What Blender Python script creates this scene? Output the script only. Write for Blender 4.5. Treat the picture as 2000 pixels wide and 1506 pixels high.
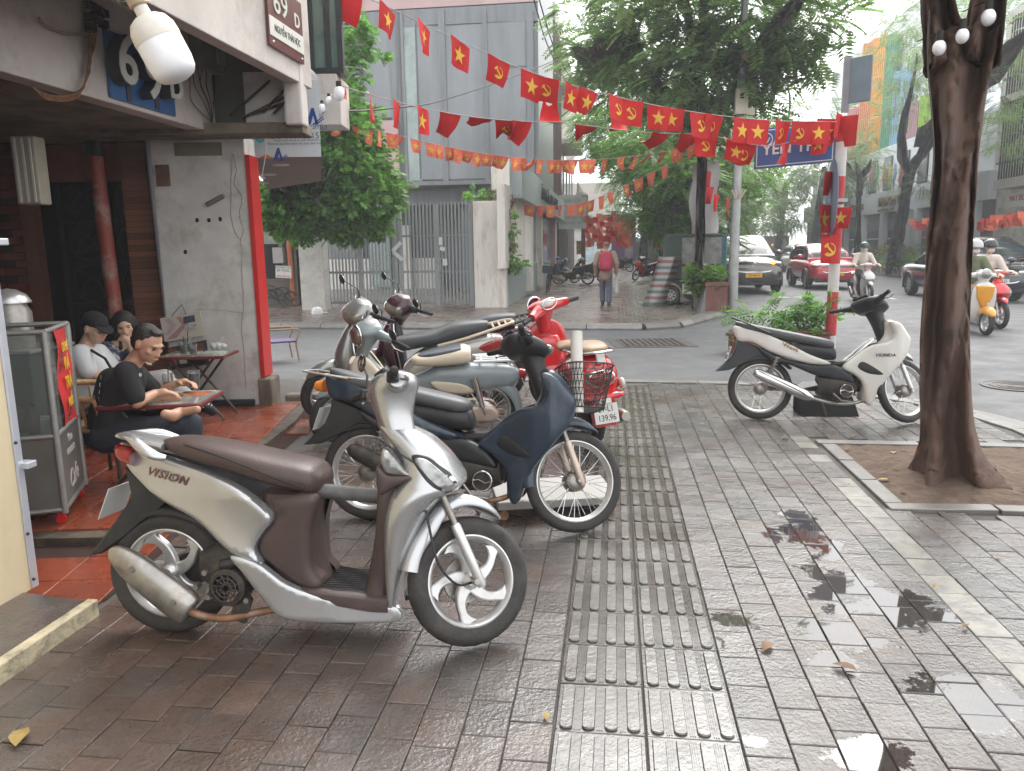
import bpy, bmesh, math, random
import numpy as np
from mathutils import Vector, Matrix, Euler
random.seed(7)
rng = np.random.default_rng(7)
PI = math.pi
SC = bpy.context.scene
COL = SC.collection
for _o in list(bpy.data.objects):
	bpy.data.objects.remove(_o)
# ------------------------------------------------------------------ camera, sky, sun, exposure
F, CX, CY, H = 1500.0, 1000.0, 753.0, 1.57
PITCH = math.atan((753 - 487) / 1500.0)
ROLL = 0.015
_c, _s, _cr, _sr = math.cos(PITCH), math.sin(PITCH), math.cos(ROLL), math.sin(ROLL)
cam_d = bpy.data.cameras.new('camera')
cam = bpy.data.objects.new('camera', cam_d)
COL.objects.link(cam)
cam_d.sensor_width = 36.0
cam_d.lens = 27.0
cam_d.clip_start = 0.05
cam_d.clip_end = 900.0
_up0 = Vector((0, _s, _c))
_fw = Vector((0, _c, -_s))
_rt = _cr * Vector((1, 0, 0)) - _sr * _up0
_up = _sr * Vector((1, 0, 0)) + _cr * _up0
cam.matrix_world = Matrix(((_rt.x, _up.x, -_fw.x, 0), (_rt.y, _up.y, -_fw.y, 0), (_rt.z, _up.z, -_fw.z, H), (0, 0, 0, 1)))
SC.camera = cam
SUN_EL, SUN_AZ = math.radians(52), math.radians(25)
world = bpy.data.worlds.new('World')
SC.world = world
world.use_nodes = True
_nt = world.node_tree
_nt.nodes.clear()
_sky = _nt.nodes.new('ShaderNodeTexSky')
_sky.sky_type = 'NISHITA'
_sky.sun_disc = False
_sky.sun_elevation = SUN_EL
_sky.sun_rotation = SUN_AZ
_sky.air_density = 1.2
_sky.dust_density = 6.0
_sky.ozone_density = 0.4
_bw = _nt.nodes.new('ShaderNodeHueSaturation')
_bw.inputs['Saturation'].default_value = 0.12
_mixw = _nt.nodes.new('ShaderNodeMix')
_mixw.data_type = 'RGBA'
_mixw.inputs['Factor'].default_value = 0.5
_mixw.inputs['B'].default_value = (12.0, 12.2, 12.5, 1)
_bg = _nt.nodes.new('ShaderNodeBackground')
_bg.inputs['Strength'].default_value = 0.14
_wo = _nt.nodes.new('ShaderNodeOutputWorld')
_nt.links.new(_sky.outputs[0], _bw.inputs['Color'])
_nt.links.new(_bw.outputs[0], _mixw.inputs['A'])
_nt.links.new(_mixw.outputs['Result'], _bg.inputs['Color'])
_nt.links.new(_bg.outputs[0], _wo.inputs['Surface'])
sun_d = bpy.data.lights.new('sun', 'SUN')
sun_d.energy = 1.0
sun_d.angle = math.radians(40)
sun_d.color = (1.0, 0.97, 0.92)
sun = bpy.data.objects.new('sun', sun_d)
COL.objects.link(sun)
_sd = Vector((math.sin(SUN_AZ) * math.cos(SUN_EL), math.cos(SUN_AZ) * math.cos(SUN_EL), math.sin(SUN_EL)))
sun.rotation_euler = _sd.to_track_quat('Z', 'Y').to_euler()
sun.location = (0, 0, 60)
SC.view_settings.view_transform = 'Standard'
SC.view_settings.look = 'None'
SC.view_settings.gamma = 1.0
SC.view_settings.use_curve_mapping = False
SC.view_settings.exposure = 1.05
SC.render.engine = 'CYCLES'
SC.cycles.max_bounces = 6
SC.cycles.diffuse_bounces = 3
SC.cycles.glossy_bounces = 3
SC.cycles.transmission_bounces = 4
SC.cycles.transparent_max_bounces = 6
SC.cycles.volume_bounces = 0
SC.cycles.caustics_reflective = False
SC.cycles.caustics_refractive = False
SC.cycles.use_denoising = True
# ------------------------------------------------------------------ measuring helpers
def ray(px, py):
	x, y = (px - CX) / F, (py - CY) / F
	x, y = x * _cr - y * _sr, -(x * _sr + y * _cr)
	return Vector((x, _c + _s * y, -_s + _c * y))
def G(px, py, z=0.0):
	d = ray(px, py)
	t = (z - H) / d.z
	return Vector((d.x * t, d.y * t, z))
def A(px, py, Y):
	d = ray(px, py)
	t = Y / d.y
	return Vector((d.x * t, Y, H + d.z * t))
AZ = math.radians(7.5)
U2 = Vector((math.sin(AZ), math.cos(AZ), 0))
N2 = Vector((math.cos(AZ), -math.sin(AZ), 0))
def S(e, d, z=0.0):
	"""street coordinates: e metres to the right of the street axis, d metres along it"""
	return Vector((N2.x * e + U2.x * d, N2.y * e + U2.y * d, z))
def onplane(px, py, e):
	"""where the sight line meets the vertical plane e (parallel to the street)"""
	d = ray(px, py)
	t = e / d.dot(N2)
	return Vector((0, 0, H)) + d * t
# ------------------------------------------------------------------ object helpers
def link(o, parent=None):
	COL.objects.link(o)
	if parent is not None:
		o.parent = parent
	return o
def tag(o, label, cat, group=None):
	o['label'] = label
	o['category'] = cat
	if group:
		o['group'] = group
	return o
def kind(o, k):
	o['kind'] = k
	return o
def thing(name, label, cat, loc=(0, 0, 0), rotz=0.0, group=None, rot=None):
	o = bpy.data.objects.new(name, None)
	o.empty_display_size = 0.1
	link(o)
	o.location = loc
	o.rotation_euler = rot if rot is not None else (0, 0, rotz)
	return tag(o, label, cat, group)
def dup(root, loc, rotz=None, label=None, group=None):
	def cp(o, parent):
		c = o.copy()
		link(c, parent)
		for ch in o.children:
			cp(ch, c)
		return c
	r = cp(root, None)
	r.location = loc
	if rotz is not None:
		r.rotation_euler = (0, 0, rotz)
	if label:
		r['label'] = label
	if group:
		r['group'] = group
	return r
# ------------------------------------------------------------------ materials
_MC = {}
def mat(key, col, rough=0.5, metal=0.0, var=0.12, scale=6.0, bump=0.0, bscale=60.0, coat=0.0, rnd=0.0,
		dirt=None, dscale=3.0, damt=0.5, spec=0.5, trans=0.0, emit=0.0, alpha=1.0, stretch=None, sub=0.0, rvar=0.0, ior=1.45):
	if key in _MC:
		return _MC[key]
	m = bpy.data.materials.new(key)
	m.use_nodes = True
	nt = m.node_tree
	b = nt.nodes['Principled BSDF']
	L = nt.links.new
	c = tuple(col[:3]) + (1,)
	tc = nt.nodes.new('ShaderNodeTexCoord')
	src = tc.outputs['Object']
	if stretch:
		mp = nt.nodes.new('ShaderNodeMapping')
		mp.inputs['Scale'].default_value = stretch
		L(src, mp.inputs['Vector'])
		src = mp.outputs[0]
	b.inputs['Base Color'].default_value = c
	out = None
	if var > 0:
		n = nt.nodes.new('ShaderNodeTexNoise')
		n.inputs['Scale'].default_value = scale
		n.inputs['Detail'].default_value = 5
		n.inputs['Roughness'].default_value = 0.62
		L(src, n.inputs['Vector'])
		mr = nt.nodes.new('ShaderNodeMapRange')
		mr.inputs['From Min'].default_value = 0.3
		mr.inputs['From Max'].default_value = 0.7
		mr.inputs['To Min'].default_value = 1 - var
		mr.inputs['To Max'].default_value = 1 + var
		L(n.outputs['Fac'], mr.inputs['Value'])
		val = mr.outputs[0]
		if rnd > 0:
			oi = nt.nodes.new('ShaderNodeObjectInfo')
			gi = nt.nodes.new('ShaderNodeNewGeometry')
			ad = nt.nodes.new('ShaderNodeMath')
			ad.operation = 'ADD'
			L(oi.outputs['Random'], ad.inputs[0])
			L(gi.outputs['Random Per Island'], ad.inputs[1])
			fr = nt.nodes.new('ShaderNodeMath')
			fr.operation = 'FRACT'
			L(ad.outputs[0], fr.inputs[0])
			m2 = nt.nodes.new('ShaderNodeMapRange')
			m2.inputs['To Min'].default_value = 1 - rnd
			m2.inputs['To Max'].default_value = 1 + rnd
			L(fr.outputs[0], m2.inputs['Value'])
			mu = nt.nodes.new('ShaderNodeMath')
			mu.operation = 'MULTIPLY'
			L(val, mu.inputs[0])
			L(m2.outputs[0], mu.inputs[1])
			val = mu.outputs[0]
		vm = nt.nodes.new('ShaderNodeVectorMath')
		vm.operation = 'SCALE'
		vm.inputs[0].default_value = c[:3]
		L(val, vm.inputs['Scale'])
		out = vm.outputs[0]
		if dirt:
			n2 = nt.nodes.new('ShaderNodeTexNoise')
			n2.inputs['Scale'].default_value = dscale
			n2.inputs['Detail'].default_value = 8
			n2.inputs['Roughness'].default_value = 0.7
			L(src, n2.inputs['Vector'])
			r2 = nt.nodes.new('ShaderNodeMapRange')
			r2.inputs['From Min'].default_value = 0.5
			r2.inputs['From Max'].default_value = 0.68
			r2.inputs['To Max'].default_value = damt
			L(n2.outputs['Fac'], r2.inputs['Value'])
			mx = nt.nodes.new('ShaderNodeMix')
			mx.data_type = 'RGBA'
			mx.inputs['B'].default_value = tuple(dirt) + (1,)
			L(r2.outputs[0], mx.inputs['Factor'])
			L(out, mx.inputs['A'])
			out = mx.outputs['Result']
		L(out, b.inputs['Base Color'])
		if rvar > 0:
			r3 = nt.nodes.new('ShaderNodeMapRange')
			r3.inputs['From Min'].default_value = 0.3
			r3.inputs['From Max'].default_value = 0.7
			r3.inputs['To Min'].default_value = max(0.02, rough - rvar)
			r3.inputs['To Max'].default_value = min(1, rough + rvar)
			L(n.outputs['Fac'], r3.inputs['Value'])
			L(r3.outputs[0], b.inputs['Roughness'])
	if not (var > 0 and rvar > 0):
		b.inputs['Roughness'].default_value = rough
	b.inputs['Metallic'].default_value = metal
	b.inputs['Specular IOR Level'].default_value = spec
	b.inputs['IOR'].default_value = ior
	b.inputs['Coat Weight'].default_value = coat
	b.inputs['Coat Roughness'].default_value = 0.08
	if trans > 0:
		b.inputs['Transmission Weight'].default_value = trans
	if sub > 0:
		b.inputs['Subsurface Weight'].default_value = sub
		b.inputs['Subsurface Radius'].default_value = (0.02, 0.008, 0.004)
	if alpha < 1:
		b.inputs['Alpha'].default_value = alpha
	if emit > 0:
		b.inputs['Emission Color'].default_value = c
		b.inputs['Emission Strength'].default_value = emit
	if bump > 0:
		nb = nt.nodes.new('ShaderNodeTexNoise')
		nb.inputs['Scale'].default_value = bscale
		nb.inputs['Detail'].default_value = 4
		L(src, nb.inputs['Vector'])
		bp = nt.nodes.new('ShaderNodeBump')
		bp.inputs['Strength'].default_value = bump
		bp.inputs['Distance'].default_value = 0.02
		L(nb.outputs['Fac'], bp.inputs['Height'])
		L(bp.outputs[0], b.inputs['Normal'])
	_MC[key] = m
	return m
# ------------------------------------------------------------------ mesh builder
def cr_pts(pts, n, closed=False):
	"""Catmull-Rom through tuples of any length"""
	P = [np.array(p, float) for p in pts]
	k = len(P)
	out = []
	last = k if closed else k - 1
	for i in range(last):
		p1, p2 = P[i], P[(i + 1) % k]
		p0 = P[i - 1] if (closed or i > 0) else 2 * p1 - p2
		p3 = P[(i + 2) % k] if (closed or i + 2 < k) else 2 * p2 - p1
		for j in range(n):
			t = j / n
			out.append(0.5 * (2 * p1 + (p2 - p0) * t + (2 * p0 - 5 * p1 + 4 * p2 - p3) * t * t + (3 * p1 - p0 - 3 * p2 + p3) * t ** 3))
	if not closed:
		out.append(P[-1])
	return [tuple(float(a) for a in p) for p in out]
class MB:
	def __init__(s, M=None):
		s.v, s.f, s.mi, s.M, s.cur = [], [], [], M, 0
	def add(s, vs, fs):
		b = len(s.v)
		if s.M is not None:
			s.v += [tuple(s.M @ Vector(p)) for p in vs]
		else:
			s.v += [tuple(p) for p in vs]
		s.f += [tuple(b + i for i in f) for f in fs]
		s.mi += [s.cur] * len(fs)
		return s
	def box(s, c, d, R=None):
		x, y, z = d[0] / 2, d[1] / 2, d[2] / 2
		vs = [Vector((a * x, b * y, e * z)) for a in (-1, 1) for b in (-1, 1) for e in (-1, 1)]
		if R is not None:
			R3 = R if isinstance(R, Matrix) else Euler(R).to_matrix()
			vs = [R3 @ v for v in vs]
		c = Vector(c)
		return s.add([v + c for v in vs], [(0, 1, 3, 2), (4, 6, 7, 5), (0, 4, 5, 1), (2, 3, 7, 6), (0, 2, 6, 4), (1, 5, 7, 3)])
	def bx(s, a, b):
		return s.box([(a[i] + b[i]) / 2 for i in range(3)], [abs(b[i] - a[i]) for i in range(3)])
	def loft(s, rings, closed_ring=True, caps=True, closed_path=False):
		n = len(rings[0])
		vs = [p for r in rings for p in r]
		fs = []
		m = len(rings)
		for i in range(m if closed_path else m - 1):
			a, b = i * n, ((i + 1) % m) * n
			for j in range(n if closed_ring else n - 1):
				k = (j + 1) % n
				fs.append((a + j, a + k, b + k, b + j))
		if caps and closed_ring and not closed_path:
			fs.append(tuple(range(n))[::-1])
			fs.append(tuple((m - 1) * n + j for j in range(n)))
		return s.add(vs, fs)
	def tube(s, pts, r, n=8, closed=False, caps=True, flat=1.0):
		pts = [Vector(p) for p in pts]
		k = len(pts)
		rs = r if isinstance(r, (list, tuple)) else [r] * k
		rings = []
		nrm = None
		for i in range(k):
			if closed:
				t = pts[(i + 1) % k] - pts[i - 1]
			else:
				t = pts[min(i + 1, k - 1)] - pts[max(i - 1, 0)]
			if t.length < 1e-9:
				t = Vector((0, 0, 1))
			t.normalize()
			if nrm is None:
				nrm = t.orthogonal().normalized()
				if abs(t.z) < 0.9:
					nrm = (Vector((0, 0, 1)) - t * t.z).normalized()
			else:
				nrm = (nrm - t * nrm.dot(t))
				nrm = nrm.normalized() if nrm.length > 1e-6 else t.orthogonal().normalized()
			b = t.cross(nrm)
			rings.append([pts[i] + rs[i] * (math.cos(2 * PI * j / n) * nrm * flat + math.sin(2 * PI * j / n) * b) for j in range(n)])
		return s.loft(rings, True, caps, closed)
	def lathe(s, prof, c=(0, 0, 0), n=24, axis='z', caps=False, a0=0.0, a1=2 * PI):
		full = abs(a1 - a0 - 2 * PI) < 1e-6
		c = Vector(c)
		rings = []
		for i in range(n if full else n + 1):
			a = a0 + (a1 - a0) * i / n
			ca, sa = math.cos(a), math.sin(a)
			if axis == 'z':
				rings.append([c + Vector((r * ca, r * sa, h)) for r, h in prof])
			elif axis == 'y':
				rings.append([c + Vector((r * ca, h, r * sa)) for r, h in prof])
			else:
				rings.append([c + Vector((h, r * ca, r * sa)) for r, h in prof])
		return s.loft(rings, False, False, full)
	def ell(s, c, r, nu=12, nv=8, R=None):
		c = Vector(c)
		if not isinstance(r, (list, tuple)):
			r = (r, r, r)
		vs, fs = [], []
		for i in range(nv + 1):
			th = PI * i / nv
			for j in range(nu):
				ph = 2 * PI * j / nu
				p = Vector((r[0] * math.sin(th) * math.cos(ph), r[1] * math.sin(th) * math.sin(ph), r[2] * math.cos(th)))
				if R is not None:
					p = (R if isinstance(R, Matrix) else Euler(R).to_matrix()) @ p
				vs.append(c + p)
		for i in range(nv):
			for j in range(nu):
				k = (j + 1) % nu
				a, b, d, e = i * nu + j, i * nu + k, (i + 1) * nu + k, (i + 1) * nu + j
				if i == 0:
					fs.append((a, e, d))
				elif i == nv - 1:
					fs.append((a, e, b))
				else:
					fs.append((a, e, d, b))
		return s.add(vs, fs)
	def prism(s, poly, o, ax, ay, az, t0, t1, inset=0.0, idep=0.0):
		"""polygon (u,v) in the frame o,ax,ay extruded along az from t0 to t1; chamfered rim"""
		o, ax, ay, az = Vector(o), Vector(ax), Vector(ay), Vector(az)
		P = [np.array(p, float) for p in poly]
		cen = sum(P) / len(P)
		def ring(t, ins):
			out = []
			for i, p in enumerate(P):
				q = p
				if ins > 0:
					a, b = P[i - 1], P[(i + 1) % len(P)]
					d1 = (p - a) / (np.linalg.norm(p - a) + 1e-9)
					d2 = (b - p) / (np.linalg.norm(b - p) + 1e-9)
					n1 = np.array((-d1[1], d1[0])) + np.array((-d2[1], d2[0]))
					n1 = n1 / (np.linalg.norm(n1) + 1e-9)
					area = sum(P[k][0] * P[(k + 1) % len(P)][1] - P[(k + 1) % len(P)][0] * P[k][1] for k in range(len(P)))
					q = p + n1 * ins * (1 if area > 0 else -1)
				out.append(o + ax * float(q[0]) + ay * float(q[1]) + az * t)
			return out
		if inset > 0:
			idep = idep or inset
			rings = [ring(t0, inset), ring(t0 + idep, 0), ring(t1 - idep, 0), ring(t1, inset)]
		else:
			rings = [ring(t0, 0), ring(t1, 0)]
		return s.loft(rings)
	def secx(s, st, n=14, m=4, ex=2.4):
		"""loft along x: stations (x, z_low, z_high, half_width[, y])"""
		st = [tuple(a) + (0.0,) * (5 - len(a)) for a in st]
		if m > 1:
			st = cr_pts(st, m)
		rings = []
		for x, zl, zh, w, y in st:
			zc, hh = (zl + zh) / 2, max(0.0005, (zh - zl) / 2)
			w = max(0.0005, w)
			r = []
			for j in range(n):
				a = 2 * PI * j / n
				ca, sa = math.cos(a), math.sin(a)
				r.append((x, y + w * math.copysign(abs(ca) ** (2 / ex), ca), zc + hh * math.copysign(abs(sa) ** (2 / ex), sa)))
			rings.append(r)
		return s.loft(rings)
	def secz(s, st, n=14, m=4, ex=2.4):
		"""loft along z: stations (z, x_back, x_front, half_width[, y])"""
		st = [tuple(a) + (0.0,) * (5 - len(a)) for a in st]
		if m > 1:
			st = cr_pts(st, m)
		rings = []
		for z, xb, xf, w, y in st:
			xc, hh = (xb + xf) / 2, max(0.0005, abs(xf - xb) / 2)
			w = max(0.0005, w)
			r = []
			for j in range(n):
				a = 2 * PI * j / n
				ca, sa = math.cos(a), math.sin(a)
				r.append((xc + hh * math.copysign(abs(sa) ** (2 / ex), sa), y + w * math.copysign(abs(ca) ** (2 / ex), ca), z))
			rings.append(r)
		return s.loft(rings)
	def mesh(s, name):
		me = bpy.data.meshes.new(name)
		me.from_pydata(s.v, [], s.f)
		return me
	def build(s, name, mats, parent=None, smooth=None, bevel=0.0, bseg=2, subd=0, recalc=True):
		me = s.mesh(name)
		if recalc:
			bm = bmesh.new()
			bm.from_mesh(me)
			bmesh.ops.recalc_face_normals(bm, faces=bm.faces)
			bm.to_mesh(me)
			bm.free()
		for q in (mats if isinstance(mats, (list, tuple)) else [mats]):
			me.materials.append(q)
		if s.cur or any(s.mi):
			me.polygons.foreach_set('material_index', s.mi)
		if smooth is not None:
			me.polygons.foreach_set('use_smooth', [True] * len(me.polygons))
			if smooth < 179:
				me.set_sharp_from_angle(angle=math.radians(smooth))
		o = bpy.data.objects.new(name, me)
		link(o, parent)
		if bevel > 0:
			b = o.modifiers.new('bevel', 'BEVEL')
			b.width = bevel
			b.segments = bseg
			b.limit_method = 'ANGLE'
			b.angle_limit = math.radians(40)
			b.harden_normals = False
		if subd:
			q = o.modifiers.new('subd', 'SUBSURF')
			q.levels = q.render_levels = subd
		return o
def inst(o, loc, parent=None, rot=(0, 0, 0), name=None, scale=None):
	c = bpy.data.objects.new(name or o.name.split('.')[0], o.data)
	for m in o.modifiers:
		if m.type == 'BEVEL':
			b = c.modifiers.new('bevel', 'BEVEL')
			b.width, b.segments, b.limit_method, b.angle_limit = m.width, m.segments, m.limit_method, m.angle_limit
	link(c, parent if parent is not None else o.parent)
	c.location = loc
	c.rotation_euler = rot
	if scale:
		c.scale = scale
	return c
_FC = {}
def text(name, body, size, mtl, parent=None, M=None, depth=0.0, align='CENTER', space=1.0, xscale=1.0, bold=0.0, shear=0.0):
	"""lettering as a mesh; M maps the text plane (x right, y up, z out)"""
	cu = bpy.data.curves.new('lettering', 'FONT')
	cu.body = body
	cu.size = size
	cu.align_x = align
	cu.align_y = 'CENTER'
	cu.space_character = space
	cu.extrude = depth
	cu.offset = bold
	cu.shear = shear
	cu.resolution_u = 3
	tmp = bpy.data.objects.new('lettering_tmp', cu)
	COL.objects.link(tmp)
	dg = bpy.context.evaluated_depsgraph_get()
	me = bpy.data.meshes.new_from_object(tmp.evaluated_get(dg))
	bpy.data.objects.remove(tmp)
	bpy.data.curves.remove(cu)
	X = Matrix.Diagonal((xscale, 1, 1, 1))
	me.transform((M if M is not None else Matrix.Identity(4)) @ X)
	me.materials.clear()
	me.materials.append(mtl)
	o = bpy.data.objects.new(name, me)
	link(o, parent)
	return o
def frame(o, ax, ay, az=None):
	ax, ay = Vector(ax).normalized(), Vector(ay).normalized()
	az = Vector(az).normalized() if az is not None else ax.cross(ay).normalized()
	return Matrix(((ax.x, ay.x, az.x, o[0]), (ax.y, ay.y, az.y, o[1]), (ax.z, ay.z, az.z, o[2]), (0, 0, 0, 1)))
# ================================================================== GROUND
def wetmat(key, col, stain_reflection, speck=0.25, rough=0.36, bump=0.25, bscale=55.0, rnd=0.22, puddles=(), warm=None, sscale=1.1, samt=0.7):
	m = bpy.data.materials.new(key)
	m.use_nodes = True
	nt = m.node_tree
	L = nt.links.new
	b = nt.nodes['Principled BSDF']
	g = nt.nodes.new('ShaderNodeNewGeometry')
	pos = g.outputs['Position']
	def noise(sc, det=4, ro=0.6, vec=None):
		n = nt.nodes.new('ShaderNodeTexNoise')
		n.inputs['Scale'].default_value = sc
		n.inputs['Detail'].default_value = det
		n.inputs['Roughness'].default_value = ro
		L(vec or pos, n.inputs['Vector'])
		return n.outputs['Fac']
	def mapr(v, a, b_, c, d, smooth=False):
		r = nt.nodes.new('ShaderNodeMapRange')
		if smooth:
			r.interpolation_type = 'SMOOTHSTEP'
		for k, q in zip(('From Min', 'From Max', 'To Min', 'To Max'), (a, b_, c, d)):
			r.inputs[k].default_value = q
		L(v, r.inputs['Value'])
		return r.outputs[0]
	def ma(op, a, b_):
		n = nt.nodes.new('ShaderNodeMath')
		n.operation = op
		for i, q in enumerate((a, b_)):
			if isinstance(q, (int, float)):
				n.inputs[i].default_value = q
			else:
				L(q, n.inputs[i])
		return n.outputs[0]
	def mix(f, a, b_):
		n = nt.nodes.new('ShaderNodeMix')
		n.data_type = 'RGBA'
		L(f, n.inputs['Factor'])
		for k, q in (('A', a), ('B', b_)):
			if isinstance(q, tuple):
				n.inputs[k].default_value = q + (1,)
			else:
				L(q, n.inputs[k])
		return n.outputs['Result']
	oi = nt.nodes.new('ShaderNodeObjectInfo')
	r = ma('FRACT', ma('ADD', oi.outputs['Random'], g.outputs['Random Per Island']), 0.0)
	st = mapr(noise(sscale, 6, 0.65), 0.42, 0.66, 0, samt)
	if warm:  # brown also grows leftward: the building's warm reflection put into the stone colour
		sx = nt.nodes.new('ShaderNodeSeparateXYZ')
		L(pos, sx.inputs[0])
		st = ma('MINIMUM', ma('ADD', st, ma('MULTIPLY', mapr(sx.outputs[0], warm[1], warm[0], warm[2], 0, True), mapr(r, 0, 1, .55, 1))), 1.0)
	c = mix(st, tuple(col), tuple(stain_reflection))
	v = ma('MULTIPLY', mapr(noise(170, 3, 0.7), 0.3, 0.7, 1 - speck, 1 + speck), mapr(r, 0, 1, 1 - rnd, 1 + rnd))
	v = ma('MULTIPLY', v, mapr(noise(7, 4, 0.6), 0.3, 0.7, 0.8, 1.15))
	pm = None
	if puddles:
		for (x, y, rx, ry) in puddles:
			mp = nt.nodes.new('ShaderNodeVectorMath')
			mp.operation = 'SUBTRACT'
			L(pos, mp.inputs[0])
			mp.inputs[1].default_value = (x, y, 0)
			sc = nt.nodes.new('ShaderNodeVectorMath')
			sc.operation = 'MULTIPLY'
			sc.inputs[1].default_value = (1 / rx, 1 / ry, 0)
			L(mp.outputs[0], sc.inputs[0])
			ln = nt.nodes.new('ShaderNodeVectorMath')
			ln.operation = 'LENGTH'
			L(sc.outputs[0], ln.inputs[0])
			pm = ln.outputs['Value'] if pm is None else ma('MINIMUM', pm, ln.outputs['Value'])
		pm = ma('SUBTRACT', pm, ma('MULTIPLY', ma('SUBTRACT', noise(5.5, 6, 0.72), 0.5), 3.2))
		pm = ma('ADD', pm, mapr(r, 0, 1, -0.5, 0.55))
		pm = mapr(pm, 0.82, 1.12, 1, 0, True)
		v = ma('MULTIPLY', v, mapr(pm, 0, 1, 1, 0.6))
	sv = nt.nodes.new('ShaderNodeVectorMath')
	sv.operation = 'SCALE'
	L(c, sv.inputs[0])
	L(v, sv.inputs['Scale'])
	L(sv.outputs[0], b.inputs['Base Color'])
	ro = mapr(noise(2.3, 5, 0.65), 0.32, 0.68, rough - 0.13, rough + 0.13)
	bp = nt.nodes.new('ShaderNodeBump')
	bp.inputs['Distance'].default_value = 0.012
	h = ma('ADD', noise(bscale, 4, 0.6), ma('MULTIPLY', noise(bscale * 0.22, 3, 0.5), 1.1))
	L(h, bp.inputs['Height'])
	if pm is not None:
		ro = ma('ADD', ma('MULTIPLY', ro, ma('SUBTRACT', 1.0, pm)), ma('MULTIPLY', pm, 0.025))
		L(ma('MULTIPLY', ma('SUBTRACT', 1.0, pm), bump), bp.inputs['Strength'])
		L(mapr(pm, 0, 1, .7, 1.2), b.inputs['Specular IOR Level'])
	else:
		bp.inputs['Strength'].default_value = bump
	L(ro, b.inputs['Roughness'])
	L(bp.outputs[0], b.inputs['Normal'])
	b.inputs['Specular IOR Level'].default_value = 0.85
	return m
PUD = [(G(x, y).x, G(x, y).y, rx, ry) for x, y, rx, ry in (
	(1555, 1005, .10, .13), (1590, 1050, .13, .16), (1650, 1130, .14, .28), (1690, 1190, .24, .22), (1640, 1230, .13, .15),
	(1925, 1375, .16, .17), (1430, 1212, .10, .10), (1700, 1480, .12, .07), (1405, 1255, .05, .09), (1500, 1045, .06, .1),
	(1620, 1290, .08, .1), (1480, 1450, .09, .05))]
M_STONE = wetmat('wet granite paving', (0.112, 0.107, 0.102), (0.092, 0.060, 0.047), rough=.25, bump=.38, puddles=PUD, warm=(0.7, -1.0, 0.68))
M_TACT = wetmat('wet tactile paving', (0.135, 0.128, 0.118), (0.08, 0.062, 0.048), speck=0.18, rnd=0.12, bump=0.2, rough=0.24)
M_CREAM = wetmat('worn cream paint on granite', (0.20, 0.185, 0.155), (0.085, 0.08, 0.073), rough=0.4, sscale=9, samt=1.0)
M_MORT = wetmat('wet mortar', (0.062, 0.054, 0.048), (0.04, 0.032, 0.027), rough=0.8, puddles=())
M_KERB = wetmat('grey kerb granite', (0.15, 0.143, 0.133), (0.09, 0.075, 0.062), rough=0.45, bump=0.15)
M_ASPH = wetmat('damp asphalt', (0.078, 0.079, 0.082), (0.058, 0.058, 0.06), speck=0.3, rough=0.72, bump=0.25, bscale=140, rnd=0.0, sscale=0.5)
M_OPP = wetmat('opposite pavement paving', (0.125, 0.098, 0.082), (0.075, 0.042, 0.030), rough=0.30, bump=0.12, bscale=18, sscale=0.35, samt=0.8)
M_RED = wetmat('wet red terracotta tile', (0.24, 0.05, 0.022), (0.13, 0.03, 0.015), speck=0.12, rough=0.26, bump=0.06, bscale=30, rnd=0.16, sscale=1.6)
M_SOIL = mat('brown tree soil', (0.115, 0.078, 0.056), 0.95, var=0.4, scale=9, bump=1.0, bscale=25)
M_DIRT = mat('ground earth', (0.10, 0.095, 0.085), 0.95, var=0.2, scale=0.4)
M_LINE = mat('worn white road paint', (0.55, 0.55, 0.53), 0.7, var=0.25, scale=5, dirt=(0.17, 0.17, 0.17), dscale=7, damt=0.9)
def flat(name, pts, z, m, k='structure', thick=0.0):
	mb = MB()
	if thick:
		n = len(pts)
		mb.add([(p[0], p[1], z) for p in pts] + [(p[0], p[1], z - thick) for p in pts],
			 [tuple(range(n))] + [(i, (i + 1) % n, n + (i + 1) % n, n + i) for i in range(n)])
	else:
		mb.add([(p[0], p[1], z) for p in pts], [tuple(range(len(pts)))])
	o = mb.build(name, m)
	return kind(o, k)
flat('ground', [(-400, -200), (400, -200), (400, 600), (-400, 600)], -0.12, M_DIRT)
flat('road', [S(-90, -60), S(-90, 16.6), S(-2, 16.6), S(-2, 300), S(13.7, 300), S(13.7, -60)], -0.05, M_ASPH)
CORN = [S(3.42, -8), S(3.42, 5.6)] + [S(1.0 + 2.42 * math.cos(a), 6.55 + 2.5 * math.sin(a)) for a in np.linspace(0.0, PI / 2, 9)] + [S(-1.2, 9.15), S(-4.2, 9.2)]
PAV = [(p.x, p.y) for p in CORN] + [tuple(S(-4.2, 7.6))[:2], (-2.05, 7.9), (-1.87, 6.72), (-1.92, 3.57), (-1.95, 3.3), (-2.35, 3.0), (-3.4, 2.0), (-3.4, -8)]
pav = flat('pavement', PAV, -0.012, M_MORT, thick=0.09)
def inside(poly, x, y):
	r = False
	j = len(poly) - 1
	for i in range(len(poly)):
		xi, yi = poly[i][0], poly[i][1]
		xj, yj = poly[j][0], poly[j][1]
		if (yi > y) != (yj > y) and x < (xj - xi) * (y - yi) / (yj - yi + 1e-12) + xi:
			r = not r
		j = i
	return r
def proj(X, Y, Z):
	z = Z - H
	dep = Y * _c - z * _s
	if dep < 0.05:
		return (-9999, -9999, dep)
	up = Y * _s + z * _c
	x, y = F * X / dep, -F * up / dep
	return (CX + x * _cr + y * _sr, CY - x * _sr + y * _cr, dep)
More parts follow.
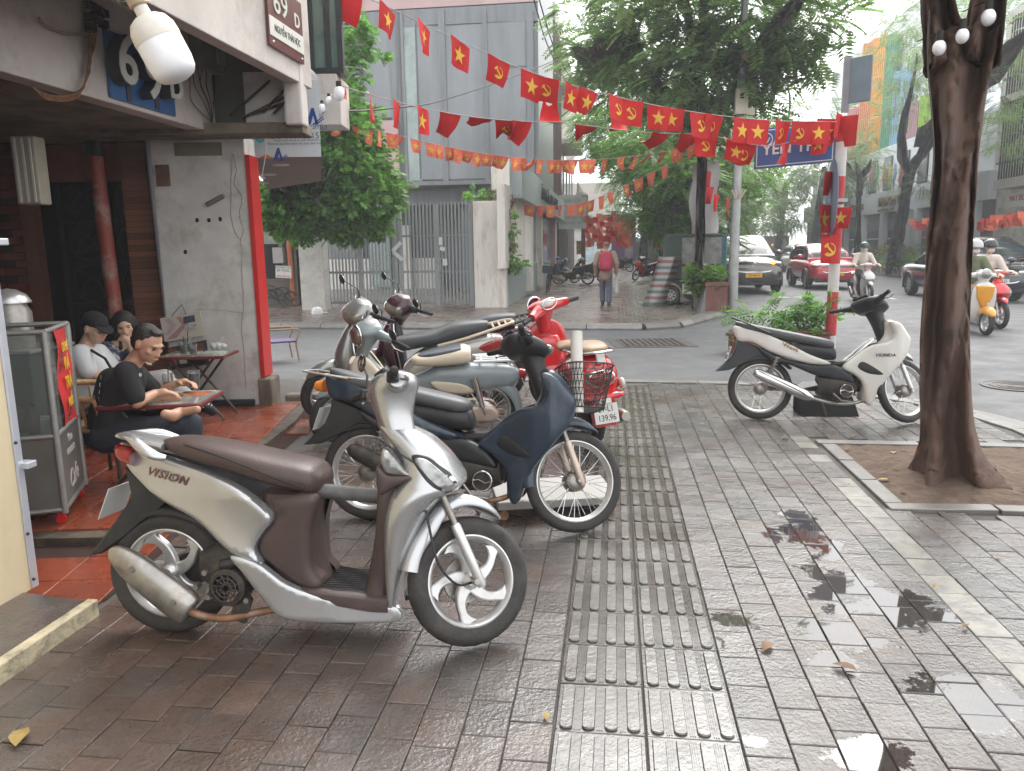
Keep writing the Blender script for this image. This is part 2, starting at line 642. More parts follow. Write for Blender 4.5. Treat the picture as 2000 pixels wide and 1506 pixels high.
def stone_mb(w, l, h=0.02, ch=0.003, M=None):
	mb = MB(M)
	x, y = w / 2, l / 2
	mb.loft([[(-x, -y, -h), (x, -y, -h), (x, y, -h), (-x, y, -h)], [(-x, -y, -ch), (x, -y, -ch), (x, y, -ch), (-x, y, -ch)],
			 [(-x + ch, -y + ch, 0), (x - ch, -y + ch, 0), (x - ch, y - ch, 0), (-x + ch, y - ch, 0)]])
	return mb
PIT = (1.72, 4.76, 3.22, 6.22)
cands = []
W_, L_ = 0.150, 0.200
for i in range(-16, 26):
	if -1 <= i < 3:
		continue
	e = 0.12 + (i - 0.5) * W_ + (0.003 if i > 0 else -0.003)
	off = (0.37 * ((i * 7) % 5)) % 1.0 * L_ * 0.5 + (i % 2) * L_ * 0.5
	for j in range(4, 50):
		d = j * L_ + off
		if PIT[0] - 0.16 < e < PIT[2] + 0.16 and PIT[1] - 0.18 < d < PIT[3] + 0.18:
			continue
		p = S(e, d)
		if not all(inside(PAV, *(tuple(S(e + a, d + b))[:2])) for a in (-.06, .06) for b in (-.08, .08)):
			continue
		q = proj(p.x, p.y, 0)
		if not (-160 < q[0] < 2160 and 400 < q[1] < 1700):
			continue
		cands.append((q[2] + (0 if (0 < q[0] < 2000 and q[1] < 1506) else 50), e, d, i))
cands.sort()
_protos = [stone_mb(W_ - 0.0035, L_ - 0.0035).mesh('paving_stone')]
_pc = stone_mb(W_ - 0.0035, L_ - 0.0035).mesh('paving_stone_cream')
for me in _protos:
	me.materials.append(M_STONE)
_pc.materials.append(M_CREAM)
rest = MB()
restc = MB()
for n_, (k_, e, d, i) in enumerate(cands):
	cream = i == 10 and d < 5.4 or (i == 10 and 5.4 < d < 6.6 and random.random() < .25)
	z = random.uniform(-0.0022, 0.0008)
	rot = (random.gauss(0, .006), random.gauss(0, .006), -AZ + random.gauss(0, .006))
	if n_ < 290:
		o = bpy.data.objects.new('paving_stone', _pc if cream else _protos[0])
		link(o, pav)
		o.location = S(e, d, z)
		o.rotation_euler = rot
	else:
		mb = restc if cream else rest
		mb.M = Matrix.Translation(S(e, d, z)) @ Euler(rot).to_matrix().to_4x4()
		x, y = (W_ - 0.0035) / 2, (L_ - 0.0035) / 2
		mb.loft([[(-x, -y, -.02), (x, -y, -.02), (x, y, -.02), (-x, y, -.02)], [(-x, -y, -.004), (x, -y, -.004), (x, y, -.004), (-x, y, -.004)],
				 [(-x + .004, -y + .004, 0), (x - .004, -y + .004, 0), (x - .004, y - .004, 0), (-x + .004, y - .004, 0)]])
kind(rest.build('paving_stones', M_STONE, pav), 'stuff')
if restc.v:
	kind(restc.build('worn_painted_stones', M_CREAM, pav), 'stuff')
tb = stone_mb(0.296, 0.296, 0.02, 0.003)
for q in range(4):
	x0 = -0.1125 + q * 0.075
	pr = [(x0 + 0.0225 * math.cos(a), (0.116 if math.sin(a) >= 0 else -0.116) + 0.019 * math.sin(a)) for a in np.linspace(0.0001, 2 * PI + 0.0001, 16, endpoint=False)]
	tb.cur = 1
	tb.prism(pr, (0, 0, 0), (1, 0, 0), (0, 1, 0), (0, 0, 1), -0.002, 0.009, 0.0025, 0.005)
tb.cur = 0
for q in range(5):
	for w in (-1, 0, 1):
		xx = -0.15 + q * 0.075 + w * 0.0075
		if abs(xx) < 0.143:
			tb.box((xx, 0, 0.0005), (0.0035, 0.27, 0.004))
tm = tb.mesh('tactile_tile')
tm.materials.append(wetmat('wet tactile groove', (0.098, 0.088, 0.078), (0.062, 0.048, 0.038), rnd=0.15, bump=0.1, rough=0.2))
tm.materials.append(M_TACT)
tm.polygons.foreach_set('material_index', tb.mi)
for j in range(3, 31):
	for i in range(2):
		o = bpy.data.objects.new('tactile_tile', tm)
		link(o, pav)
		o.location = S(-0.03 + i * 0.302, 0.16 + j * 0.2855, random.uniform(-.002, .0005))
		o.scale = (1, 0.955, 1)
		o.rotation_euler = (random.gauss(0, .004), random.gauss(0, .004), -AZ + random.gauss(0, .003))
kr = [S(3.47, 1.5), S(3.47, 2.5), S(3.47, 3.5), S(3.47, 4.5), S(3.47, 5.5)] + [S(1.0 + 2.47 * math.cos(a), 6.55 + 2.56 * math.sin(a)) for a in np.linspace(0.12, PI / 2, 7)] + [S(0, 9.16), S(-1, 9.18), S(-2, 9.2), S(-3, 9.2)]
for a, b in zip(kr[:-1], kr[1:]):
	d = (b - a)
	o = MB().box((0, 0, -0.06), (0.16, d.length - 0.012, 0.14)).build('kerb_stone', M_KERB, pav, bevel=0.012)
	o.location = (a + b) / 2
	o.rotation_euler = (0, 0, math.atan2(-d.x, d.y))
e0, d0, e1, d1 = PIT
for (a, b) in (((e0, d0), (e0, d0 + .48)), ((e0, d0 + .49), (e0, d0 + .97)), ((e0, d0 + .98), (e0, d1)), ((e0 - .08, d1 + .06), (e0 + .7, d1 + .06)), ((e0 + .71, d1 + .06), (e1 + .1, d1 + .06)),
			 ((e1, d0), (e1, d0 + .7)), ((e1, d0 + .71), (e1, d1)), ((e0 - .06, d0 - .06), (e0 + .55, d0 - .06)), ((e0 + .56, d0 - .06), (e0 + 1.1, d0 - .06)), ((e0 + 1.11, d0 - .06), (e1 + .08, d0 - .06))):
	p, q = S(*a), S(*b)
	d = q - p
	o = MB().box((0, 0, -0.04), (0.11, d.length - 0.008, 0.10)).build('pit_kerb_stone', M_KERB, pav, bevel=0.006)
	o.location = (p + q) / 2 + Vector((0, 0, random.uniform(0, .006)))
	o.rotation_euler = (random.gauss(0, .01), 0, math.atan2(-d.x, d.y))
sb = MB()
n = 28
vs = []
TREE = G(1868, 930)
for j in range(n + 1):
	for i in range(n + 1):
		p = S(e0 + .04 + (e1 - e0 - .08) * i / n, d0 + .0 + (d1 - d0) * j / n)
		r = (Vector((p.x, p.y, 0)) - TREE).length
		edge = min(i, j, n - i, n - j) / n
		vs.append((p.x, p.y, -0.002 + 0.05 * math.exp(-(r / .5) ** 2) * min(1, edge * 5) + random.uniform(-.006, .008)))
sb.add(vs, [(j * (n + 1) + i, j * (n + 1) + i + 1, (j + 1) * (n + 1) + i + 1, (j + 1) * (n + 1) + i) for j in range(n) for i in range(n)])
kind(sb.build('tree_pit_soil', M_SOIL, None, smooth=60), 'structure')
RF = [(-1.9, 3.35), (-1.85, 6.72), (-2.02, 7.95), (-2.6, 8.1), (-5.7, 8.1), (-5.7, 2.9), (-2.1, 3.05)]
fl = flat('cafe_floor', RF, -0.004, mat('dark grout', (0.05, 0.03, 0.025), 0.9, spec=.1))
stp = [(-2.05, 4.02), (-2.0, 6.9), (-2.1, 7.86), (-5.6, 7.86), (-5.6, 4.02)]
def tiles(poly, z, size, parent, jit=0.0, h=0.012, ang=0.06):
	me = stone_mb(size - 0.006, size - 0.006, h, 0.003).mesh('floor_tile')
	me.materials.append(M_RED)
	ca, sa = math.cos(ang), math.sin(ang)
	for i in range(-30, 10):
		for j in range(6, 34):
			y = j * size + 0.1
			x, y = -2.1 + (i * size) * ca - (y - 4) * sa, 4 + (i * size) * sa + (y - 4) * ca
			k = sum(inside(poly, x + a * size / 2.3, y + b * size / 2.3) for a in (-1, 1) for b in (-1, 1))
			if k >= 3:
				o = bpy.data.objects.new('floor_tile', me)
				link(o, parent)
				o.location = (x, y, z + random.uniform(-.001, .001))
				o.rotation_euler = (random.gauss(0, .004), random.gauss(0, .004), ang)
tiles([(-1.86, 3.35), (-1.82, 6.75), (-2.0, 8.05), (-2.2, 8.05), (-2.05, 4.0), (-5.7, 4.0), (-5.7, 2.9), (-2.1, 3.05)], 0.006, 0.30, fl)
up = MB()
up.add([(p[0], p[1], 0.042) for p in stp] + [(p[0], p[1], -0.02) for p in stp], [tuple(range(5))] + [(i, (i + 1) % 5, 5 + (i + 1) % 5, 5 + i) for i in range(5)])
upf = kind(up.build('cafe_step', mat('dirty dark concrete', (0.06, 0.045, 0.035), 0.7, var=0.4, scale=8, dirt=(0.22, 0.16, 0.08), dscale=9)), 'structure')
tiles(stp, 0.054, 0.30, upf)
k1, k2 = G(0, 1330), G(185, 1200)
dd = (k2 - k1)
kb = MB()
L0 = dd.length + 1.6
kb.box((0, 0, 0.02), (0.05, L0, 0.11))
o = kb.build('painted_kerb', mat('peeling cream paint', (0.46, 0.40, 0.27), 0.7, var=0.25, scale=9, dirt=(0.10, 0.085, 0.07), dscale=11, damt=0.9, bump=.3, bscale=40), None, bevel=0.006)
dn = dd.normalized()
o.location = k2 - dn * (L0 / 2) + Vector((0, 0, 0.0))
o.rotation_euler = (0, 0, math.atan2(-dn.x, dn.y))
kind(o, 'structure')
nx = Vector((-dn.y, dn.x, 0))
pts = [k2 + nx * .02, k2 - dn * L0 + nx * .02, k2 - dn * L0 + nx * 1.2, k2 + nx * .75 + dn * .1]
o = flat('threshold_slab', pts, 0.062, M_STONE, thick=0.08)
# ---- the far pavement across the side street, with kerb stones
ko = [S(-30, 15.95), S(-8, 15.95), S(-1.6, 15.6), S(0.6, 15.5), S(1.3, 15.9), S(1.9, 17.2), S(2.5, 18.7), S(3.1, 20.3), S(3.35, 22), S(3.4, 26), S(3.4, 160)]
OP = [(p.x, p.y) for p in ko] + [tuple(S(-30, 160))[:2]]
opp = flat('far_pavement', OP, 0.06, M_OPP, thick=0.12)
for a, b in zip(ko[:-2], ko[1:-1]):
	d = b - a
	n = max(1, round(d.length / 0.95))
	for i in range(n):
		p = a + d * ((i + .5) / n)
		if p.x < -9:
			continue
		w = d.length / n
		o = MB().prism([(-.16, -.06), (.16, -.06), (.16, .07), (-.09, .062), (-.16, -.01)], (0, -w / 2 + .008, 0), (1, 0, 0), (0, 0, 1), (0, 1, 0), 0, w - .016).build('kerb_stone', M_KERB, opp)
		o.location = p + Vector((0, 0, random.uniform(-.004, .006)))
		o.rotation_euler = (0, 0, math.atan2(d.y, d.x) - PI / 2)
		o.scale = (-1, 1, 1)
tb = MB()
for j in range(0, 60):
	for i in range(8):
		p = S(0.17 + i * 0.085, 15.9 + j * 0.3 + 0.15, 0.06)
		tb.box((p.x, p.y, 0.064), (0.042, 0.27, 0.012), (0, 0, -AZ))
kind(tb.build('tactile_ribs', M_TACT, opp), 'stuff')
fp = flat('school_pavement', [S(13.7, -60), S(13.7, 300), S(40, 300), S(40, -60)], 0.05, M_OPP, thick=0.1)
for j in range(14, 60):
	o = MB().box((0, 0, 0), (0.2, 0.98, 0.16)).build('kerb_stone', M_KERB, fp)
	o.location = S(13.7, j)
	o.rotation_euler = (0, 0, -AZ)
def stripe(name, a, b, w, z=-0.046):
	d = (b - a).normalized()
	n_ = Vector((d.y, -d.x, 0)) * w / 2
	o = MB().add([(*(a + n_).xy, z), (*(a - n_).xy, z), (*(b - n_).xy, z), (*(b + n_).xy, z)], [(0, 1, 2, 3)]).build(name, M_LINE)
	return kind(o, 'structure')
stripe('road_line', S(4.35, 7.6), S(4.35, 2), .13)
for d_ in (12, 18, 24, 30, 36, 44, 52):
	stripe('road_line', S(8.3, d_), S(8.3, d_ + 2.6), .12)
for px, py in ((1530, 577), (1565, 577)):
	stripe('road_line', G(px - 14, py), G(px + 12, py + 1), .25)
gut = [S(3.55, -5), S(3.55, 5.6)] + [S(1.0 + 2.57 * math.cos(a), 6.55 + 2.65 * math.sin(a)) for a in np.linspace(0.0, PI / 2, 9)] + [S(-4, 9.3)]
gut2 = [S(3.85, -5), S(3.85, 5.6)] + [S(1.0 + 2.85 * math.cos(a), 6.55 + 2.95 * math.sin(a)) for a in np.linspace(0.0, PI / 2, 9)] + [S(-4, 9.62)]
mb = MB()
nn = len(gut)
mb.add([(*p.xy, -0.045) for p in gut + gut2], [(i, i + 1, nn + i + 1, nn + i) for i in range(nn - 1)])
kind(mb.build('gutter', M_KERB), 'structure')
M_IRON = mat('rusty cast iron', (0.10, 0.09, 0.085), 0.6, metal=0.4, var=0.3, scale=10, bump=.3)
mh = thing('drain_cover', 'square cast iron grid cover set in the side street asphalt', 'drain cover', G(1270, 670, -0.05))
MB().box((0, 0, .003), (1.35, 1.25, .012)).build('cover_frame', M_IRON, mh)
gb = MB()
for i in range(11):
	gb.box((-.5 + i * .1, 0, .012), (.035, 1.02, .014))
	gb.box((0, -.5 + i * .1, .011), (1.02, .035, .012))
gb.build('grid', M_IRON, mh)
mh = thing('manhole_cover', 'round cast iron manhole cover in the road beyond the big tree trunk', 'manhole cover', G(1985, 755, -0.05))
MB().lathe([(0, .008), (.33, .008), (.33, .012), (.36, .012), (.36, 0)], n=32).build('cover_disc', M_IRON, mh)
gb = MB()
for r in (.08, .16, .24):
	gb.lathe([(r, .008), (r, .014), (r + .03, .014), (r + .03, .008)], n=28)
gb.build('raised_rings', M_IRON, mh)
# ================================================================== BUILDINGS
def pd(px, py, d):
	r_ = ray(px, py)
	t = d / r_.dot(U2)
	return Vector((0, 0, H)) + r_ * t
M_PLAS = mat('dirty pinkish white plaster', (0.58, 0.53, 0.49), 0.85, var=0.12, scale=1.6, dirt=(0.22, 0.17, 0.13), dscale=1.3, damt=0.55, bump=.15, bscale=12)
M_PLASG = mat('cracked grey white plaster', (0.62, 0.60, 0.56), 0.85, var=0.15, scale=2.2, dirt=(0.27, 0.25, 0.21), dscale=2.5, damt=0.6, bump=.25, bscale=9)
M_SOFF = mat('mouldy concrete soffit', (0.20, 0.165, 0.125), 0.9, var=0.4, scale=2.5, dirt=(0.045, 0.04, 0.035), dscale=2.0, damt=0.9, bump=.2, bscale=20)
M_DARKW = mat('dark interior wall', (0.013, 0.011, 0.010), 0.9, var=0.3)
M_BRICK = mat('red brick tile', (0.155, 0.042, 0.026), 0.6, var=0.3, scale=7, rnd=0.25)
M_BRICKD = mat('brown ribbed brick tile', (0.17, 0.066, 0.036), 0.65, var=0.3, scale=7, rnd=0.3, stretch=(1, 1, 14))
M_ALU = mat('aluminium strip', (0.60, 0.62, 0.68), 0.35, metal=0.6, var=0.1)
M_BLACK = mat('black plastic', (0.018, 0.018, 0.02), 0.45, var=0.1)
M_WHITE = mat('off white plastic', (0.68, 0.66, 0.60), 0.4, var=0.06)
M_WIRE = mat('dusty black cable', (0.03, 0.027, 0.024), 0.7)
M_WIREB = mat('dusty brown cable', (0.20, 0.10, 0.05), 0.7, var=.4, scale=20)
M_GLASS = mat('window glass dark', (0.05, 0.06, 0.065), 0.06, var=0.2, scale=1.0, spec=0.8)
M_REDP = mat('red painted metal', (0.52, 0.012, 0.010), 0.4, var=0.08, coat=.2)
cafe = thing('cafe_building', 'pinkish white plaster cafe house with deep concrete canopy and dark tiled front', 'building', S(-3.7, 4))
INV = Matrix.Translation(-Vector(S(-3.7, 4)))
def CB():
	return MB(INV)
RZ = (0, 0, -AZ)
def sbox(mb, e0, e1, d0, d1, z0, z1):
	return mb.box(S((e0 + e1) / 2, (d0 + d1) / 2, (z0 + z1) / 2), (abs(e1 - e0), abs(d1 - d0), abs(z1 - z0)), RZ)
sbox(CB(), -3.85, -3.69, -2, 7.15, 2.68, 4.2).build('inner_fascia', M_PLAS, cafe, bevel=.01)
sbox(CB(), -2.9, -2.775, -2, 7.2, 3.06, 4.3).build('outer_fascia', M_PLAS, cafe, bevel=.008)
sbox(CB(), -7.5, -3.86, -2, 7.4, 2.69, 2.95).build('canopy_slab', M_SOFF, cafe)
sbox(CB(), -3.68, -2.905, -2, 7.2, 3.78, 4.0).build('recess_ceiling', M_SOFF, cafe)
_b = CB()
_b.bx((-6.6, 7.28, 2.64), (-1.86, 7.62, 2.74))
_b.build('canopy_beam', M_SOFF, cafe, bevel=.012)
_b = CB()
_b.bx((-2.0, 7.2, 2.70), (-1.84, 7.42, 4.3))
_b.build('corner_post', M_PLAS, cafe, bevel=.02)
_b = CB()
_b.bx((-3.0, 7.5, 2.74), (-1.95, 7.56, 4.2))
_b.build('recess_panel', mat('dusty grey green board', (0.12, 0.12, 0.105), 0.8, var=.2, scale=3, dirt=(.05, .05, .045)), cafe)
_b = CB()
_b.bx((-2.42, 7.42, 2.76), (-2.06, 7.46, 3.2))
_b.build('broken_board', M_PLASG, cafe)
for k in range(5):
	a = Vector((-2.55 + .1 * k, 7.38, 2.78 + random.uniform(0, .06)))
	_b = CB().tube([a, a + Vector((random.uniform(.2, .5), 0.02, random.uniform(.05, .35)))], .012, 6)
	_b.build('timber_scrap', mat('rotten timber', (0.06, 0.045, 0.035), .9), cafe)
sbox(CB(), -9, -2.79, -3, 7.2, 4.31, 10).build('upper_wall', M_PLAS, cafe)
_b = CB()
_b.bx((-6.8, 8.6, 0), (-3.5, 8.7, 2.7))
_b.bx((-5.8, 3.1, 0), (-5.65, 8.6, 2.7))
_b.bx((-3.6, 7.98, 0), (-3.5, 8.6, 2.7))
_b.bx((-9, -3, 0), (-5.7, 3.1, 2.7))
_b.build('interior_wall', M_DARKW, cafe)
bk = CB()
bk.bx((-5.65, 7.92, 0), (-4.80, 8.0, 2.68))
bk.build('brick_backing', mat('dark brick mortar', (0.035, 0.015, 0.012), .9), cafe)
bm_ = MB().box((0, 0, 0), (0.205, 0.03, 0.068)).mesh('brick')
bm_.materials.append(M_BRICK)
for r_ in range(34):
	for q in range(4):
		x = -5.55 + q * 0.215 + (0.107 if r_ % 2 else 0)
		if x > -4.9:
			continue
		if 12 < r_ < 27 and abs(x + 5.12) < .08:
			continue
		o = bpy.data.objects.new('brick', bm_)
		link(o, cafe)
		o.location = INV @ Vector((x, 7.905 + random.uniform(0, .008), 0.11 + r_ * 0.077))
bk = CB().bx((-4.86, 7.82, 0), (-4.72, 7.94, 2.68)).build('door_post', M_BRICKD, cafe)
M_GRIL = mat('dusty black steel', (0.032, 0.031, 0.03), 0.55, metal=.5, var=.3, scale=20)
dr = CB().bx((-4.72, 8.28, .08), (-3.62, 8.32, 2.3)).build('door', mat('black door sheet', (0.010, 0.009, 0.009), .6), cafe)
for q in range(2):
	for r_ in range(5):
		c0 = Vector((-4.42 + q * .53, 8.2, .42 + r_ * .43))
		g = CB()
		g.tube([c0 + Vector((.19 * math.cos(t), 0, .19 * math.sin(t))) for t in np.linspace(0, 2 * PI, 20, endpoint=False)], .011, 6, closed=True)
		for t in (PI / 4, 3 * PI / 4):
			for sg in (-1, 1):
				v = Vector((math.cos(t), 0, math.sin(t)))
				w = Vector((-v.z, 0, v.x)) * sg * .05
				g.tube([c0 - v * .18, c0 - v * .06 + w, c0 + v * .06 + w, c0 + v * .18], .009, 5)
		o = g.build('grille_ornament', M_GRIL, dr)
		o.matrix_parent_inverse = Matrix.Identity(4)
g = CB()
for q in range(3):
	g.bx((-4.70 + q * .53, 8.17, .1), (-4.67 + q * .53, 8.22, 2.3))
for r_ in range(6):
	g.bx((-4.7, 8.18, .19 + r_ * .43), (-3.62, 8.21, .215 + r_ * .43))
g.build('grille_frame', M_GRIL, dr)
CB().bx((-4.72, 8.1, 2.32), (-3.6, 8.2, 2.68)).build('brick_lintel', M_BRICK, cafe)
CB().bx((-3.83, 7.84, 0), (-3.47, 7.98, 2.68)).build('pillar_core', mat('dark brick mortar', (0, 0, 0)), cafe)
bm2 = MB().box((0, 0, 0), (0.335, 0.02, 0.054)).mesh('brick_tile')
bm2.materials.append(M_BRICKD)
for r_ in range(44):
	o = bpy.data.objects.new('brick_tile', bm2)
	link(o, cafe)
	o.location = INV @ Vector((-3.655 + random.uniform(-.003, .003), 7.832 + random.uniform(0, .006), 0.115 + r_ * 0.0585))
CB().tube([(-3.88, 7.62, .08), (-3.92, 7.62, 1.3), (-3.95, 7.62, 2.5)], .068, 16).build('drain_pipe', mat('peeling oxide red pipe', (0.27, 0.055, 0.035), .5, var=.2, scale=6, dirt=(.42, .36, .31), dscale=3.6, damt=.75), cafe, smooth=50)
CB().tube([(-3.95, 7.62, 2.5), (-3.95, 7.62, 2.7)], .075, 16).build('pipe_socket', M_DARKW, cafe, smooth=50)
CB().tube([(-3.42, 7.70, .08), (-3.47, 7.70, 2.68)], .032, 12).build('grey_pipe', mat('grey pvc', (.26, .29, .32), .4), cafe, smooth=50)
CB().bx((-3.44, 7.66, 0.05), (-2.535, 7.98, 2.68)).build('end_wall', M_PLASG, cafe, bevel=.01)
CB().bx((-2.53, 7.64, .34), (-2.487, 7.90, 2.5)).build('red_edging', M_REDP, cafe)
CB().bx((-2.56, 7.62, 0), (-2.42, 7.92, .325)).build('concrete_footing', M_SOFF, cafe, bevel=.02)
CB().bx((-2.40, 7.95, -.02), (-2.05, 8.1, .1)).build('broken_kerb', M_SOFF, cafe, bevel=.03)
CB().bx((-3.2, 7.645, 2.50), (-2.75, 7.67, 2.62)).build('exposed_concrete', M_SOFF, cafe)
CB().bx((-3.40, 7.645, 2.22), (-3.27, 7.665, 2.42)).build('exposed_brick', mat('crumbling brick', (.16, .085, .055), .95, var=.4, scale=14, bump=.6), cafe)
for pts in ([(455, 300), (461, 330), (458, 360), (472, 385), (468, 420), (476, 450), (470, 470), (474, 490)], [(474, 490), (472, 540), (476, 590), (472, 640), (477, 690), (480, 760)], [(380, 604), (430, 606), (480, 612)], [(452, 300), (451, 420), (460, 455), (472, 470)]):
	q = []
	for a in cr_pts(pts, 5):
		p = A(a[0] + random.uniform(-1.2, 1.2), a[1], 7.657)
		q.append(p)
	CB().tube(q, (.0022, .0012)[len(pts) == 3], 5).build('wall_crack', M_SOFF, cafe)
CB().tube([A(403, 400, 7.63), A(437, 382, 7.63)], .022, 8).build('fixing_bar', mat('grey lamp holder', (.25, .23, .21), .5, metal=.5), cafe, smooth=50)
for px, py in ((430, 428), (362, 492), (385, 430), (408, 430)):
	CB().ell(A(px, py, 7.655), (.018, .006, .022)).build('wall_chip', M_DARKW, cafe)
CB().tube([(-3.35, 7.6, .09), (-2.6, 7.6, .09)], .035, 10).build('ground_pipe', M_BLACK, cafe, smooth=50)
bp_ = thing('beige_wall_panel', 'cream painted sheet wall panel with aluminium edge strip beside the glass cabinet', 'wall panel', S(-2.72, 2.0))
IV = Matrix.Translation(-Vector(S(-2.72, 2.0)))
sbox(MB(IV), -2.78, -2.655, -2, 3.02, .055, 2.67).build('sheet', mat('cream painted sheet', (0.60, 0.50, 0.33), .55, var=.05, scale=2, dirt=(.38, .30, .2), dscale=5, damt=.25), bp_)
sbox(MB(IV), -2.77, -2.648, 3.022, 3.065, .055, 2.67).build('edge_strip', M_ALU, bp_, bevel=.006)
for z in (.1, .32, .75, 1.45, 1.9):
	MB(IV).ell(S(-2.645, 3.03, z), .008, 8, 6).build('screw', M_BLACK, bp_)
for z in (.62, 1.62):
	sbox(MB(IV), -2.70, -2.62, 3.05, 3.11, z, z + .03).build('clamp', M_ALU, bp_, bevel=.004)
dk = thing('cable_duct', 'ribbed dirty white plastic duct hanging below the canopy at the dark doorway', 'duct', A(60, 330, 6.6))
p0, p1 = A(60, 268, 6.6), A(62, 400, 6.6)
b_ = MB(Matrix.Translation(-A(60, 330, 6.6)))
b_.box((p0 + p1) / 2, (.2, .16, (p0 - p1).length))
b_.build('casing', mat('yellowed ribbed plastic', (.44, .40, .32), .5, var=.15, scale=5, dirt=(.25, .2, .15)), dk, bevel=.015)
for k in range(3):
	MB(Matrix.Translation(-A(60, 330, 6.6))).box((p0 + p1) / 2 + Vector((-.06 + .06 * k, -.083, 0)), (.018, .012, (p0 - p1).length * .94)).build('rib', M_WHITE, dk)
so = onplane(272, 150, -3.675)
sg = thing('house_number_sign', 'blue square sign with raised white figures 69D under the canopy', 'sign', so)
IS = Matrix.Translation(-so)
FR = frame(so, U2, (0, 0, 1), N2)
q0, q1 = onplane(209, 130, -3.675), onplane(335, 150, -3.675)
w_ = (q1 - q0).dot(U2)
zt, zb = onplane(209, 58, -3.675).z, onplane(209, 188, -3.675).z
M_BLUE = mat('blue sign board', (0.035, 0.12, 0.30), .4, var=.12)
cx_ = (q0 + q1) / 2
MB(IS).box((cx_.x, cx_.y, (zt + zb) / 2), (.02, w_, zt - zb), RZ).build('board', M_BLUE, sg)
_bot = (zt + zb) / 2
fs = (zt - zb)
M_LET = mat('off white letter face', (.60, .60, .55), .4)
M_LETS = mat('dark letter return', (.05, .05, .06), .5)
for body, off, sz in (('6', -.40, 1.0), ('9', -.02, 1.0), ('D', .34, .55)):
	cpos = cx_ + U2 * off * w_
	zz = _bot + (.04 if body != 'D' else -.09) * fs - (.10 if body == '9' else 0) * fs
	text('figure_side', body, fs * 1.02 * sz, M_LETS, sg, IS @ frame((cpos.x, cpos.y, zz) , U2, (0, 0, 1), N2) @ Matrix.Translation((0, 0, .06)), .05, bold=.008)
	text('figure', body, fs * 1.02 * sz, M_LET, sg, IS @ frame((cpos.x, cpos.y, zz), U2, (0, 0, 1), N2) @ Matrix.Translation((0, 0, .115)), .004, bold=.008)
for off in (-.25, .18):
	c2 = cx_ + U2 * off * w_
	MB(IS).box(Vector((c2.x, c2.y, zb + .14 * fs)) + N2 * .014, (.012, .055, .24 * fs), RZ).build('dark_bar', M_LETS, sg)
po = onplane(556, 62, -2.765)
pq = thing('address_plaque', 'brown and white plaque reading 69D NGUYEN THAI HOC on the canopy fascia', 'sign', po)
IP = Matrix.Translation(-po)
pl, pr_ = onplane(519, 50, -2.765), onplane(587, 90, -2.765)
w_ = (pr_ - pl).dot(U2)
M_BRN = mat('brown enamel', (.13, .035, .03), .35, coat=.3)
def pz(y):
	return onplane(556, y, -2.765).z
def plq(z0, z1, m, name, t=.02, wk=1.0):
	MB(IP).box(Vector((po.x, po.y, (z0 + z1) / 2)) + N2 * t / 2, (t, w_ * wk, abs(z1 - z0)), RZ).build(name, m, pq, bevel=.002)
plq(pz(106), pz(-14), M_BRN, 'plate', .02)
plq(pz(88), pz(52), M_WHITE, 'street_name_plate', .026, .985)
text('house_number', '69', (pz(0) - pz(60)) * 1.0, M_LET, pq, IP @ frame(Vector((po.x, po.y, pz(22))) + N2 * .024 - U2 * .16 * w_, U2, (0, 0, 1), N2), .004, bold=.001, xscale=1.15)
text('house_number', 'D', (pz(0) - pz(60)) * .62, M_LET, pq, IP @ frame(Vector((po.x, po.y, pz(30))) + N2 * .022 + U2 * .32 * w_, U2, (0, 0, 1), N2), .004, bold=.003)
text('street_name', 'NGUYỄN THÁI HỌC', (pz(52) - pz(88)) * .52, M_LETS, pq, IP @ frame(Vector((po.x, po.y, pz(71))) + N2 * .028, U2, (0, 0, 1), N2), .001, xscale=.72)
for off in (-.42, .42):
	for y in (98, 94):
		c2 = Vector((po.x, po.y, pz(98))) + U2 * off * w_ + N2 * .022
	MB(IP).ell(c2, .012, 8, 6).build('screw', M_ALU, pq)
bo = A(318, 95, 2.4)
M_LED = mat('frosted bulb', (.86, .86, .88), .35, sub=0.0)
lb = thing('bulb_lamp', 'large white LED bulb tilted on a bracket in front of the 69D sign', 'lamp', bo, rot=(math.radians(6), math.radians(-24), 0))
lb.scale = (.82, .82, .82)
MB().lathe([(0, -.118), (.035, -.116), (.062, -.105), (.076, -.085), (.081, -.05), (.081, .025)], n=28).build('diffuser', M_LED, lb, smooth=60)
MB().lathe([(.082, .025), (.083, .04), (.080, .07), (.066, .098), (.045, .112), (.026, .118), (.024, .16), (0, .16)], n=28).build('bulb_base', mat('warm white bulb body', (.68, .64, .57), .4), lb, smooth=40)
MB().lathe([(.028, .15), (.034, .155), (.034, .21), (.022, .215), (0, .215)], n=20).build('socket', mat('brown plastic socket', (.38, .28, .19), .5), lb, smooth=40)
wp = A(262, -30, 2.45)
br = thing('lamp_bracket', 'black wire truss bracket carrying the white LED bulb', 'bracket', wp)
bb = MB(Matrix.Translation(-wp))
e_ = S(-2.78, 2.9, 3.35)
a1, a2 = A(285, 8, 2.4), A(270, 30, 2.43)
bb.tube([a1, e_], .008, 6)
bb.tube([a2, e_ + Vector((0, 0, -.25))], .008, 6)
for k in range(8):
	t = k / 8
	t2 = (k + .5) / 8
	bb.tube([a1.lerp(e_, t), a2.lerp(e_ + Vector((0, 0, -.25)), t2)], .005, 5)
	bb.tube([a2.lerp(e_ + Vector((0, 0, -.25)), t2), a1.lerp(e_, (k + 1) / 8)], .005, 5)
bb.build('truss', M_WIRE, br)
cb = thing('cable_bundle', 'bundle of brown and black cables drooping across the canopy fascia', 'cables', onplane(190, 90, -3.66))
IC = Matrix.Translation(-onplane(190, 90, -3.66))
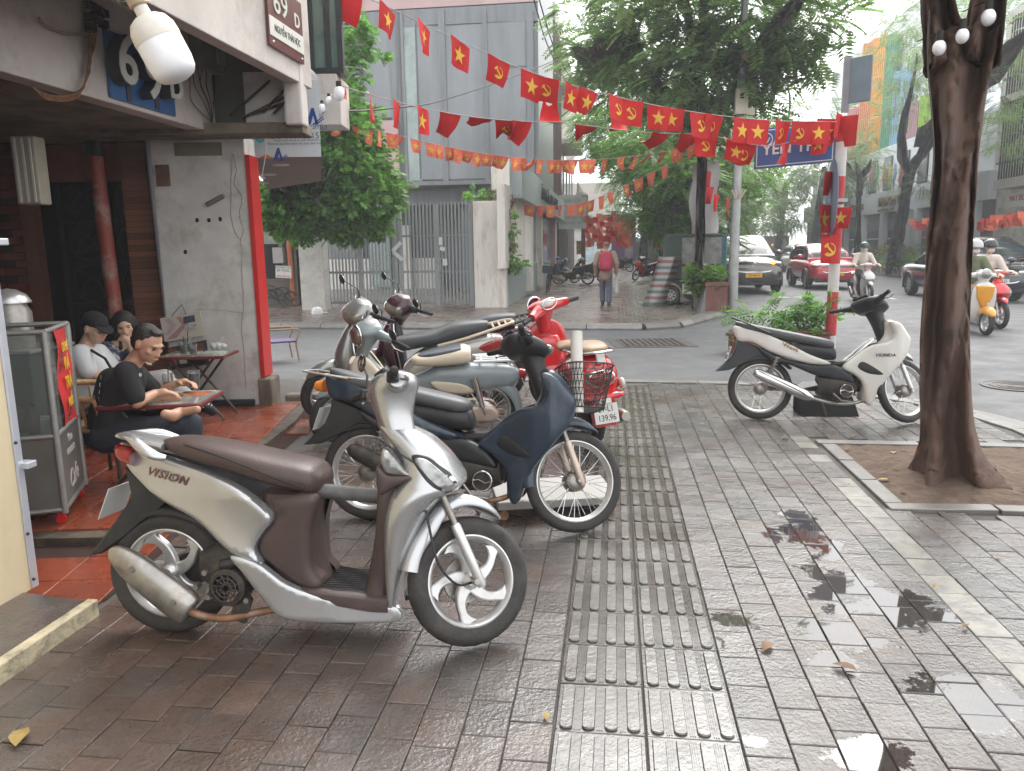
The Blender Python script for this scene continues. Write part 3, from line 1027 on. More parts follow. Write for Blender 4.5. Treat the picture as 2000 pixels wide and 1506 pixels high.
for k in range(9):
	pts = [(205 - k * 2, 20), (190 - k * 2.0, 55), (180 - k, 110), (165 - k * .5, 165 + k), (140, 183 + k * 1.6), (100 - k, 186 + k), (60 + k, 170 + k * .5)]
	q = [onplane(a + random.uniform(-2, 2), b, -3.655 + .006 * (k % 3)) for a, b in cr_pts(pts, 4)]
	MB(IC).tube(q, .0055, 5).build('cable', M_WIREB if k % 3 else M_WIRE, cb)
MB(IC).tube([onplane(a, b, -3.65) for a, b in cr_pts([(75, 35), (90, 50), (130, 66), (185, 66)], 5)], .009, 6).build('cable', mat('grey cable', (.28, .22, .17), .6), cb)
bb = MB(IC)
for k in range(7):
	bb.box(onplane(178 + (k % 3) * 12, 12 + k * 7, -3.64), (.05, .06, .05), RZ)
bb.build('junction_boxes', M_WIRE, cb)
mb_ = onplane(405, 100, -3.63)
mx = thing('meter_box', 'grey electricity meter box with hanging wires under the canopy', 'meter box', mb_)
IM = Matrix.Translation(-mb_)
MB(IM).box(mb_, (.12, .42, .34), RZ).build('casing', mat('grey meter casing', (.19, .19, .165), .5, var=.1), mx, bevel=.01)
MB(IM).box(mb_ + N2 * .066 + U2 * .12, (.02, .16, .2), RZ).build('meter', mat('pale meter face', (.33, .32, .28), .4), mx, bevel=.005)
for k in range(6):
	x0 = 368 + k * 9
	pts = [(x0, 130), (x0 + random.uniform(-8, 10), 165), (x0 + 10 + random.uniform(-10, 12), 200), (415, 240)]
	MB(IM).tube([onplane(a, b, -3.66) for a, b in cr_pts(pts, 4)], .004, 4).build('wire', M_WIRE, mx)
nb = thing('corner_house', 'narrow corner house behind the cafe with white sign box and wooden soffit', 'building', S(-5, 9))
IN_ = Matrix.Translation(-Vector(S(-5, 9)))
MB(IN_).bx((-8.5, 8.75, 0), (-3.3, 9.5, 9)).build('wall', M_DARKW, nb)
MB(IN_).bx((-8.5, 8.05, 3.9), (-2.85, 9.6, 9)).build('upper_wall', M_PLAS, nb)
ya, yb = A(490, 308, 8.2), A(628, 312, 8.2)
M_ACP = mat('white composite panel', (.62, .66, .70), .4, var=.04)
bz = ya.z
b_ = MB(IN_)
b_.add([(ya.x, 8.2, bz), (yb.x, 8.2, bz), (yb.x, 8.2, bz + .75), (ya.x, 8.2, bz + .75), (ya.x * 1.4, 12.2, bz), (yb.x * 1.34, 10.9, bz), (yb.x * 1.34, 10.9, bz + .75), (ya.x * 1.4, 12.2, bz + .75)],
	 [(0, 1, 2, 3), (1, 5, 6, 2), (3, 2, 6, 7), (5, 4, 7, 6), (4, 0, 3, 7)])
sb_ = b_.build('sign_box', M_ACP, nb)
b_ = MB(IN_)
b_.add([(ya.x, 8.21, bz - .003), (yb.x, 8.21, bz - .003), (yb.x * 1.34, 10.9, bz - .003), (ya.x * 1.4, 12.2, bz - .003)], [(0, 1, 2, 3)])
b_.build('soffit', mat('pinkish brown soffit board', (.30, .19, .16), .6, var=.06), nb)
for px, py in ((548, 322), (525, 341), (512, 357)):
	d_ = ray(px, py)
	t = (bz - .006 - H) / d_.z
	c0 = Vector((d_.x * t, d_.y * t, bz - .012))
	MB(IN_).lathe([(0, 0), (.09, 0), (.1, .01), (.1, .02)], c0, 20).build('downlight', M_WHITE, nb)
FB = lambda px, py, z=.004: IN_ @ frame(A(px, py, 8.2) - Vector((0, z, 0)), (1, 0, 0), (0, 0, 1), (0, -1, 0))
M_INK = mat('dark grey print', (.09, .10, .13), .5, var=0)
M_INKB = mat('blue print', (.03, .07, .30), .5, var=0)
M_TEAL = mat('teal print', (.05, .45, .52), .5, var=0)
text('print', 'ISO 9001:2015', .085, M_INK, sb_, FB(575, 266))
text('print', 'Install such panel on one direction only\nRemove the film within 45 days after installation', .033, M_INK, sb_, FB(585, 277))
text('print', 'Alumin', .085, M_INK, sb_, FB(616, 247))
for px, py, s_ in ((612, 229, 1.0), (545, 303, .8)):
	b_ = MB(FB(px, py))
	for poly in ([(-.08, -.07), (-.03, -.07), (0, .02), (.02, -.07), (.05, -.07), (.01, .09), (-.015, .09)], [(-.02, -.075), (0, -.075), (.10, .0), (.10, .012)], [(.01, -.075), (.03, -.075), (.11, -.02), (.11, -.008)]):
		b_.add([(a * s_, c_ * s_, 0) for a, c_ in poly], [tuple(range(len(poly)))])
	b_.build('print_logo', M_INKB, sb_)
MB(FB(508, 268)).lathe([(0, 0), (.055, 0)], n=24).build('print_logo', M_TEAL, sb_)
text('print', 'V', .09, M_ACP, sb_, FB(508, 268, .006))
b_ = MB(FB(520, 307)).add([(-.08, -.01, 0), (.08, -.01, 0), (0, .03, 0)], [(0, 1, 2)])
b_.build('print_logo', mat('orange print', (.7, .22, .06), .5, var=0), sb_)
MB(IN_).tube([A(a, b, 8.17) for a, b in cr_pts([(515, 262), (520, 290), (516, 320), (512, 345), (518, 348), (500, 338)], 5)], .004, 5).build('loose_wire', M_WHITE, nb)
by = thing('bay_window', 'dark framed glazed bay with pale sill projecting above the corner sign box', 'window', A(640, 70, 9.0))
IB = Matrix.Translation(-A(640, 70, 9.0))
x0, x1, x2 = A(607, 70, 9).x, A(640, 70, 9).x, A(664, 70, 9).x
z0, z1 = A(640, 134, 9).z, A(640, -60, 9).z
M_FRM = mat('dark bronze frame', (.04, .042, .045), .4, metal=.3)
M_GLG = mat('green grey glass', (.13, .19, .17), .08, var=.3, scale=2, spec=.8)
for a, b in ((x0, x1), (x1, x2)):
	MB(IB).bx((a, 9.0, z0), (b, 9.02, z1)).build('pane', M_GLG, by)
for a in (x0, x1, x2):
	MB(IB).bx((a - .03, 8.96, z0 - .03), (a + .03, 9.05, z1)).build('frame', M_FRM, by)
MB(IB).bx((x0, 8.95, z0 - .06), (x2 + .03, 9.2, z0)).build('frame', M_FRM, by)
MB(IB).bx((x0 - .6, 8.95, z0 - .34), (x2 - .05, 9.6, z0 - .062)).build('sill', M_PLAS, by, bevel=.01)
MB(IB).bx((x0 - .1, 8.85, z0 - .3), (x0 + .32, 9.3, z0 - .62)).build('console', M_PLAS, by, bevel=.01)
MB(IB).bx((x0 - .8, 9.0, z0 - .1), (x0, 9.3, z1)).build('jamb', M_PLASG, by)
vt = thing('vent_cowl', 'grey rounded metal vent cowl on the house corner beside the bay window', 'vent', A(600, 175, 8.6))
_v = MB().prism([(-.11, -.24), (.11, -.24), (.11, .12), (.06, .2), (-.11, .22)], (0, .15, 0), (1, 0, 0), (0, 0, 1), (0, -1, 0), 0, .35, .015)
_v.build('cowl', mat('weathered zinc', (.36, .40, .42), .5, metal=.3, var=.2, dirt=(.3, .2, .1)), vt)
for i, (px, py, s_) in enumerate(((662, 178, .075), (642, 193, .04), (629, 208, .045), (610, 210, .035))):
	p = A(px, py, 8.4)
	t_ = thing('festoon_bulb', ('largest white festoon bulb below the bay window', 'small white festoon bulb second from the bay window', 'white festoon bulb third along the wire by the sign box', 'smallest white festoon bulb next to the corner post')[i], 'bulb', p, group='festoon bulbs by the corner house')
	MB().ell((0, 0, -s_ * .3), (s_ * .75, s_ * .75, s_), 14, 10).build('globe', M_LED, t_, smooth=80)
	MB().tube([(0, 0, s_ * .5), (0, 0, s_ * 1.3)], s_ * .38, 10).build('holder', M_WIRE, t_)
# ================================================================== MOTORBIKES
from mathutils.geometry import delaunay_2d_cdt
M_TYRE = mat('dusty tyre rubber', (0.040, 0.036, 0.034), 0.75, var=0.3, scale=12, dirt=(.10, .085, .07), dscale=7, damt=.45, bump=.2, bscale=90)
M_RIM = mat('silver alloy rim', (0.62, 0.61, 0.60), 0.34, metal=0.7, var=0.1, scale=9, dirt=(.25, .2, .16), dscale=8, damt=.35)
M_CHROME = mat('chrome', (0.66, 0.65, 0.64), 0.14, metal=1.0, var=0.08)
M_STEEL = mat('dull steel', (0.34, 0.32, 0.30), 0.42, metal=0.85, var=0.2, scale=15, dirt=(.2, .13, .08), dscale=10, damt=.5)
M_RUST = mat('rusty exhaust pipe', (0.30, 0.16, 0.09), 0.6, metal=0.5, var=0.35, scale=14, dirt=(.42, .36, .32), dscale=9, damt=.6)
M_ENG = mat('grimy engine', (0.055, 0.05, 0.046), 0.55, metal=0.5, var=0.4, scale=18, dirt=(.18, .13, .09), dscale=14, damt=.5, bump=.2)
M_PBLK = mat('black bike plastic', (0.022, 0.022, 0.024), 0.42, var=0.2, scale=6, dirt=(.07, .065, .06), dscale=6, damt=.4)
M_GRIP = mat('grip rubber', (0.025, 0.024, 0.024), 0.65, bump=.5, bscale=240)
M_SILV = mat('silver scooter paint', (0.50, 0.505, 0.51), 0.27, metal=0.72, var=0.05, scale=3, coat=.5, dirt=(.40, .39, .37), dscale=3, damt=.35)
M_BRWN = mat('brown scooter plastic', (0.070, 0.047, 0.042), 0.42, var=0.1, scale=5, dirt=(.14, .10, .09), dscale=4, damt=.4)
M_BSEAT = mat('brown seat vinyl', (0.075, 0.050, 0.044), 0.36, var=0.12, scale=5, bump=.12, bscale=130)
M_GSEAT = mat('grey seat vinyl', (0.085, 0.088, 0.092), 0.42, var=0.1, bump=.1, bscale=130)
M_LENS = mat('clear headlight lens', (0.30, 0.30, 0.29), 0.05, metal=0.5, var=0.6, scale=16, spec=.9, coat=1)
M_TAIL = mat('red tail lens', (0.30, 0.012, 0.012), 0.1, var=0.2, scale=20, coat=.8)
M_AMB = mat('amber lens', (0.75, 0.22, 0.03), 0.15, var=0.1, coat=.5)
M_PLATE = mat('number plate', (0.62, 0.62, 0.58), 0.45, var=0.08, scale=10)
M_INKK = mat('black characters', (0.02, 0.02, 0.022), 0.5, var=0)
M_GOLDC = mat('champagne chain case', (0.52, 0.42, 0.34), 0.4, metal=.4, var=.15, scale=9, dirt=(.2, .13, .09), damt=.5)
M_MIRR = mat('mirror glass', (.75, .75, .75), .05, metal=1, var=0)
def pdist(P, poly):
	"""distance of points P (n,2) to the outline of poly (m,2)"""
	best = np.full(len(P), 1e9)
	for i in range(len(poly)):
		a, b = poly[i - 1], poly[i]
		ab = b - a
		t = np.clip(((P - a) @ ab) / (ab @ ab + 1e-12), 0, 1)
		best = np.minimum(best, np.linalg.norm(P - (a + t[:, None] * ab), axis=1))
	return best
def panel(mb, poly, w, depth=0.03, edge=0.012, res=0.025, sides=(1, -1), smooth_n=4, closed=True):
	"""side panels: outline (x,z), outer face at y = +-w(x,z) with rounded rims"""
	if smooth_n > 1:
		poly = cr_pts(poly, 8, True)
	c_ = np.array(poly + [poly[0]], float)
	sl_ = np.concatenate([[0], np.cumsum(np.linalg.norm(np.diff(c_, axis=0), axis=1))])
	tt_ = np.linspace(0, sl_[-1], max(24, int(sl_[-1] / max(.009, edge * .8))), endpoint=False)
	poly = list(zip(np.interp(tt_, sl_, c_[:, 0]).tolist(), np.interp(tt_, sl_, c_[:, 1]).tolist()))
	pl = np.array(poly, float)
	lo, hi = pl.min(0), pl.max(0)
	g = [(x, z) for x in np.arange(lo[0], hi[0], res) for z in np.arange(lo[1], hi[1], res)]
	g = np.array([p for p in g if inside(poly, p[0], p[1])]) if g else np.zeros((0, 2))
	if len(g):
		g = g[pdist(g, pl) > edge + res * .35]
	n2 = len(pl)
	T = np.roll(pl, -1, 0) - np.roll(pl, 1, 0)
	T /= np.linalg.norm(T, axis=1)[:, None] + 1e-9
	ar = float(np.sum(pl[:, 0] * np.roll(pl[:, 1], -1) - np.roll(pl[:, 0], -1) * pl[:, 1]))
	Nn = np.stack([-T[:, 1], T[:, 0]], 1) * (1 if ar > 0 else -1)
	for k_ in (.25, 1.0):
		q_ = pl + Nn * edge * k_
		q_ = q_[pdist(q_, pl) > edge * k_ * .85]
		q_ = np.array([p for p in q_ if inside(poly, p[0], p[1])]).reshape(-1, 2)
		g = np.concatenate([g, q_])
	q = []
	for p in pl:
		q.append(Vector(p))
	c = pl.mean(0)
	# a second loop just inside the rim keeps the roundness
	pts = q + [Vector(p) for p in g]
	n = len(q)
	vo, eo, fo, *_r = delaunay_2d_cdt(pts, [(i, (i + 1) % n) for i in range(n)], [], 1, 1e-6)
	V = np.array([tuple(v) for v in vo])
	dd = pdist(V, pl)
	wf = w if callable(w) else (lambda x, z: w)
	t = np.clip(dd / edge, 0, 1)
	drop = edge * (1 - np.sqrt(np.clip(1 - (1 - t) ** 2, 0, 1)))
	for sg in sides:
		ys = np.array([wf(x, z) for x, z in V]) - drop
		vs = [(V[i, 0], sg * ys[i], V[i, 1]) for i in range(len(V))]
		fs = [tuple(f) for f in fo]
		# rim
		order = []
		for p in pl:
			order.append(int(np.argmin(((V - p) ** 2).sum(1))))
		b = len(vs)
		for k in order:
			vs.append((V[k, 0], sg * max(0.002, ys[k] - depth), V[k, 1]))
		m = len(order)
		for i in range(m):
			j = (i + 1) % m
			if order[i] != order[j]:
				fs.append((order[i], order[j], b + j, b + i))
		mb.add(vs, fs)
	return mb
def split(mb, test):
	"""take the faces whose centre passes the test out into a mesh of their own"""
	o = MB()
	keep, kmi = [], []
	idx = {}
	for f, m_ in zip(mb.f, mb.mi):
		c = sum((Vector(mb.v[i]) for i in f), Vector()) / len(f)
		if test(c):
			nf = []
			for i in f:
				if i not in idx:
					idx[i] = len(o.v)
					o.v.append(mb.v[i])
				nf.append(idx[i])
			o.f.append(tuple(nf))
			o.mi.append(0)
		else:
			keep.append(f)
			kmi.append(m_)
	mb.f, mb.mi = keep, kmi
	return o
def steer_m(x, z, ang, rake=27):
	"""turn about the steering axis through (x,0,z)"""
	ax = Vector((-math.sin(math.radians(rake)), 0, math.cos(math.radians(rake))))
	T = Matrix.Translation((x, 0, z))
	return T @ Matrix.Rotation(math.radians(ang), 4, ax) @ T.inverted()
def wheel(parent, name, x, r, w, M=None, style='spokes', rim=M_RIM, ri=None, hub=M_STEEL, tread=True, n=40, disc=True):
	ri = ri or (r - 0.075)
	c = (x, 0, r)
	h = r - ri
	mb = MB(M)
	pr = [(ri - .004, -w * .33), (ri + h * .2, -w * .44), (ri + h * .55, -w * .5), (ri + h * .82, -w * .40), (r - .004, -w * .2), (r, 0),
		 (r - .004, w * .2), (ri + h * .82, w * .40), (ri + h * .55, w * .5), (ri + h * .2, w * .44), (ri - .004, w * .33)]
	mb.lathe(pr, c, n, 'y')
	wh = mb.build(name, M_TYRE, parent, smooth=60)
	mb = MB(M)
	rw = w * .36
	pr = [(ri + .004, -rw), (ri - .004, -rw - .002), (ri - .010, -rw + .003), (ri - .014, -rw * .6), (ri - .022, -rw * .25), (ri - .022, rw * .25), (ri - .014, rw * .6), (ri - .010, rw - .003), (ri - .004, rw + .002), (ri + .004, rw)]
	mb.lathe(pr, c, n, 'y')
	mb.build('rim', rim, wh, smooth=40)
	if tread:
		mb = MB(M)
		for k in range(34):
			a = 2 * PI * k / 34
			for sg in (-1, 1):
				pts = []
				for t in np.linspace(0, 1, 4):
					aa = a + sg * .05 + t * .16
					rr = r - .0015 - (t ** 2) * h * .30
					yy = sg * w * (.04 + .37 * t)
					pts.append((x + rr * math.cos(aa), yy, r + rr * math.sin(aa)))
				mb.tube(pts, .0022, 4)
		mb.build('tread_grooves', M_PBLK, wh)
	if style == 'spokes':
		mb = MB(M)
		for k in range(36):
			a = 2 * PI * k / 36
			sg = 1 if k % 2 else -1
			da = .42 * (1 if (k // 2) % 2 else -1)
			mb.tube([(x + .045 * math.cos(a + da), sg * .028, r + .045 * math.sin(a + da)), (x + (ri - .02) * math.cos(a), sg * .004, r + (ri - .02) * math.sin(a))], .0017, 4, caps=False)
		mb.build('spokes', M_CHROME, wh)
		mb = MB(M)
		mb.lathe([(0, -.06), (.03, -.06), (.055, -.045), (.060, -.035), (.060, .035), (.055, .045), (.03, .06), (0, .06)], c, 20, 'y')
		for k in range(18):
			a = 2 * PI * k / 18
			mb.ell((x + .052 * math.cos(a), -.044, r + .052 * math.sin(a)), .005, 6, 4)
		mb.build('hub', hub, wh, smooth=40)
	else:
		mb = MB(M)
		for k in range(5):
			a0 = 2 * PI * k / 5 + .3
			L, Rr = [], []
			for t in np.linspace(0, 1, 9):
				rr = .028 + (ri - .014 - .028) * t
				aa = a0 + .62 * t ** 1.5
				hw = (.030 - .034 * t + .022 * t * t + (.014 * max(0, t - .75) / .25))
				px_, pz_ = rr * math.cos(aa), rr * math.sin(aa)
				nx_, nz_ = -math.sin(aa + .5 * t), math.cos(aa + .5 * t)
				L.append((px_ + nx_ * hw, pz_ + nz_ * hw))
				Rr.append((px_ - nx_ * hw, pz_ - nz_ * hw))
			mb.prism(L + Rr[::-1], c, (1, 0, 0), (0, 0, 1), (0, 1, 0), -.017, .017, .005)
		mb.lathe([(0, -.045), (.02, -.045), (.034, -.03), (.036, 0), (.034, .03), (.02, .045), (0, .045)], c, 20, 'y')
		mb.build('spokes', rim, wh, smooth=35)
		if disc:
			mb = MB(M)
			mb.lathe([(.045, .040), (.092, .040), (.095, .044), (.045, .044)], c, 28, 'y')
			for k in range(14):
				a = 2 * PI * k / 14
				mb.ell((x + .078 * math.cos(a), .040, r + .078 * math.sin(a)), (.006, .002, .006), 6, 4)
			mb.build('brake_disc', M_STEEL, wh, smooth=30)
	return wh
def arch(mb, x, z, st, th=0.004):
	"""mudguard: stations (angle deg, radius, half width, lip)"""
	rings = []
	for a, r, w, lip in cr_pts(st, 4):
		a = math.radians(a)
		cs = [(-w, -lip), (-w * .86, -lip * .25), (-w * .45, 0), (0, .004), (w * .45, 0), (w * .86, -lip * .25), (w, -lip)]
		ring = [(x + (r + q) * math.cos(a), y, z + (r + q) * math.sin(a)) for y, q in cs] + [(x + (r + q - th) * math.cos(a), y * .95, z + (r + q - th) * math.sin(a)) for y, q in cs[::-1]]
		rings.append(ring)
	return mb.loft(rings)
def spring(mb, a, b, r=.024, turns=8, wire=.005):
	a, b = Vector(a), Vector(b)
	d = b - a
	o = d.orthogonal().normalized()
	p = d.normalized().cross(o)
	N = turns * 10
	mb.tube([a + d * (i / N) + r * (o * math.cos(2 * PI * turns * i / N) + p * math.sin(2 * PI * turns * i / N)) for i in range(N + 1)], wire, 5)
	mb.tube([a, b], r * .45, 8)
def plate(parent, c, nrm, upv, wd, ht, lines, face=M_PLATE, ink=M_INKK, name='number_plate'):
	c, nrm = Vector(c), Vector(nrm).normalized()
	upv = (Vector(upv) - nrm * nrm.dot(Vector(upv))).normalized()
	ax = upv.cross(nrm)
	Fm = frame(c, ax, upv, nrm)
	R = Matrix(((ax.x, upv.x, nrm.x), (ax.y, upv.y, nrm.y), (ax.z, upv.z, nrm.z)))
	o = MB().box(c, (wd, ht, .004), R).build(name, face, parent, bevel=.0015)
	for i, t in enumerate(lines):
		sz = ht / (len(lines) + .35) * 1.05
		text('characters', t, sz, ink, o, Fm @ Matrix.Translation((0, (len(lines) - 1) * ht * .235 - i * ht * .47, .0028)), .0005, xscale=.82, bold=.0005)
	return o
def bike(name, label, pr, pf, lean=-7, yaw=0, cat='motorbike', group=None, z=0.0):
	"""stands on the rear and front contact points pr, pf"""
	d = Vector(pf) - Vector(pr)
	m_ = (Vector(pf) + Vector(pr)) / 2
	return thing(name, label, cat, (m_.x, m_.y, z), group=group, rot=(math.radians(lean), 0, math.atan2(d.y, d.x) + math.radians(yaw)))
def grip_set(t, M, x, z, half, sweep=.06, rise=0.0, lever=True, mirror=None, cover=None):
	"""bar ends with grips, levers and mirrors"""
	for sg in (1, -1):
		a = Vector((x, sg * half * .45, z))
		b = Vector((x - sweep * .5, sg * half * .66, z + rise * .5))
		c = Vector((x - sweep, sg * half, z + rise))
		MB(M).tube([a, b], .011, 8).build('handlebar', M_STEEL, t)
		MB(M).tube([b, b.lerp(c, .08), c - (c - b) * .04, c], [.0185, .017, .0165, .015], 14).ell(c, (.016, .008, .016)).build('grip', M_GRIP, t, smooth=60)
		MB(M).box(b + (a - b) * .15, (.042, .036, .045)).build('switch_housing', M_PBLK, t, bevel=.008)
		if lever:
			MB(M).tube([b + Vector((.035, 0, -.008)), b.lerp(c, .4) + Vector((.055, 0, -.02)), b.lerp(c, .95) + Vector((.045, 0, -.022))], [.008, .007, .005], 6, flat=.7).ell(b.lerp(c, .97) + Vector((.045, 0, -.022)), .008, 8, 6).build('lever', M_STEEL, t, smooth=60)
		if mirror and sg in mirror:
			mx_, my_, mz_ = mirror[sg]
			p = Vector((x + mx_, sg * my_, z + mz_))
			MB(M).tube([b + Vector((.01, 0, .02)), b + Vector((.02, sg * .02, .09)), p], .005, 6).build('mirror_stem', M_PBLK, t)
			o = MB(M).ell(p, (.012, .062, .042), 16, 8).build('mirror', M_PBLK, t, smooth=60)
			MB(M).ell(p - Vector((.006, 0, 0)), (.008, .056, .037), 16, 8).build('mirror_glass', M_MIRR, o, smooth=60)
# ------------------------------------------------------------------ modern scooter
def scooter(t, paint, inner, seatm, steer=30, hero=False, decal=None, muff=M_STEEL, mirror=None, plate_txt=None, front_decal=None, rail=None, style='alloy'):
	def V(px, py):
		return ((px - 629) / 475.0, (1236 - py) / 475.0)
	rx, fx, r = -.6275, .6275, .255
	M = steer_m(.50, .62, steer)
	wheel(t, 'rear_wheel', rx, .262, .10, None, style, n=56 if hero else 32, tread=hero, disc=False)
	wheel(t, 'front_wheel', fx, .255, .086, M, style, n=56 if hero else 32, tread=hero)
	# tail and side covers
	def wtail(x, z):
		b_ = np.interp(x, [-.82, -.6, -.35, -.15, -.05, .05, .3, .4], [.075, .115, .155, .165, .165, .165, .155, .14])
		return b_ - max(0, z - .62) * .25 - max(0, .35 - z) * .10 + .010 * math.sin((x * 1.2 + z * 2.2) * 6)
	side = [V(*p) for p in ((236, 853), (300, 868), (365, 884), (440, 902), (510, 930), (560, 968), (568, 990), (548, 1015), (533, 1045), (548, 1070), (538, 1068), (490, 1052), (462, 1030), (430, 1002), (402, 985), (350, 962), (312, 938), (258, 896))]
	panel(MB(), side, wtail, .04, .018, .018 if hero else .03).build('side_cover', paint, t, smooth=50)
	sill = [V(*p) for p in ((488, 1055), (540, 1068), (566, 1085), (600, 1108), (660, 1128), (772, 1146), (806, 1152), (802, 1178), (700, 1180), (590, 1172), (548, 1134), (515, 1092))]
	panel(MB(), sill, lambda x, z: np.interp(x, [-.3, -.1, .1, .36], [.165, .172, .168, .14]), .03, .009, .018 if hero else .03).build('lower_sill', paint, t, smooth=50)
	und = [V(*p) for p in ((548, 1008), (575, 975), (560, 950), (650, 940), (640, 1010), (640, 1080), (660, 1110), (640, 1130), (600, 1110), (566, 1084), (545, 1066), (535, 1042))]
	b_ = MB()
	panel(b_, und, lambda x, z: .135 - .03 * max(0, x - .0), .06, .03, .025)
	b_.secz([(.24, -.16, .06, .12), (.35, -.17, .03, .115), (.5, -.2, .025, .115), (.62, -.2, .04, .12)], 20, 3, 3)
	b_.build('seat_base', inner, t, smooth=60)
	# seat
	st = [(-.62, .795, .825, .05), (-.56, .765, .835, .085), (-.46, .735, .828, .115), (-.30, .695, .800, .135), (-.14, .645, .765, .145), (0, .615, .735, .135), (.045, .62, .70, .10), (.062, .64, .675, .05)]
	se = MB().secx(st, 26, 6, 2.7).build('seat', seatm, t, smooth=70)
	if hero:
		for sg in (-1, 1):
			MB().tube([(-.5, sg * .098, .815), (-.4, sg * .128, .795), (-.3, sg * .139, .765), (-.2, sg * .147, .73), (-.1, sg * .146, .69), (0, sg * .136, .655)], .003, 5).build('seam', M_PBLK, se)
	# grab rail
	for sg in (1, -1):
		MB().tube(cr_pts([(-.80, sg * .03, .84), (-.72, sg * .09, .835), (-.66, sg * .125, .805), (-.60, sg * .135, .775), (-.565, sg * .12, .765)], 4), [.014 + .012 * math.sin(i / 16 * PI) for i in range(17)], 12, flat=.75).build('grab_rail', rail or paint, t, smooth=60)
	MB().secx([(-.83, .826, .846, .03), (-.78, .815, .852, .055), (-.70, .80, .84, .08), (-.6, .78, .82, .09)], 16, 3).build('rail_bridge', rail or paint, t, smooth=60)
	# rear lamp, hanger and plate
	MB().secx([(-.835, .755, .80, .035), (-.80, .73, .80, .075), (-.74, .71, .79, .09)], 16, 3).build('tail_light', M_TAIL, t, smooth=60)
	hg = [V(*p) for p in ((258, 898), (310, 940), (345, 962), (322, 985), (285, 1010), (248, 1040), (200, 1072), (172, 1078), (190, 1058), (228, 1010), (268, 960))]
	MB().prism(hg, (0, 0, 0), (1, 0, 0), (0, 0, 1), (0, 1, 0), -.055, .055, .008).build('rear_mudguard', M_PBLK, t, smooth=40)
	nrm = Vector((-.92, 0, .38))
	plate(t, (-.855, 0, .565), nrm, (.38, 0, .92), .19, .14, plate_txt or ['29-B1', '347.12'])
	arch(MB(), rx, .262, [(112, .285, .06, .03), (85, .285, .062, .03), (55, .29, .06, .03), (30, .30, .055, .03), (10, .30, .05, .02)]).build('inner_mudguard', M_PBLK, t, smooth=60)
	# engine, fan and transmission on the right side
	b_ = MB()
	b_.secx([(-.66, .20, .30, .05, .08), (-.5, .18, .33, .06, .09), (-.3, .19, .36, .07, .06), (-.18, .2, .38, .08, .0)], 14, 3)
	b_.secx([(-.45, .25, .38, .05, -.06), (-.36, .20, .42, .09, -.03), (-.24, .20, .42, .10, 0), (-.12, .22, .38, .07, 0)], 14, 3, 3)
	eng = b_.build('engine', M_ENG, t, smooth=50)
	b_ = MB()
	b_.lathe([(.055, -.145), (.075, -.14), (.085, -.12), (.09, -.09)], (-.325, 0, .245), 28, 'y')
	b_.build('fan_cover', M_ENG, eng, smooth=40)
	b_ = MB()
	for k in range(12):
		a = 2 * PI * k / 12
		b_.tube([(-.325 + .012 * math.cos(a), -.147, .245 + .012 * math.sin(a)), (-.325 + .06 * math.cos(a + .35), -.145, .245 + .06 * math.sin(a + .35))], .0035, 5)
	for rr in (.022, .04, .057):
		b_.tube([(-.325 + rr * math.cos(a), -.147, .245 + rr * math.sin(a)) for a in np.linspace(0, 2 * PI, 24, endpoint=False)], .003, 5, closed=True)
	b_.build('fan_grille', M_ENG, eng)
	b_ = MB()
	for p in ((-.42, .30), (-.41, .2), (-.24, .32), (-.25, .19), (-.46, .24)):
		b_.lathe([(0, -.135), (.012, -.135), (.014, -.128), (.014, -.10)], (p[0], 0, p[1]), 6, 'y')
	kind(b_.build('engine_bolts', M_STEEL, eng), 'stuff')
	b_ = MB()
	b_.tube([(-.35, -.12, .33), (-.30, -.13, .345), (-.27, -.11, .36)], .022, 8)
	b_.tube([(-.26, -.12, .36), (-.22, -.12, .34), (-.2, -.1, .3)], .012, 8)
	b_.build('carburettor', M_PBLK, eng, smooth=50)
	# exhaust
	p0, p1 = V(245, 1050), V(400, 1168)
	b_ = MB()
	ms = [(0, .012, .010), (.06, .036, .026), (.25, .060, .04), (.55, .070, .046), (.85, .074, .047), (.97, .070, .044), (1.0, .062, .038)]
	rings = []
	ax = Vector((p1[0] - p0[0], 0, p1[1] - p0[1]))
	per = Vector((-ax.z, 0, ax.x)).normalized()
	for tt, hh, ww in cr_pts(ms, 4):
		c_ = Vector((p0[0], -.135, p0[1])) + ax * tt
		rings.append([c_ + per * hh * math.copysign(abs(math.sin(a)) ** .8, math.sin(a)) + Vector((0, ww * math.cos(a), 0)) for a in np.linspace(0, 2 * PI, 20, endpoint=False)])
	b_.loft(rings)
	mf = b_.build('muffler', muff, t, smooth=45)
	for tt in (.32, .84):
		c_ = Vector((p0[0], -.135 - .047, p0[1])) + ax * tt + per * .012
		MB().lathe([(0, -.004), (.007, -.004), (.008, 0), (.014, 0), (.014, .006)], c_, 12, 'y').build('shield_bolt', M_STEEL, mf)
	b_ = MB().tube(cr_pts([(p1[0] - .02, -.13, p1[1]), (p1[0] + .06, -.12, .115), (p1[0] + .15, -.115, .11), (-.2, -.10, .135), (-.1, -.07, .15), (-.06, 0, .2)], 4), .016, 10)
	b_.build('exhaust_pipe', M_RUST, t, smooth=60)
	MB().box((-.28, -.11, .15), (.07, .02, .11), (0, .3, 0)).build('muffler_bracket', M_ENG, t, bevel=.005)
	# rear shock
	b_ = MB()
	spring(b_, (-.60, .10, .33), (-.53, .10, .58))
	b_.build('rear_shock', M_STEEL, t)
	# floor and inner shield
	b_ = MB().secx([(-.12, .19, .262, .15), (.0, .19, .255, .165), (.12, .18, .245, .168), (.25, .16, .232, .165), (.33, .15, .225, .15)], 20, 3, 5)
	fo = b_.build('floorboard', inner, t, smooth=40)
	b_ = MB()
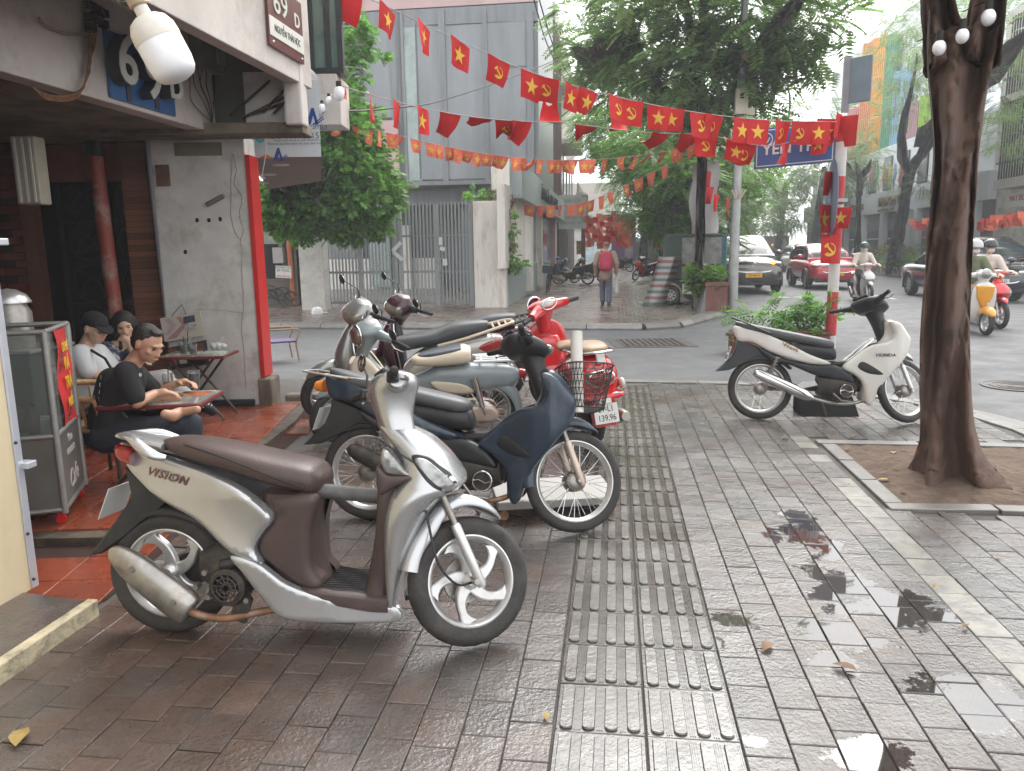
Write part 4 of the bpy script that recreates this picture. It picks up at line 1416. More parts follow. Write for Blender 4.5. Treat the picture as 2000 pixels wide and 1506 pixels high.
	for k in range(13):
		y0 = -.12 + k * .02
		b_.tube([(x, y0 + .006 * math.sin(x * 40 + k), np.interp(x, [-.1, .0, .12, .25, .33], [.262, .258, .248, .236, .228])) for x in np.linspace(-.02, .27, 12)], .0035, 4)
	b_.build('floor_ribs', M_PBLK, fo)
	b_ = MB().secz([(.22, .215, .33, .135), (.30, .235, .34, .13), (.45, .27, .36, .15), (.58, .285, .36, .165), (.66, .29, .38, .16), (.74, .31, .42, .13), (.80, .31, .42, .09)], 20, 3, 3.2)
	b_.build('inner_shield', inner, t, smooth=60)
	# apron / leg shield with headlight
	b_ = MB().secz([(.135, .31, .352, .12), (.2, .308, .372, .148), (.37, .302, .415, .178), (.52, .30, .475, .198), (.60, .312, .54, .204), (.645, .325, .612, .200), (.675, .34, .625, .19), (.72, .37, .60, .175), (.78, .36, .555, .150), (.84, .31, .49, .115), (.885, .275, .40, .075), (.90, .28, .37, .04)], 44, 6, 2.3)
	b_.build('leg_shield', paint, t, smooth=60)
	_st = np.array([(.60, .312, .54, .204), (.645, .325, .612, .200), (.675, .34, .625, .19), (.72, .37, .60, .175), (.78, .36, .555, .150), (.84, .31, .49, .115)])
	def wap(x, z):
		xb, xf, w_ = (np.interp(z, _st[:, 0], _st[:, k]) for k in (1, 2, 3))
		q = min(.999, abs(x - (xb + xf) / 2) / ((xf - xb) / 2))
		return w_ * (1 - q ** 2.3) ** (1 / 2.3)
	lens = [V(*p) for p in ((842, 868), (862, 868), (886, 886), (906, 906), (917, 924), (908, 928), (890, 917), (866, 896))]
	rim = [V(*p) for p in ((836, 864), (863, 863), (890, 882), (911, 903), (922, 925), (909, 933), (887, 922), (862, 901))]
	for q in (1, -1):
		panel(MB(), rim, lambda x, z: wap(x, z) + .004, .02, .004, .02, sides=(q,)).build('headlight_rim', M_PBLK, t, smooth=50)
		panel(MB(), lens, lambda x, z: wap(x, z) + .009, .02, .006, .02, sides=(q,)).build('headlight', M_LENS, t, smooth=50)
	MB().tube(cr_pts([(.31, -.118, .84), (.40, -.150, .79), (.50, -.168, .735), (.57, -.15, .70)], 5), .0035, 5).build('panel_gap', M_PBLK, t)
	for sg in (1, -1):
		MB().ell((.515, sg * .125, .735), (.022, .012, .012), 10, 6).build('indicator', M_AMB, t, smooth=80)
	vis = [V(*p) for p in ((783, 850), (800, 860), (828, 892), (838, 898), (795, 896), (782, 880))]
	for q in (1, -1):
		panel(MB(), vis, .166, .05, .01, .03, sides=(q,)).build('side_lens', M_LENS, t, smooth=50)
	dk_ = [V(*p) for p in ((775, 880), (795, 897), (838, 900), (800, 922), (778, 930))]
	panel(MB(), dk_, .185, .06, .01, .03).build('dark_trim', inner, t, smooth=50)
	# front mudguard, forks
	arch(MB(M), fx, r, [(168, .285, .05, .05), (150, .292, .055, .05), (128, .305, .062, .055), (108, .345, .065, .05), (92, .345, .065, .045), (78, .325, .06, .035), (66, .302, .04, .02), (58, .285, .008, .006)]).build('front_mudguard', paint, t, smooth=60)
	for sg in (1, -1):
		a, b = Vector((.475, sg * .072, .66)), Vector((.655, sg * .072, .235))
		fk = MB(M).tube([a, a.lerp(b, .45)], .0135, 10).build('fork_leg', M_STEEL, t, smooth=60)
		MB(M).tube([a.lerp(b, .42), a.lerp(b, .45), a.lerp(b, .97), b], [.018, .021, .02, .016], 14).build('fork_slider', M_RIM, fk, smooth=60)
	MB(M).tube(cr_pts([(.42, -.09, .6), (.44, -.10, .45), (.47, -.10, .33), (.55, -.07, .25), (.62, -.05, .25)], 4), .005, 6).build('brake_hose', M_PBLK, t)
	MB(M).lathe([(0, -.095), (.012, -.095), (.012, .095), (0, .095)], (fx, 0, r), 10, 'y').build('axle', M_STEEL, t)
	# head: column and handlebar fairing
	Mh = steer_m(.50, .62, steer)
	b_ = MB(Mh).secz([(.77, .31, .43, .06), (.84, .29, .42, .068), (.92, .265, .41, .075), (.99, .245, .42, .095), (1.03, .24, .43, .12), (1.07, .25, .42, .12), (1.095, .29, .38, .075)], 24, 4, 2.6)
	hc = b_.build('handlebar_cover', paint, t, smooth=60)
	for sg in (1, -1):
		MB(Mh).tube(cr_pts([(.33, sg * .06, 1.04), (.315, sg * .14, 1.035), (.295, sg * .20, 1.03)], 4), [.05, .05, .048, .045, .043, .041, .04, .036, .03], 14, flat=.85).build('bar_cowl', paint, hc, smooth=60)
	MB(Mh).box((.30, 0, 1.085), (.06, .13, .02), (0, .5, 0)).build('dashboard', M_PBLK, hc, bevel=.008)
	grip_set(t, Mh, .295, 1.04, .34, .05, 0, mirror=mirror)
	# side stand
	MB().tube([(-.1, .12, .17), (-.05, .2, .06), (-.03, .23, .0)], .011, 8).build('side_stand', M_STEEL, t)
	if decal:
		p = V(357, 910)
		ang = math.radians(-12)
		for sg in (-1,):
			q = wtail(*p) + .004
			ax = Vector((math.cos(ang), -.14, math.sin(ang)))
			text('side_lettering', decal, .046, mat('brown decal', (.13, .045, .035), .4, var=0), t, frame((p[0], sg * (q + .007), p[1]), ax, (math.sin(-ang), .18, math.cos(ang))), .0015, shear=.25, xscale=1.15, space=1.15, bold=.0006)
	return M
vr, vf = G(322, 1234), G(935, 1247)
vis = bike('silver_scooter', 'silver scooter with brown seat and floor, nearest of the parked row', vr, vf, -5, -1.0, 'scooter')
scooter(vis, M_SILV, M_BRWN, M_BSEAT, 33, True, 'VISION', mat('scuffed muffler shield', (.36, .345, .32), .34, metal=.8, var=.3, scale=9, dirt=(.22, .13, .09), dscale=6, damt=.6), mirror={1: (.0, .36, .17)}, plate_txt=['29-X5', '482.06'])
MB().tube([(.02, -.05, .625), (.33, -.05, .60)], .030, 16).build('padded_bar', mat('worn grey tube', (.10, .10, .10), .45, var=.3, scale=15), vis, smooth=60)
# ------------------------------------------------------------------ underbone motorbikes (white and blue)
def underbone(t, paint, dark, seatm, steer, white=True, decals=(), plate_txt=('29-S6', '204.17'), basket=False, muff=M_CHROME, rails=True, mirror=None, dusty=False):
	def V(px, py):
		return ((px - 1615) / 213.0, (822 - py) / 213.0)
	rx, fx, r = -.61, .61, .285
	M = steer_m(.45, .62, steer, 26)
	wheel(t, 'rear_wheel', rx, r, .078, None, 'spokes', ri=.222, n=48, tread=False)
	wheel(t, 'front_wheel', fx, r, .068, M, 'spokes', ri=.226, n=48, tread=False)
	# tail cowl
	def wt(x, z):
		return float(np.interp(x, [-.9, -.7, -.4, -.1, .0], [.06, .10, .13, .12, .11])) - max(0, .55 - z) * .12
	tail = [V(*p) for p in ((1432, 641), (1455, 645), (1490, 655), (1535, 675), (1570, 693), (1608, 708), (1604, 713), (1570, 711), (1535, 702), (1500, 690), (1466, 672), (1440, 668))]
	panel(MB(), tail, wt, .05, .02, .025).build('tail_cover', paint, t, smooth=50)
	low = [V(*p) for p in ((1480, 682), (1530, 702), (1580, 712), (1610, 712), (1640, 725), (1655, 745), (1640, 745), (1590, 735), (1540, 715), (1500, 705))]
	panel(MB(), low, lambda x, z: .105, .06, .02, .03).build('side_cover', dark, t, smooth=50)
	MB().secx([(-.86, .73, .845, .03), (-.83, .72, .84, .07), (-.76, .715, .81, .085), (-.70, .71, .78, .07)], 18, 3).build('tail_light', M_TAIL, t, smooth=60)
	# seat
	MB().secx([(-.84, .83, .90, .04), (-.75, .80, .885, .085), (-.60, .765, .855, .105), (-.4, .72, .815, .12), (-.2, .68, .775, .125), (-.06, .655, .745, .11), (0, .66, .72, .075), (.012, .675, .70, .04)], 24, 5, 2.7).build('seat', seatm, t, smooth=70)
	MB().secx([(-.3, .60, .72, .10), (-.1, .56, .70, .10), (.0, .55, .68, .08), (.03, .56, .64, .05)], 16, 3).build('seat_base', dark, t, smooth=60)
	if rails:
		for sg in (1, -1):
			MB().tube(cr_pts([(-.87, sg * .03, .93), (-.8, sg * .085, .90), (-.68, sg * .12, .845), (-.55, sg * .13, .79)], 4), .011, 8, flat=.7).build('grab_rail', dark, t, smooth=60)
	# rear mudguard, plate
	hg = [V(*p) for p in ((1440, 668), (1475, 680), (1500, 700), (1475, 700), (1448, 715), (1425, 726), (1400, 729), (1412, 718), (1430, 700), (1437, 685))]
	MB().prism(hg, (0, 0, 0), (1, 0, 0), (0, 0, 1), (0, 1, 0), -.055, .055, .008).build('rear_mudguard', dark, t, smooth=40)
	arch(MB(), rx, r, [(118, .315, .055, .04), (90, .31, .055, .04), (60, .315, .055, .03), (35, .33, .05, .02)]).build('inner_mudguard', dark, t, smooth=60)
	plate(t, (-.90, 0, .60), (-.94, 0, .33), (.33, 0, .94), .19, .14, plate_txt)
	# engine, frame, pegs
	b_ = MB()
	b_.secx([(-.12, .24, .42, .08), (0, .21, .44, .10), (.12, .22, .42, .10), (.2, .25, .40, .08)], 16, 3, 3)
	b_.secx([(.18, .27, .40, .06), (.34, .29, .41, .065), (.42, .3, .40, .06)], 14, 2, 3.5)
	for k in range(6):
		b_.box((.20 + k * .028, 0, .345), (.008, .16, .15))
	b_.tube([(-.2, 0, .5), (.1, 0, .52), (.35, 0, .6)], .03, 8)
	eng = b_.build('engine', M_ENG, t, smooth=40)
	b_ = MB()
	b_.lathe([(0, -.125), (.055, -.125), (.062, -.118), (.064, -.10)], (.11, 0, .285), 28, 'y')
	cv = b_.build('engine_cover', M_ENG, eng, smooth=40)
	b_ = MB().tube([(.11 + .054 * math.cos(a), -.127, .285 + .054 * math.sin(a)) for a in np.linspace(0, 2 * PI, 24, endpoint=False)], .006, 6, closed=True)
	b_.tube([(.06, -.127, .285), (.09, -.13, .295), (.13, -.13, .275), (.16, -.127, .285)], .006, 6)
	b_.build('cover_ring', M_CHROME, eng)
	MB().tube([(-.62, .06, .285), (-.1, .07, .29)], .026, 8).build('swing_arm', M_ENG, t)
	for sg in (1, -1):
		MB().tube([(.02, sg * .08, .20), (.02, sg * .21, .195)], .014, 8).build('foot_peg', M_GRIP, t)
	MB().tube([(.0, -.12, .26), (.06, -.15, .2), (.16, -.16, .19)], .008, 6).build('brake_pedal', M_STEEL, t)
	b_ = MB()
	b_.prism([(-.36, .30), (-.26, .36), (-.16, .37), (-.13, .33), (-.25, .30), (-.34, .27)], (0, -.13, 0), (1, 0, 0), (0, 0, 1), (0, 1, 0), 0, .025, .006)
	b_.build('pillion_peg_bracket', M_RIM, t)
	for sg in (1, -1):
		b_ = MB()
		spring(b_, (-.57, sg * .105, .31), (-.48, sg * .105, .58), turns=9)
		b_.build('rear_shock', M_STEEL, t)
	# exhaust
	p0, p1 = V(1470, 728), V(1578, 776)
	ax = Vector((p1[0] - p0[0], 0, p1[1] - p0[1]))
	rings = []
	for tt, hh in cr_pts([(0, .02), (.05, .042), (.3, .052), (.7, .05), (.9, .043), (1, .022)], 4):
		c_ = Vector((p0[0], -.13, p0[1])) + ax * tt
		per = Vector((-ax.z, 0, ax.x)).normalized()
		rings.append([c_ + per * hh * math.sin(a) + Vector((0, hh * .8 * math.cos(a), 0)) for a in np.linspace(0, 2 * PI, 18, endpoint=False)])
	MB().loft(rings).build('muffler', muff, t, smooth=50)
	MB().tube(cr_pts([(p1[0] - .01, -.13, p1[1]), (-.02, -.12, .175), (.14, -.10, .17), (.26, -.07, .2), (.36, -.03, .27)], 5), .0155, 10).build('exhaust_pipe', M_STEEL if white else M_RUST, t, smooth=60)
	# leg shield
	def wl(x, z):
		return float(np.interp(x, [.08, .25, .40, .52, .66], [.115, .135, .185, .195, .10]))
	ls = [V(*p) for p in ((1708, 632), (1724, 634), (1740, 652), (1748, 666), (1742, 690), (1722, 716), (1705, 738), (1694, 756), (1682, 785), (1672, 783), (1668, 760), (1664, 744), (1650, 730), (1632, 718), (1655, 694), (1680, 676), (1706, 668), (1715, 655))]
	panel(MB(), ls, wl, .06, .02, .022).build('leg_shield', paint, t, smooth=50)
	b_ = MB().secz([(.20, .24, .29, .12), (.32, .24, .36, .15), (.5, .28, .48, .15), (.66, .36, .60, .13), (.78, .42, .60, .11), (.88, .42, .52, .07), (.91, .43, .49, .04)], 24, 4, 2.6)
	b_.build('front_cowl', paint, t, smooth=60)
	for sg in (1, -1):
		for ang in (0,):
			MB().ell((.545, sg * .10, .80), (.03, .03, .022), 12, 8).build('indicator', M_AMB if not white else M_LENS, t, smooth=80)
	vent = [V(*p) for p in ((1656, 716), (1666, 706), (1697, 726), (1692, 730), (1672, 727))]
	for q in (1, -1):
		panel(MB(), vent, lambda x, z: wl(x, z) + .003, .02, .006, .03, sides=(q,), smooth_n=2).build('side_vent', M_PBLK, t, smooth=50)
	if white:
		for sg in (1, -1):
			MB().tube([(.10, sg * .07, .53), (.18, sg * .075, .60), (.33, sg * .075, .74), (.36, sg * .03, .745)], .006, 6).build('carrier_wire', M_CHROME, t)
	# fork, mudguard
	for sg in (1, -1):
		fa, fb = Vector((.485, sg * .075, .66)), Vector((.635, sg * .075, .26))
		fk = MB(M).tube([fa, fa.lerp(fb, .5)], .015, 10).build('fork_leg', M_STEEL, t, smooth=60)
		MB(M).tube([fa.lerp(fb, .4), fa.lerp(fb, .42), fa.lerp(fb, .95), fb], [.018, .021, .019, .014], 12).build('fork_slider', M_GOLDC if not white else M_RIM, fk, smooth=60)
	arch(MB(M), fx, r, [(188, .305, .05, .05), (165, .308, .055, .05), (140, .312, .055, .05), (115, .32, .055, .05), (95, .335, .055, .045)]).build('front_mudguard', dark if white else paint, t, smooth=60)
	arch(MB(M), fx, r, [(128, .36, .075, .10), (112, .375, .075, .08), (95, .37, .068, .06), (78, .345, .05, .04), (66, .325, .02, .01), (62, .318, .005, .003)]).build('fork_cover', paint, t, smooth=60)
	MB(M).lathe([(0, -.10), (.011, -.10), (.011, .10), (0, .10)], (fx, 0, r), 10, 'y').build('axle', M_STEEL, t)
	# head
	b_ = MB(M).secz([(.72, .40, .50, .055), (.85, .36, .47, .06), (.95, .31, .44, .07), (1.0, .28, .43, .09)], 18, 3)
	b_.secz([(.975, .24, .44, .10), (1.01, .21, .46, .14), (1.05, .19, .43, .15), (1.085, .20, .36, .13), (1.10, .24, .30, .08)], 24, 4, 2.6)
	hc = b_.build('handlebar_cover', dark, t, smooth=60)
	for sg in (1, -1):
		MB(M).tube(cr_pts([(.31, sg * .08, 1.04), (.275, sg * .16, 1.05), (.235, sg * .24, 1.055)], 4), [.05, .05, .048, .044, .04, .036, .032, .028, .024], 12, flat=.8).build('bar_cowl', dark, hc, smooth=60)
	MB(M).secx([(.41, .985, 1.06, .09), (.455, .99, 1.055, .085), (.475, 1.0, 1.045, .06)], 20, 3).build('headlight', M_LENS, t, smooth=60)
	MB(M).box((.245, 0, 1.095), (.07, .17, .012), (0, .45, 0)).build('dashboard', M_PBLK, hc, bevel=.005)
	grip_set(t, M, .29, 1.05, .345, .09, .015, mirror=mirror)
	MB().tube([(-.05, .10, .18), (0, .19, .05), (.02, .22, 0)], .010, 8).build('side_stand', M_STEEL, t)
	for (body, px, py, sz, m_) in decals:
		p = V(px, py)
		text('side_lettering', body, sz, m_, t, frame((p[0], -wl(*p) - .004 if p[0] > .05 else -wt(*p) - .004, p[1]), (1, -.02, 0 if p[0] > .05 else -.42), (0, 0, 1)), .001, bold=.001, xscale=1.2)
	return M
M_WPNT = mat('white bike paint', (0.66, 0.645, 0.60), 0.25, var=0.05, coat=.5, dirt=(.50, .42, .33), dscale=3, damt=.35)
M_NAVY = mat('faded navy bike paint', (0.022, 0.036, 0.058), 0.30, var=0.25, scale=5, coat=.35, dirt=(.085, .095, .105), dscale=5, damt=.55)
M_DKP = mat('black bike trim', (0.025, 0.027, 0.03), 0.4, var=0.2, dirt=(.06, .06, .06), damt=.4)
ww = bike('white_motorbike', 'white underbone motorbike with grey seat parked alone beside the big tree', G(1482, 819), G(1762, 826), -6, 0)
underbone(ww, M_WPNT, M_DKP, M_GSEAT, 33, True, (('HONDA', 1701, 693, .036, M_INKK), ('Wave', 1535, 680, .05, mat('orange brown decal', (.30, .14, .04), .4, var=0))), ('29-K9', '518.30'))
wb = bike('navy_motorbike', 'worn navy underbone motorbike with black wire front basket', G(716, 1014), G(1125, 1038), -7, 0)
MW = underbone(wb, M_NAVY, M_PBLK, M_GSEAT, 30, False, (), ('AN3', '756.24'), rails=False, muff=M_ENG, dusty=True)
for sg in (1, -1):
	panel(MB(), [(.43, .86), (.46, .87), (.56, .74), (.60, .68), (.575, .69), (.50, .77)], .125, .03, .008, .03, sides=(sg,)).build('cream_flash', mat('cream decal', (.55, .46, .33), .35, var=.05), wb, smooth=50)
bs = MB(MW)
NB, NR = 16, 8
def bask(u, v):
	"""u round the rim 0..1, v height 0..1"""
	a = 2 * PI * u
	hx, hy = .115 + .035 * v, .14 + .035 * v
	return (.655 + .02 * v + hx * math.copysign(abs(math.cos(a)) ** .55, math.cos(a)), hy * math.copysign(abs(math.sin(a)) ** .55, math.sin(a)), .69 + .245 * v)
for v in np.linspace(0, 1, NR):
	bs.tube([bask(u, v) for u in np.linspace(0, 1, 28, endpoint=False)], .0045 if v in (0, 1) else .0022, 4, closed=True)
for k in range(36):
	for sh in (-1, 1):
		bs.tube([bask(k / 36 + sh * .06 * v, v) for v in np.linspace(0, 1, 5)], .0022, 4, caps=False)
for y in np.linspace(-.12, .12, 8):
	bs.tube([(.55, y, .69), (.765, y, .69)], .0025, 4)
bk_ = bs.build('front_basket', M_WIRE, wb)
MB(MW).tube([(.60, -.10, .66), (.595, -.11, 1.12)], .034, 16).build('basket_upright', mat('white plastic pipe', (.62, .58, .54), .5, var=.1, scale=4), wb, smooth=60)
b_ = MB()
for y in (-.09, .09):
	b_.tube([(-.85, y, .86), (-.45, y, .82), (-.42, y, .72)], .007, 6)
for x in (-.85, -.75, -.65, -.55):
	b_.tube([(x, -.09, .862 + (x + .85) * -.1), (x, .09, .862 + (x + .85) * -.1)], .006, 6)
b_.tube([(-.98, -.10, .88), (-.98, .10, .88)], .006, 6)
for y in (-.1, .1):
	b_.tube([(-.98, y, .88), (-.7, y, .84)], .006, 6)
b_.build('rear_rack', M_STEEL, wb)
MB().secx([(-.93, .76, .82, .06), (-.88, .75, .83, .07)], 12, 2).build('rear_indicator', M_AMB, wb, smooth=60)
# ------------------------------------------------------------------ red classic scooter seen from behind
M_REDV = mat('glossy red scooter paint', (0.56, 0.010, 0.014), 0.16, var=0.05, coat=1.0)
M_TAN = mat('tan seat leather', (0.30, 0.205, 0.125), 0.45, var=0.1, bump=.1, bscale=120)
def vespa(t, paint, seatm, steer, plate_txt):
	rx, fx, r = -.64, .64, .225
	M = steer_m(.50, .60, steer, 26)
	wheel(t, 'rear_wheel', rx, r, .105, None, 'alloy', ri=.15, n=40, disc=False)
	wheel(t, 'front_wheel', fx, r, .10, M, 'alloy', ri=.15, n=40, disc=False)
	b_ = MB().secx([(-.96, .48, .62, .05), (-.93, .40, .72, .13), (-.84, .33, .755, .185), (-.68, .29, .765, .215), (-.5, .27, .75, .215), (-.32, .26, .70, .18), (-.2, .25, .62, .12), (-.13, .26, .5, .06)], 36, 5, 2.35)
	b_.build('rear_body', paint, t, smooth=70)
	MB().secx([(-.92, .78, .815, .05), (-.86, .765, .84, .11), (-.7, .755, .855, .135), (-.5, .735, .83, .14), (-.36, .73, .80, .135), (-.22, .725, .81, .115), (-.13, .74, .79, .06)], 26, 4, 2.6).build('seat', seatm, t, smooth=70)
	# chrome grab rail
	MB().tube(cr_pts([(-.55, -.15, .78), (-.75, -.155, .785), (-.92, -.13, .79), (-1.0, -.06, .80), (-1.01, 0, .80), (-1.0, .06, .80), (-.92, .13, .79), (-.75, .155, .785), (-.55, .15, .78)], 4), .012, 8).build('grab_rail', M_CHROME, t, smooth=70)
	MB().box((-.975, 0, .745), (.03, .07, .075), (0, .35, 0)).build('rack_mount', M_WHITE, t, bevel=.01)
	MB().secx([(-.985, .54, .63, .06), (-.965, .52, .655, .115), (-.92, .51, .665, .125)], 26, 3, 2.2).build('tail_light_rim', M_CHROME, t, smooth=60)
	MB().secx([(-.998, .545, .63, .055), (-.975, .535, .645, .10), (-.95, .53, .65, .11)], 26, 3, 2.2).build('tail_light', M_TAIL, t, smooth=60)
	for sg in (1, -1):
		MB().ell((-.90, sg * .185, .52), (.05, .025, .045), 14, 8).build('indicator', mat('pale indicator', (.62, .56, .48), .15, coat=.6, var=.1), t, smooth=80)
	MB().secx([(-1.0, .425, .47, .13), (-.97, .415, .48, .18), (-.90, .41, .48, .19)], 18, 2, 3).build('rear_bumper', paint, t, smooth=60)
	MB().box((-1.0, 0, .42), (.02, .10, .04), (0, .2, 0)).build('plate_lamp', M_WHITE, t, bevel=.006)
	plate(t, (-1.01, 0, .325), (-.97, 0, .22), (.22, 0, .97), .195, .15, plate_txt)
	MB().prism([(-.99, .22), (-.93, .22), (-.86, .42), (-.98, .42)], (0, 0, 0), (1, 0, 0), (0, 0, 1), (0, 1, 0), -.09, .09, .01).build('rear_mudguard', paint, t, smooth=40)
	MB().tube(cr_pts([(-.98, -.17, .27), (-.8, -.175, .24), (-.6, -.16, .21), (-.45, -.12, .2)], 4), [.035, .05, .055, .058, .058, .057, .055, .054, .05, .045, .04, .03, .02], 16).build('muffler', M_STEEL, t, smooth=60)
	MB().secx([(-.75, .15, .36, .14), (-.55, .14, .4, .15), (-.35, .15, .38, .12)], 16, 3).build('engine', M_ENG, t, smooth=60)
	MB().secx([(-.2, .2, .27, .11), (0, .2, .255, .17), (.2, .2, .255, .18), (.34, .21, .28, .16)], 18, 3, 5).build('floorboard', paint, t, smooth=60)
	MB().secz([(.2, .30, .36, .16), (.3, .33, .40, .19), (.5, .38, .44, .205), (.68, .41, .47, .205), (.8, .41, .485, .19), (.88, .41, .48, .14), (.92, .41, .46, .07)], 32, 4, 2.8).build('leg_shield', paint, t, smooth=70)
	b_ = MB().secz([(.50, .37, .41, .10), (.62, .33, .41, .12), (.72, .32, .41, .115), (.78, .34, .41, .09)], 20, 3, 3)
	gb = b_.build('glove_box', paint, t, smooth=70)
	MB().lathe([(0, 0), (.014, 0), (.016, .01)], (.318, 0, .66), 14, 'x').build('lock', M_STEEL, gb)
	arch(MB(M), fx, r, [(150, .25, .06, .08), (120, .262, .075, .10), (90, .268, .078, .11), (60, .262, .07, .09), (35, .25, .04, .05), (28, .245, .01, .01)]).build('front_mudguard', paint, t, smooth=70)
	MB(M).tube([(.46, .05, .6), (.60, .06, .225)], .03, 10).build('fork_leg', M_STEEL, t)
	b_ = MB(M).secz([(.82, .37, .47, .06), (.92, .33, .46, .07), (1.0, .28, .47, .10), (1.05, .25, .50, .125), (1.09, .26, .49, .12), (1.12, .31, .43, .07)], 28, 4, 2.4)
	hd = b_.build('head_fairing', paint, t, smooth=70)
	MB(M).lathe([(0, .06), (.05, .055), (.082, .03), (.09, 0)], (.455, 0, 1.06), 26, 'x').build('headlight', M_LENS, t, smooth=70)
	MB(M).tube([(.465, .09 * math.cos(a), 1.06 + .09 * math.sin(a)) for a in np.linspace(0, 2 * PI, 28, endpoint=False)], .010, 8, closed=True).build('headlight_rim', M_CHROME, t, smooth=70)
	MB(M).ell((.295, 0, 1.085), (.05, .085, .045), 22, 10, Euler((0, -.4, 0)).to_matrix()).build('speedometer', mat('speedometer glass', (.50, .50, .49), .12, var=.3, scale=30, coat=.6), hd, smooth=80)
	MB(M).tube([(.262 - .02 * math.sin(a) * 0 - .012, .09 * math.cos(a), 1.085 + .048 * math.sin(a)) for a in np.linspace(0, 2 * PI, 24, endpoint=False)], .006, 6, closed=True).build('dial_rim', M_CHROME, hd, smooth=70)
	for sg in (1, -1):
		MB(M).tube(cr_pts([(.32, sg * .06, 1.05), (.30, sg * .15, 1.04), (.27, sg * .23, 1.03)], 4), [.058, .055, .053, .05, .047, .044, .042, .04, .038], 14).build('bar_cowl', paint, hd, smooth=70)
		MB(M).tube([(.268, sg * .23, 1.03), (.25, sg * .35, 1.02)], .019, 12).build('grip', M_GRIP, t, smooth=60)
		MB(M).tube([(.31, sg * .22, 1.02), (.33, sg * .28, 1.0), (.31, sg * .36, .99)], [.008, .007, .006], 8).build('lever', M_CHROME, t, smooth=60)
	MB().tube([(0, .1, .2), (.05, .2, .05), (.06, .23, 0)], .011, 8).build('side_stand', M_STEEL, t)
	return M
rv = bike('red_scooter', 'glossy red classic scooter with tan seat and plate 29-L1 139.96', G(1168, 872), G(1062, 800), -5, 0, 'scooter')
vespa(rv, M_REDV, M_TAN, 28, ['29-L1', '139.96'])
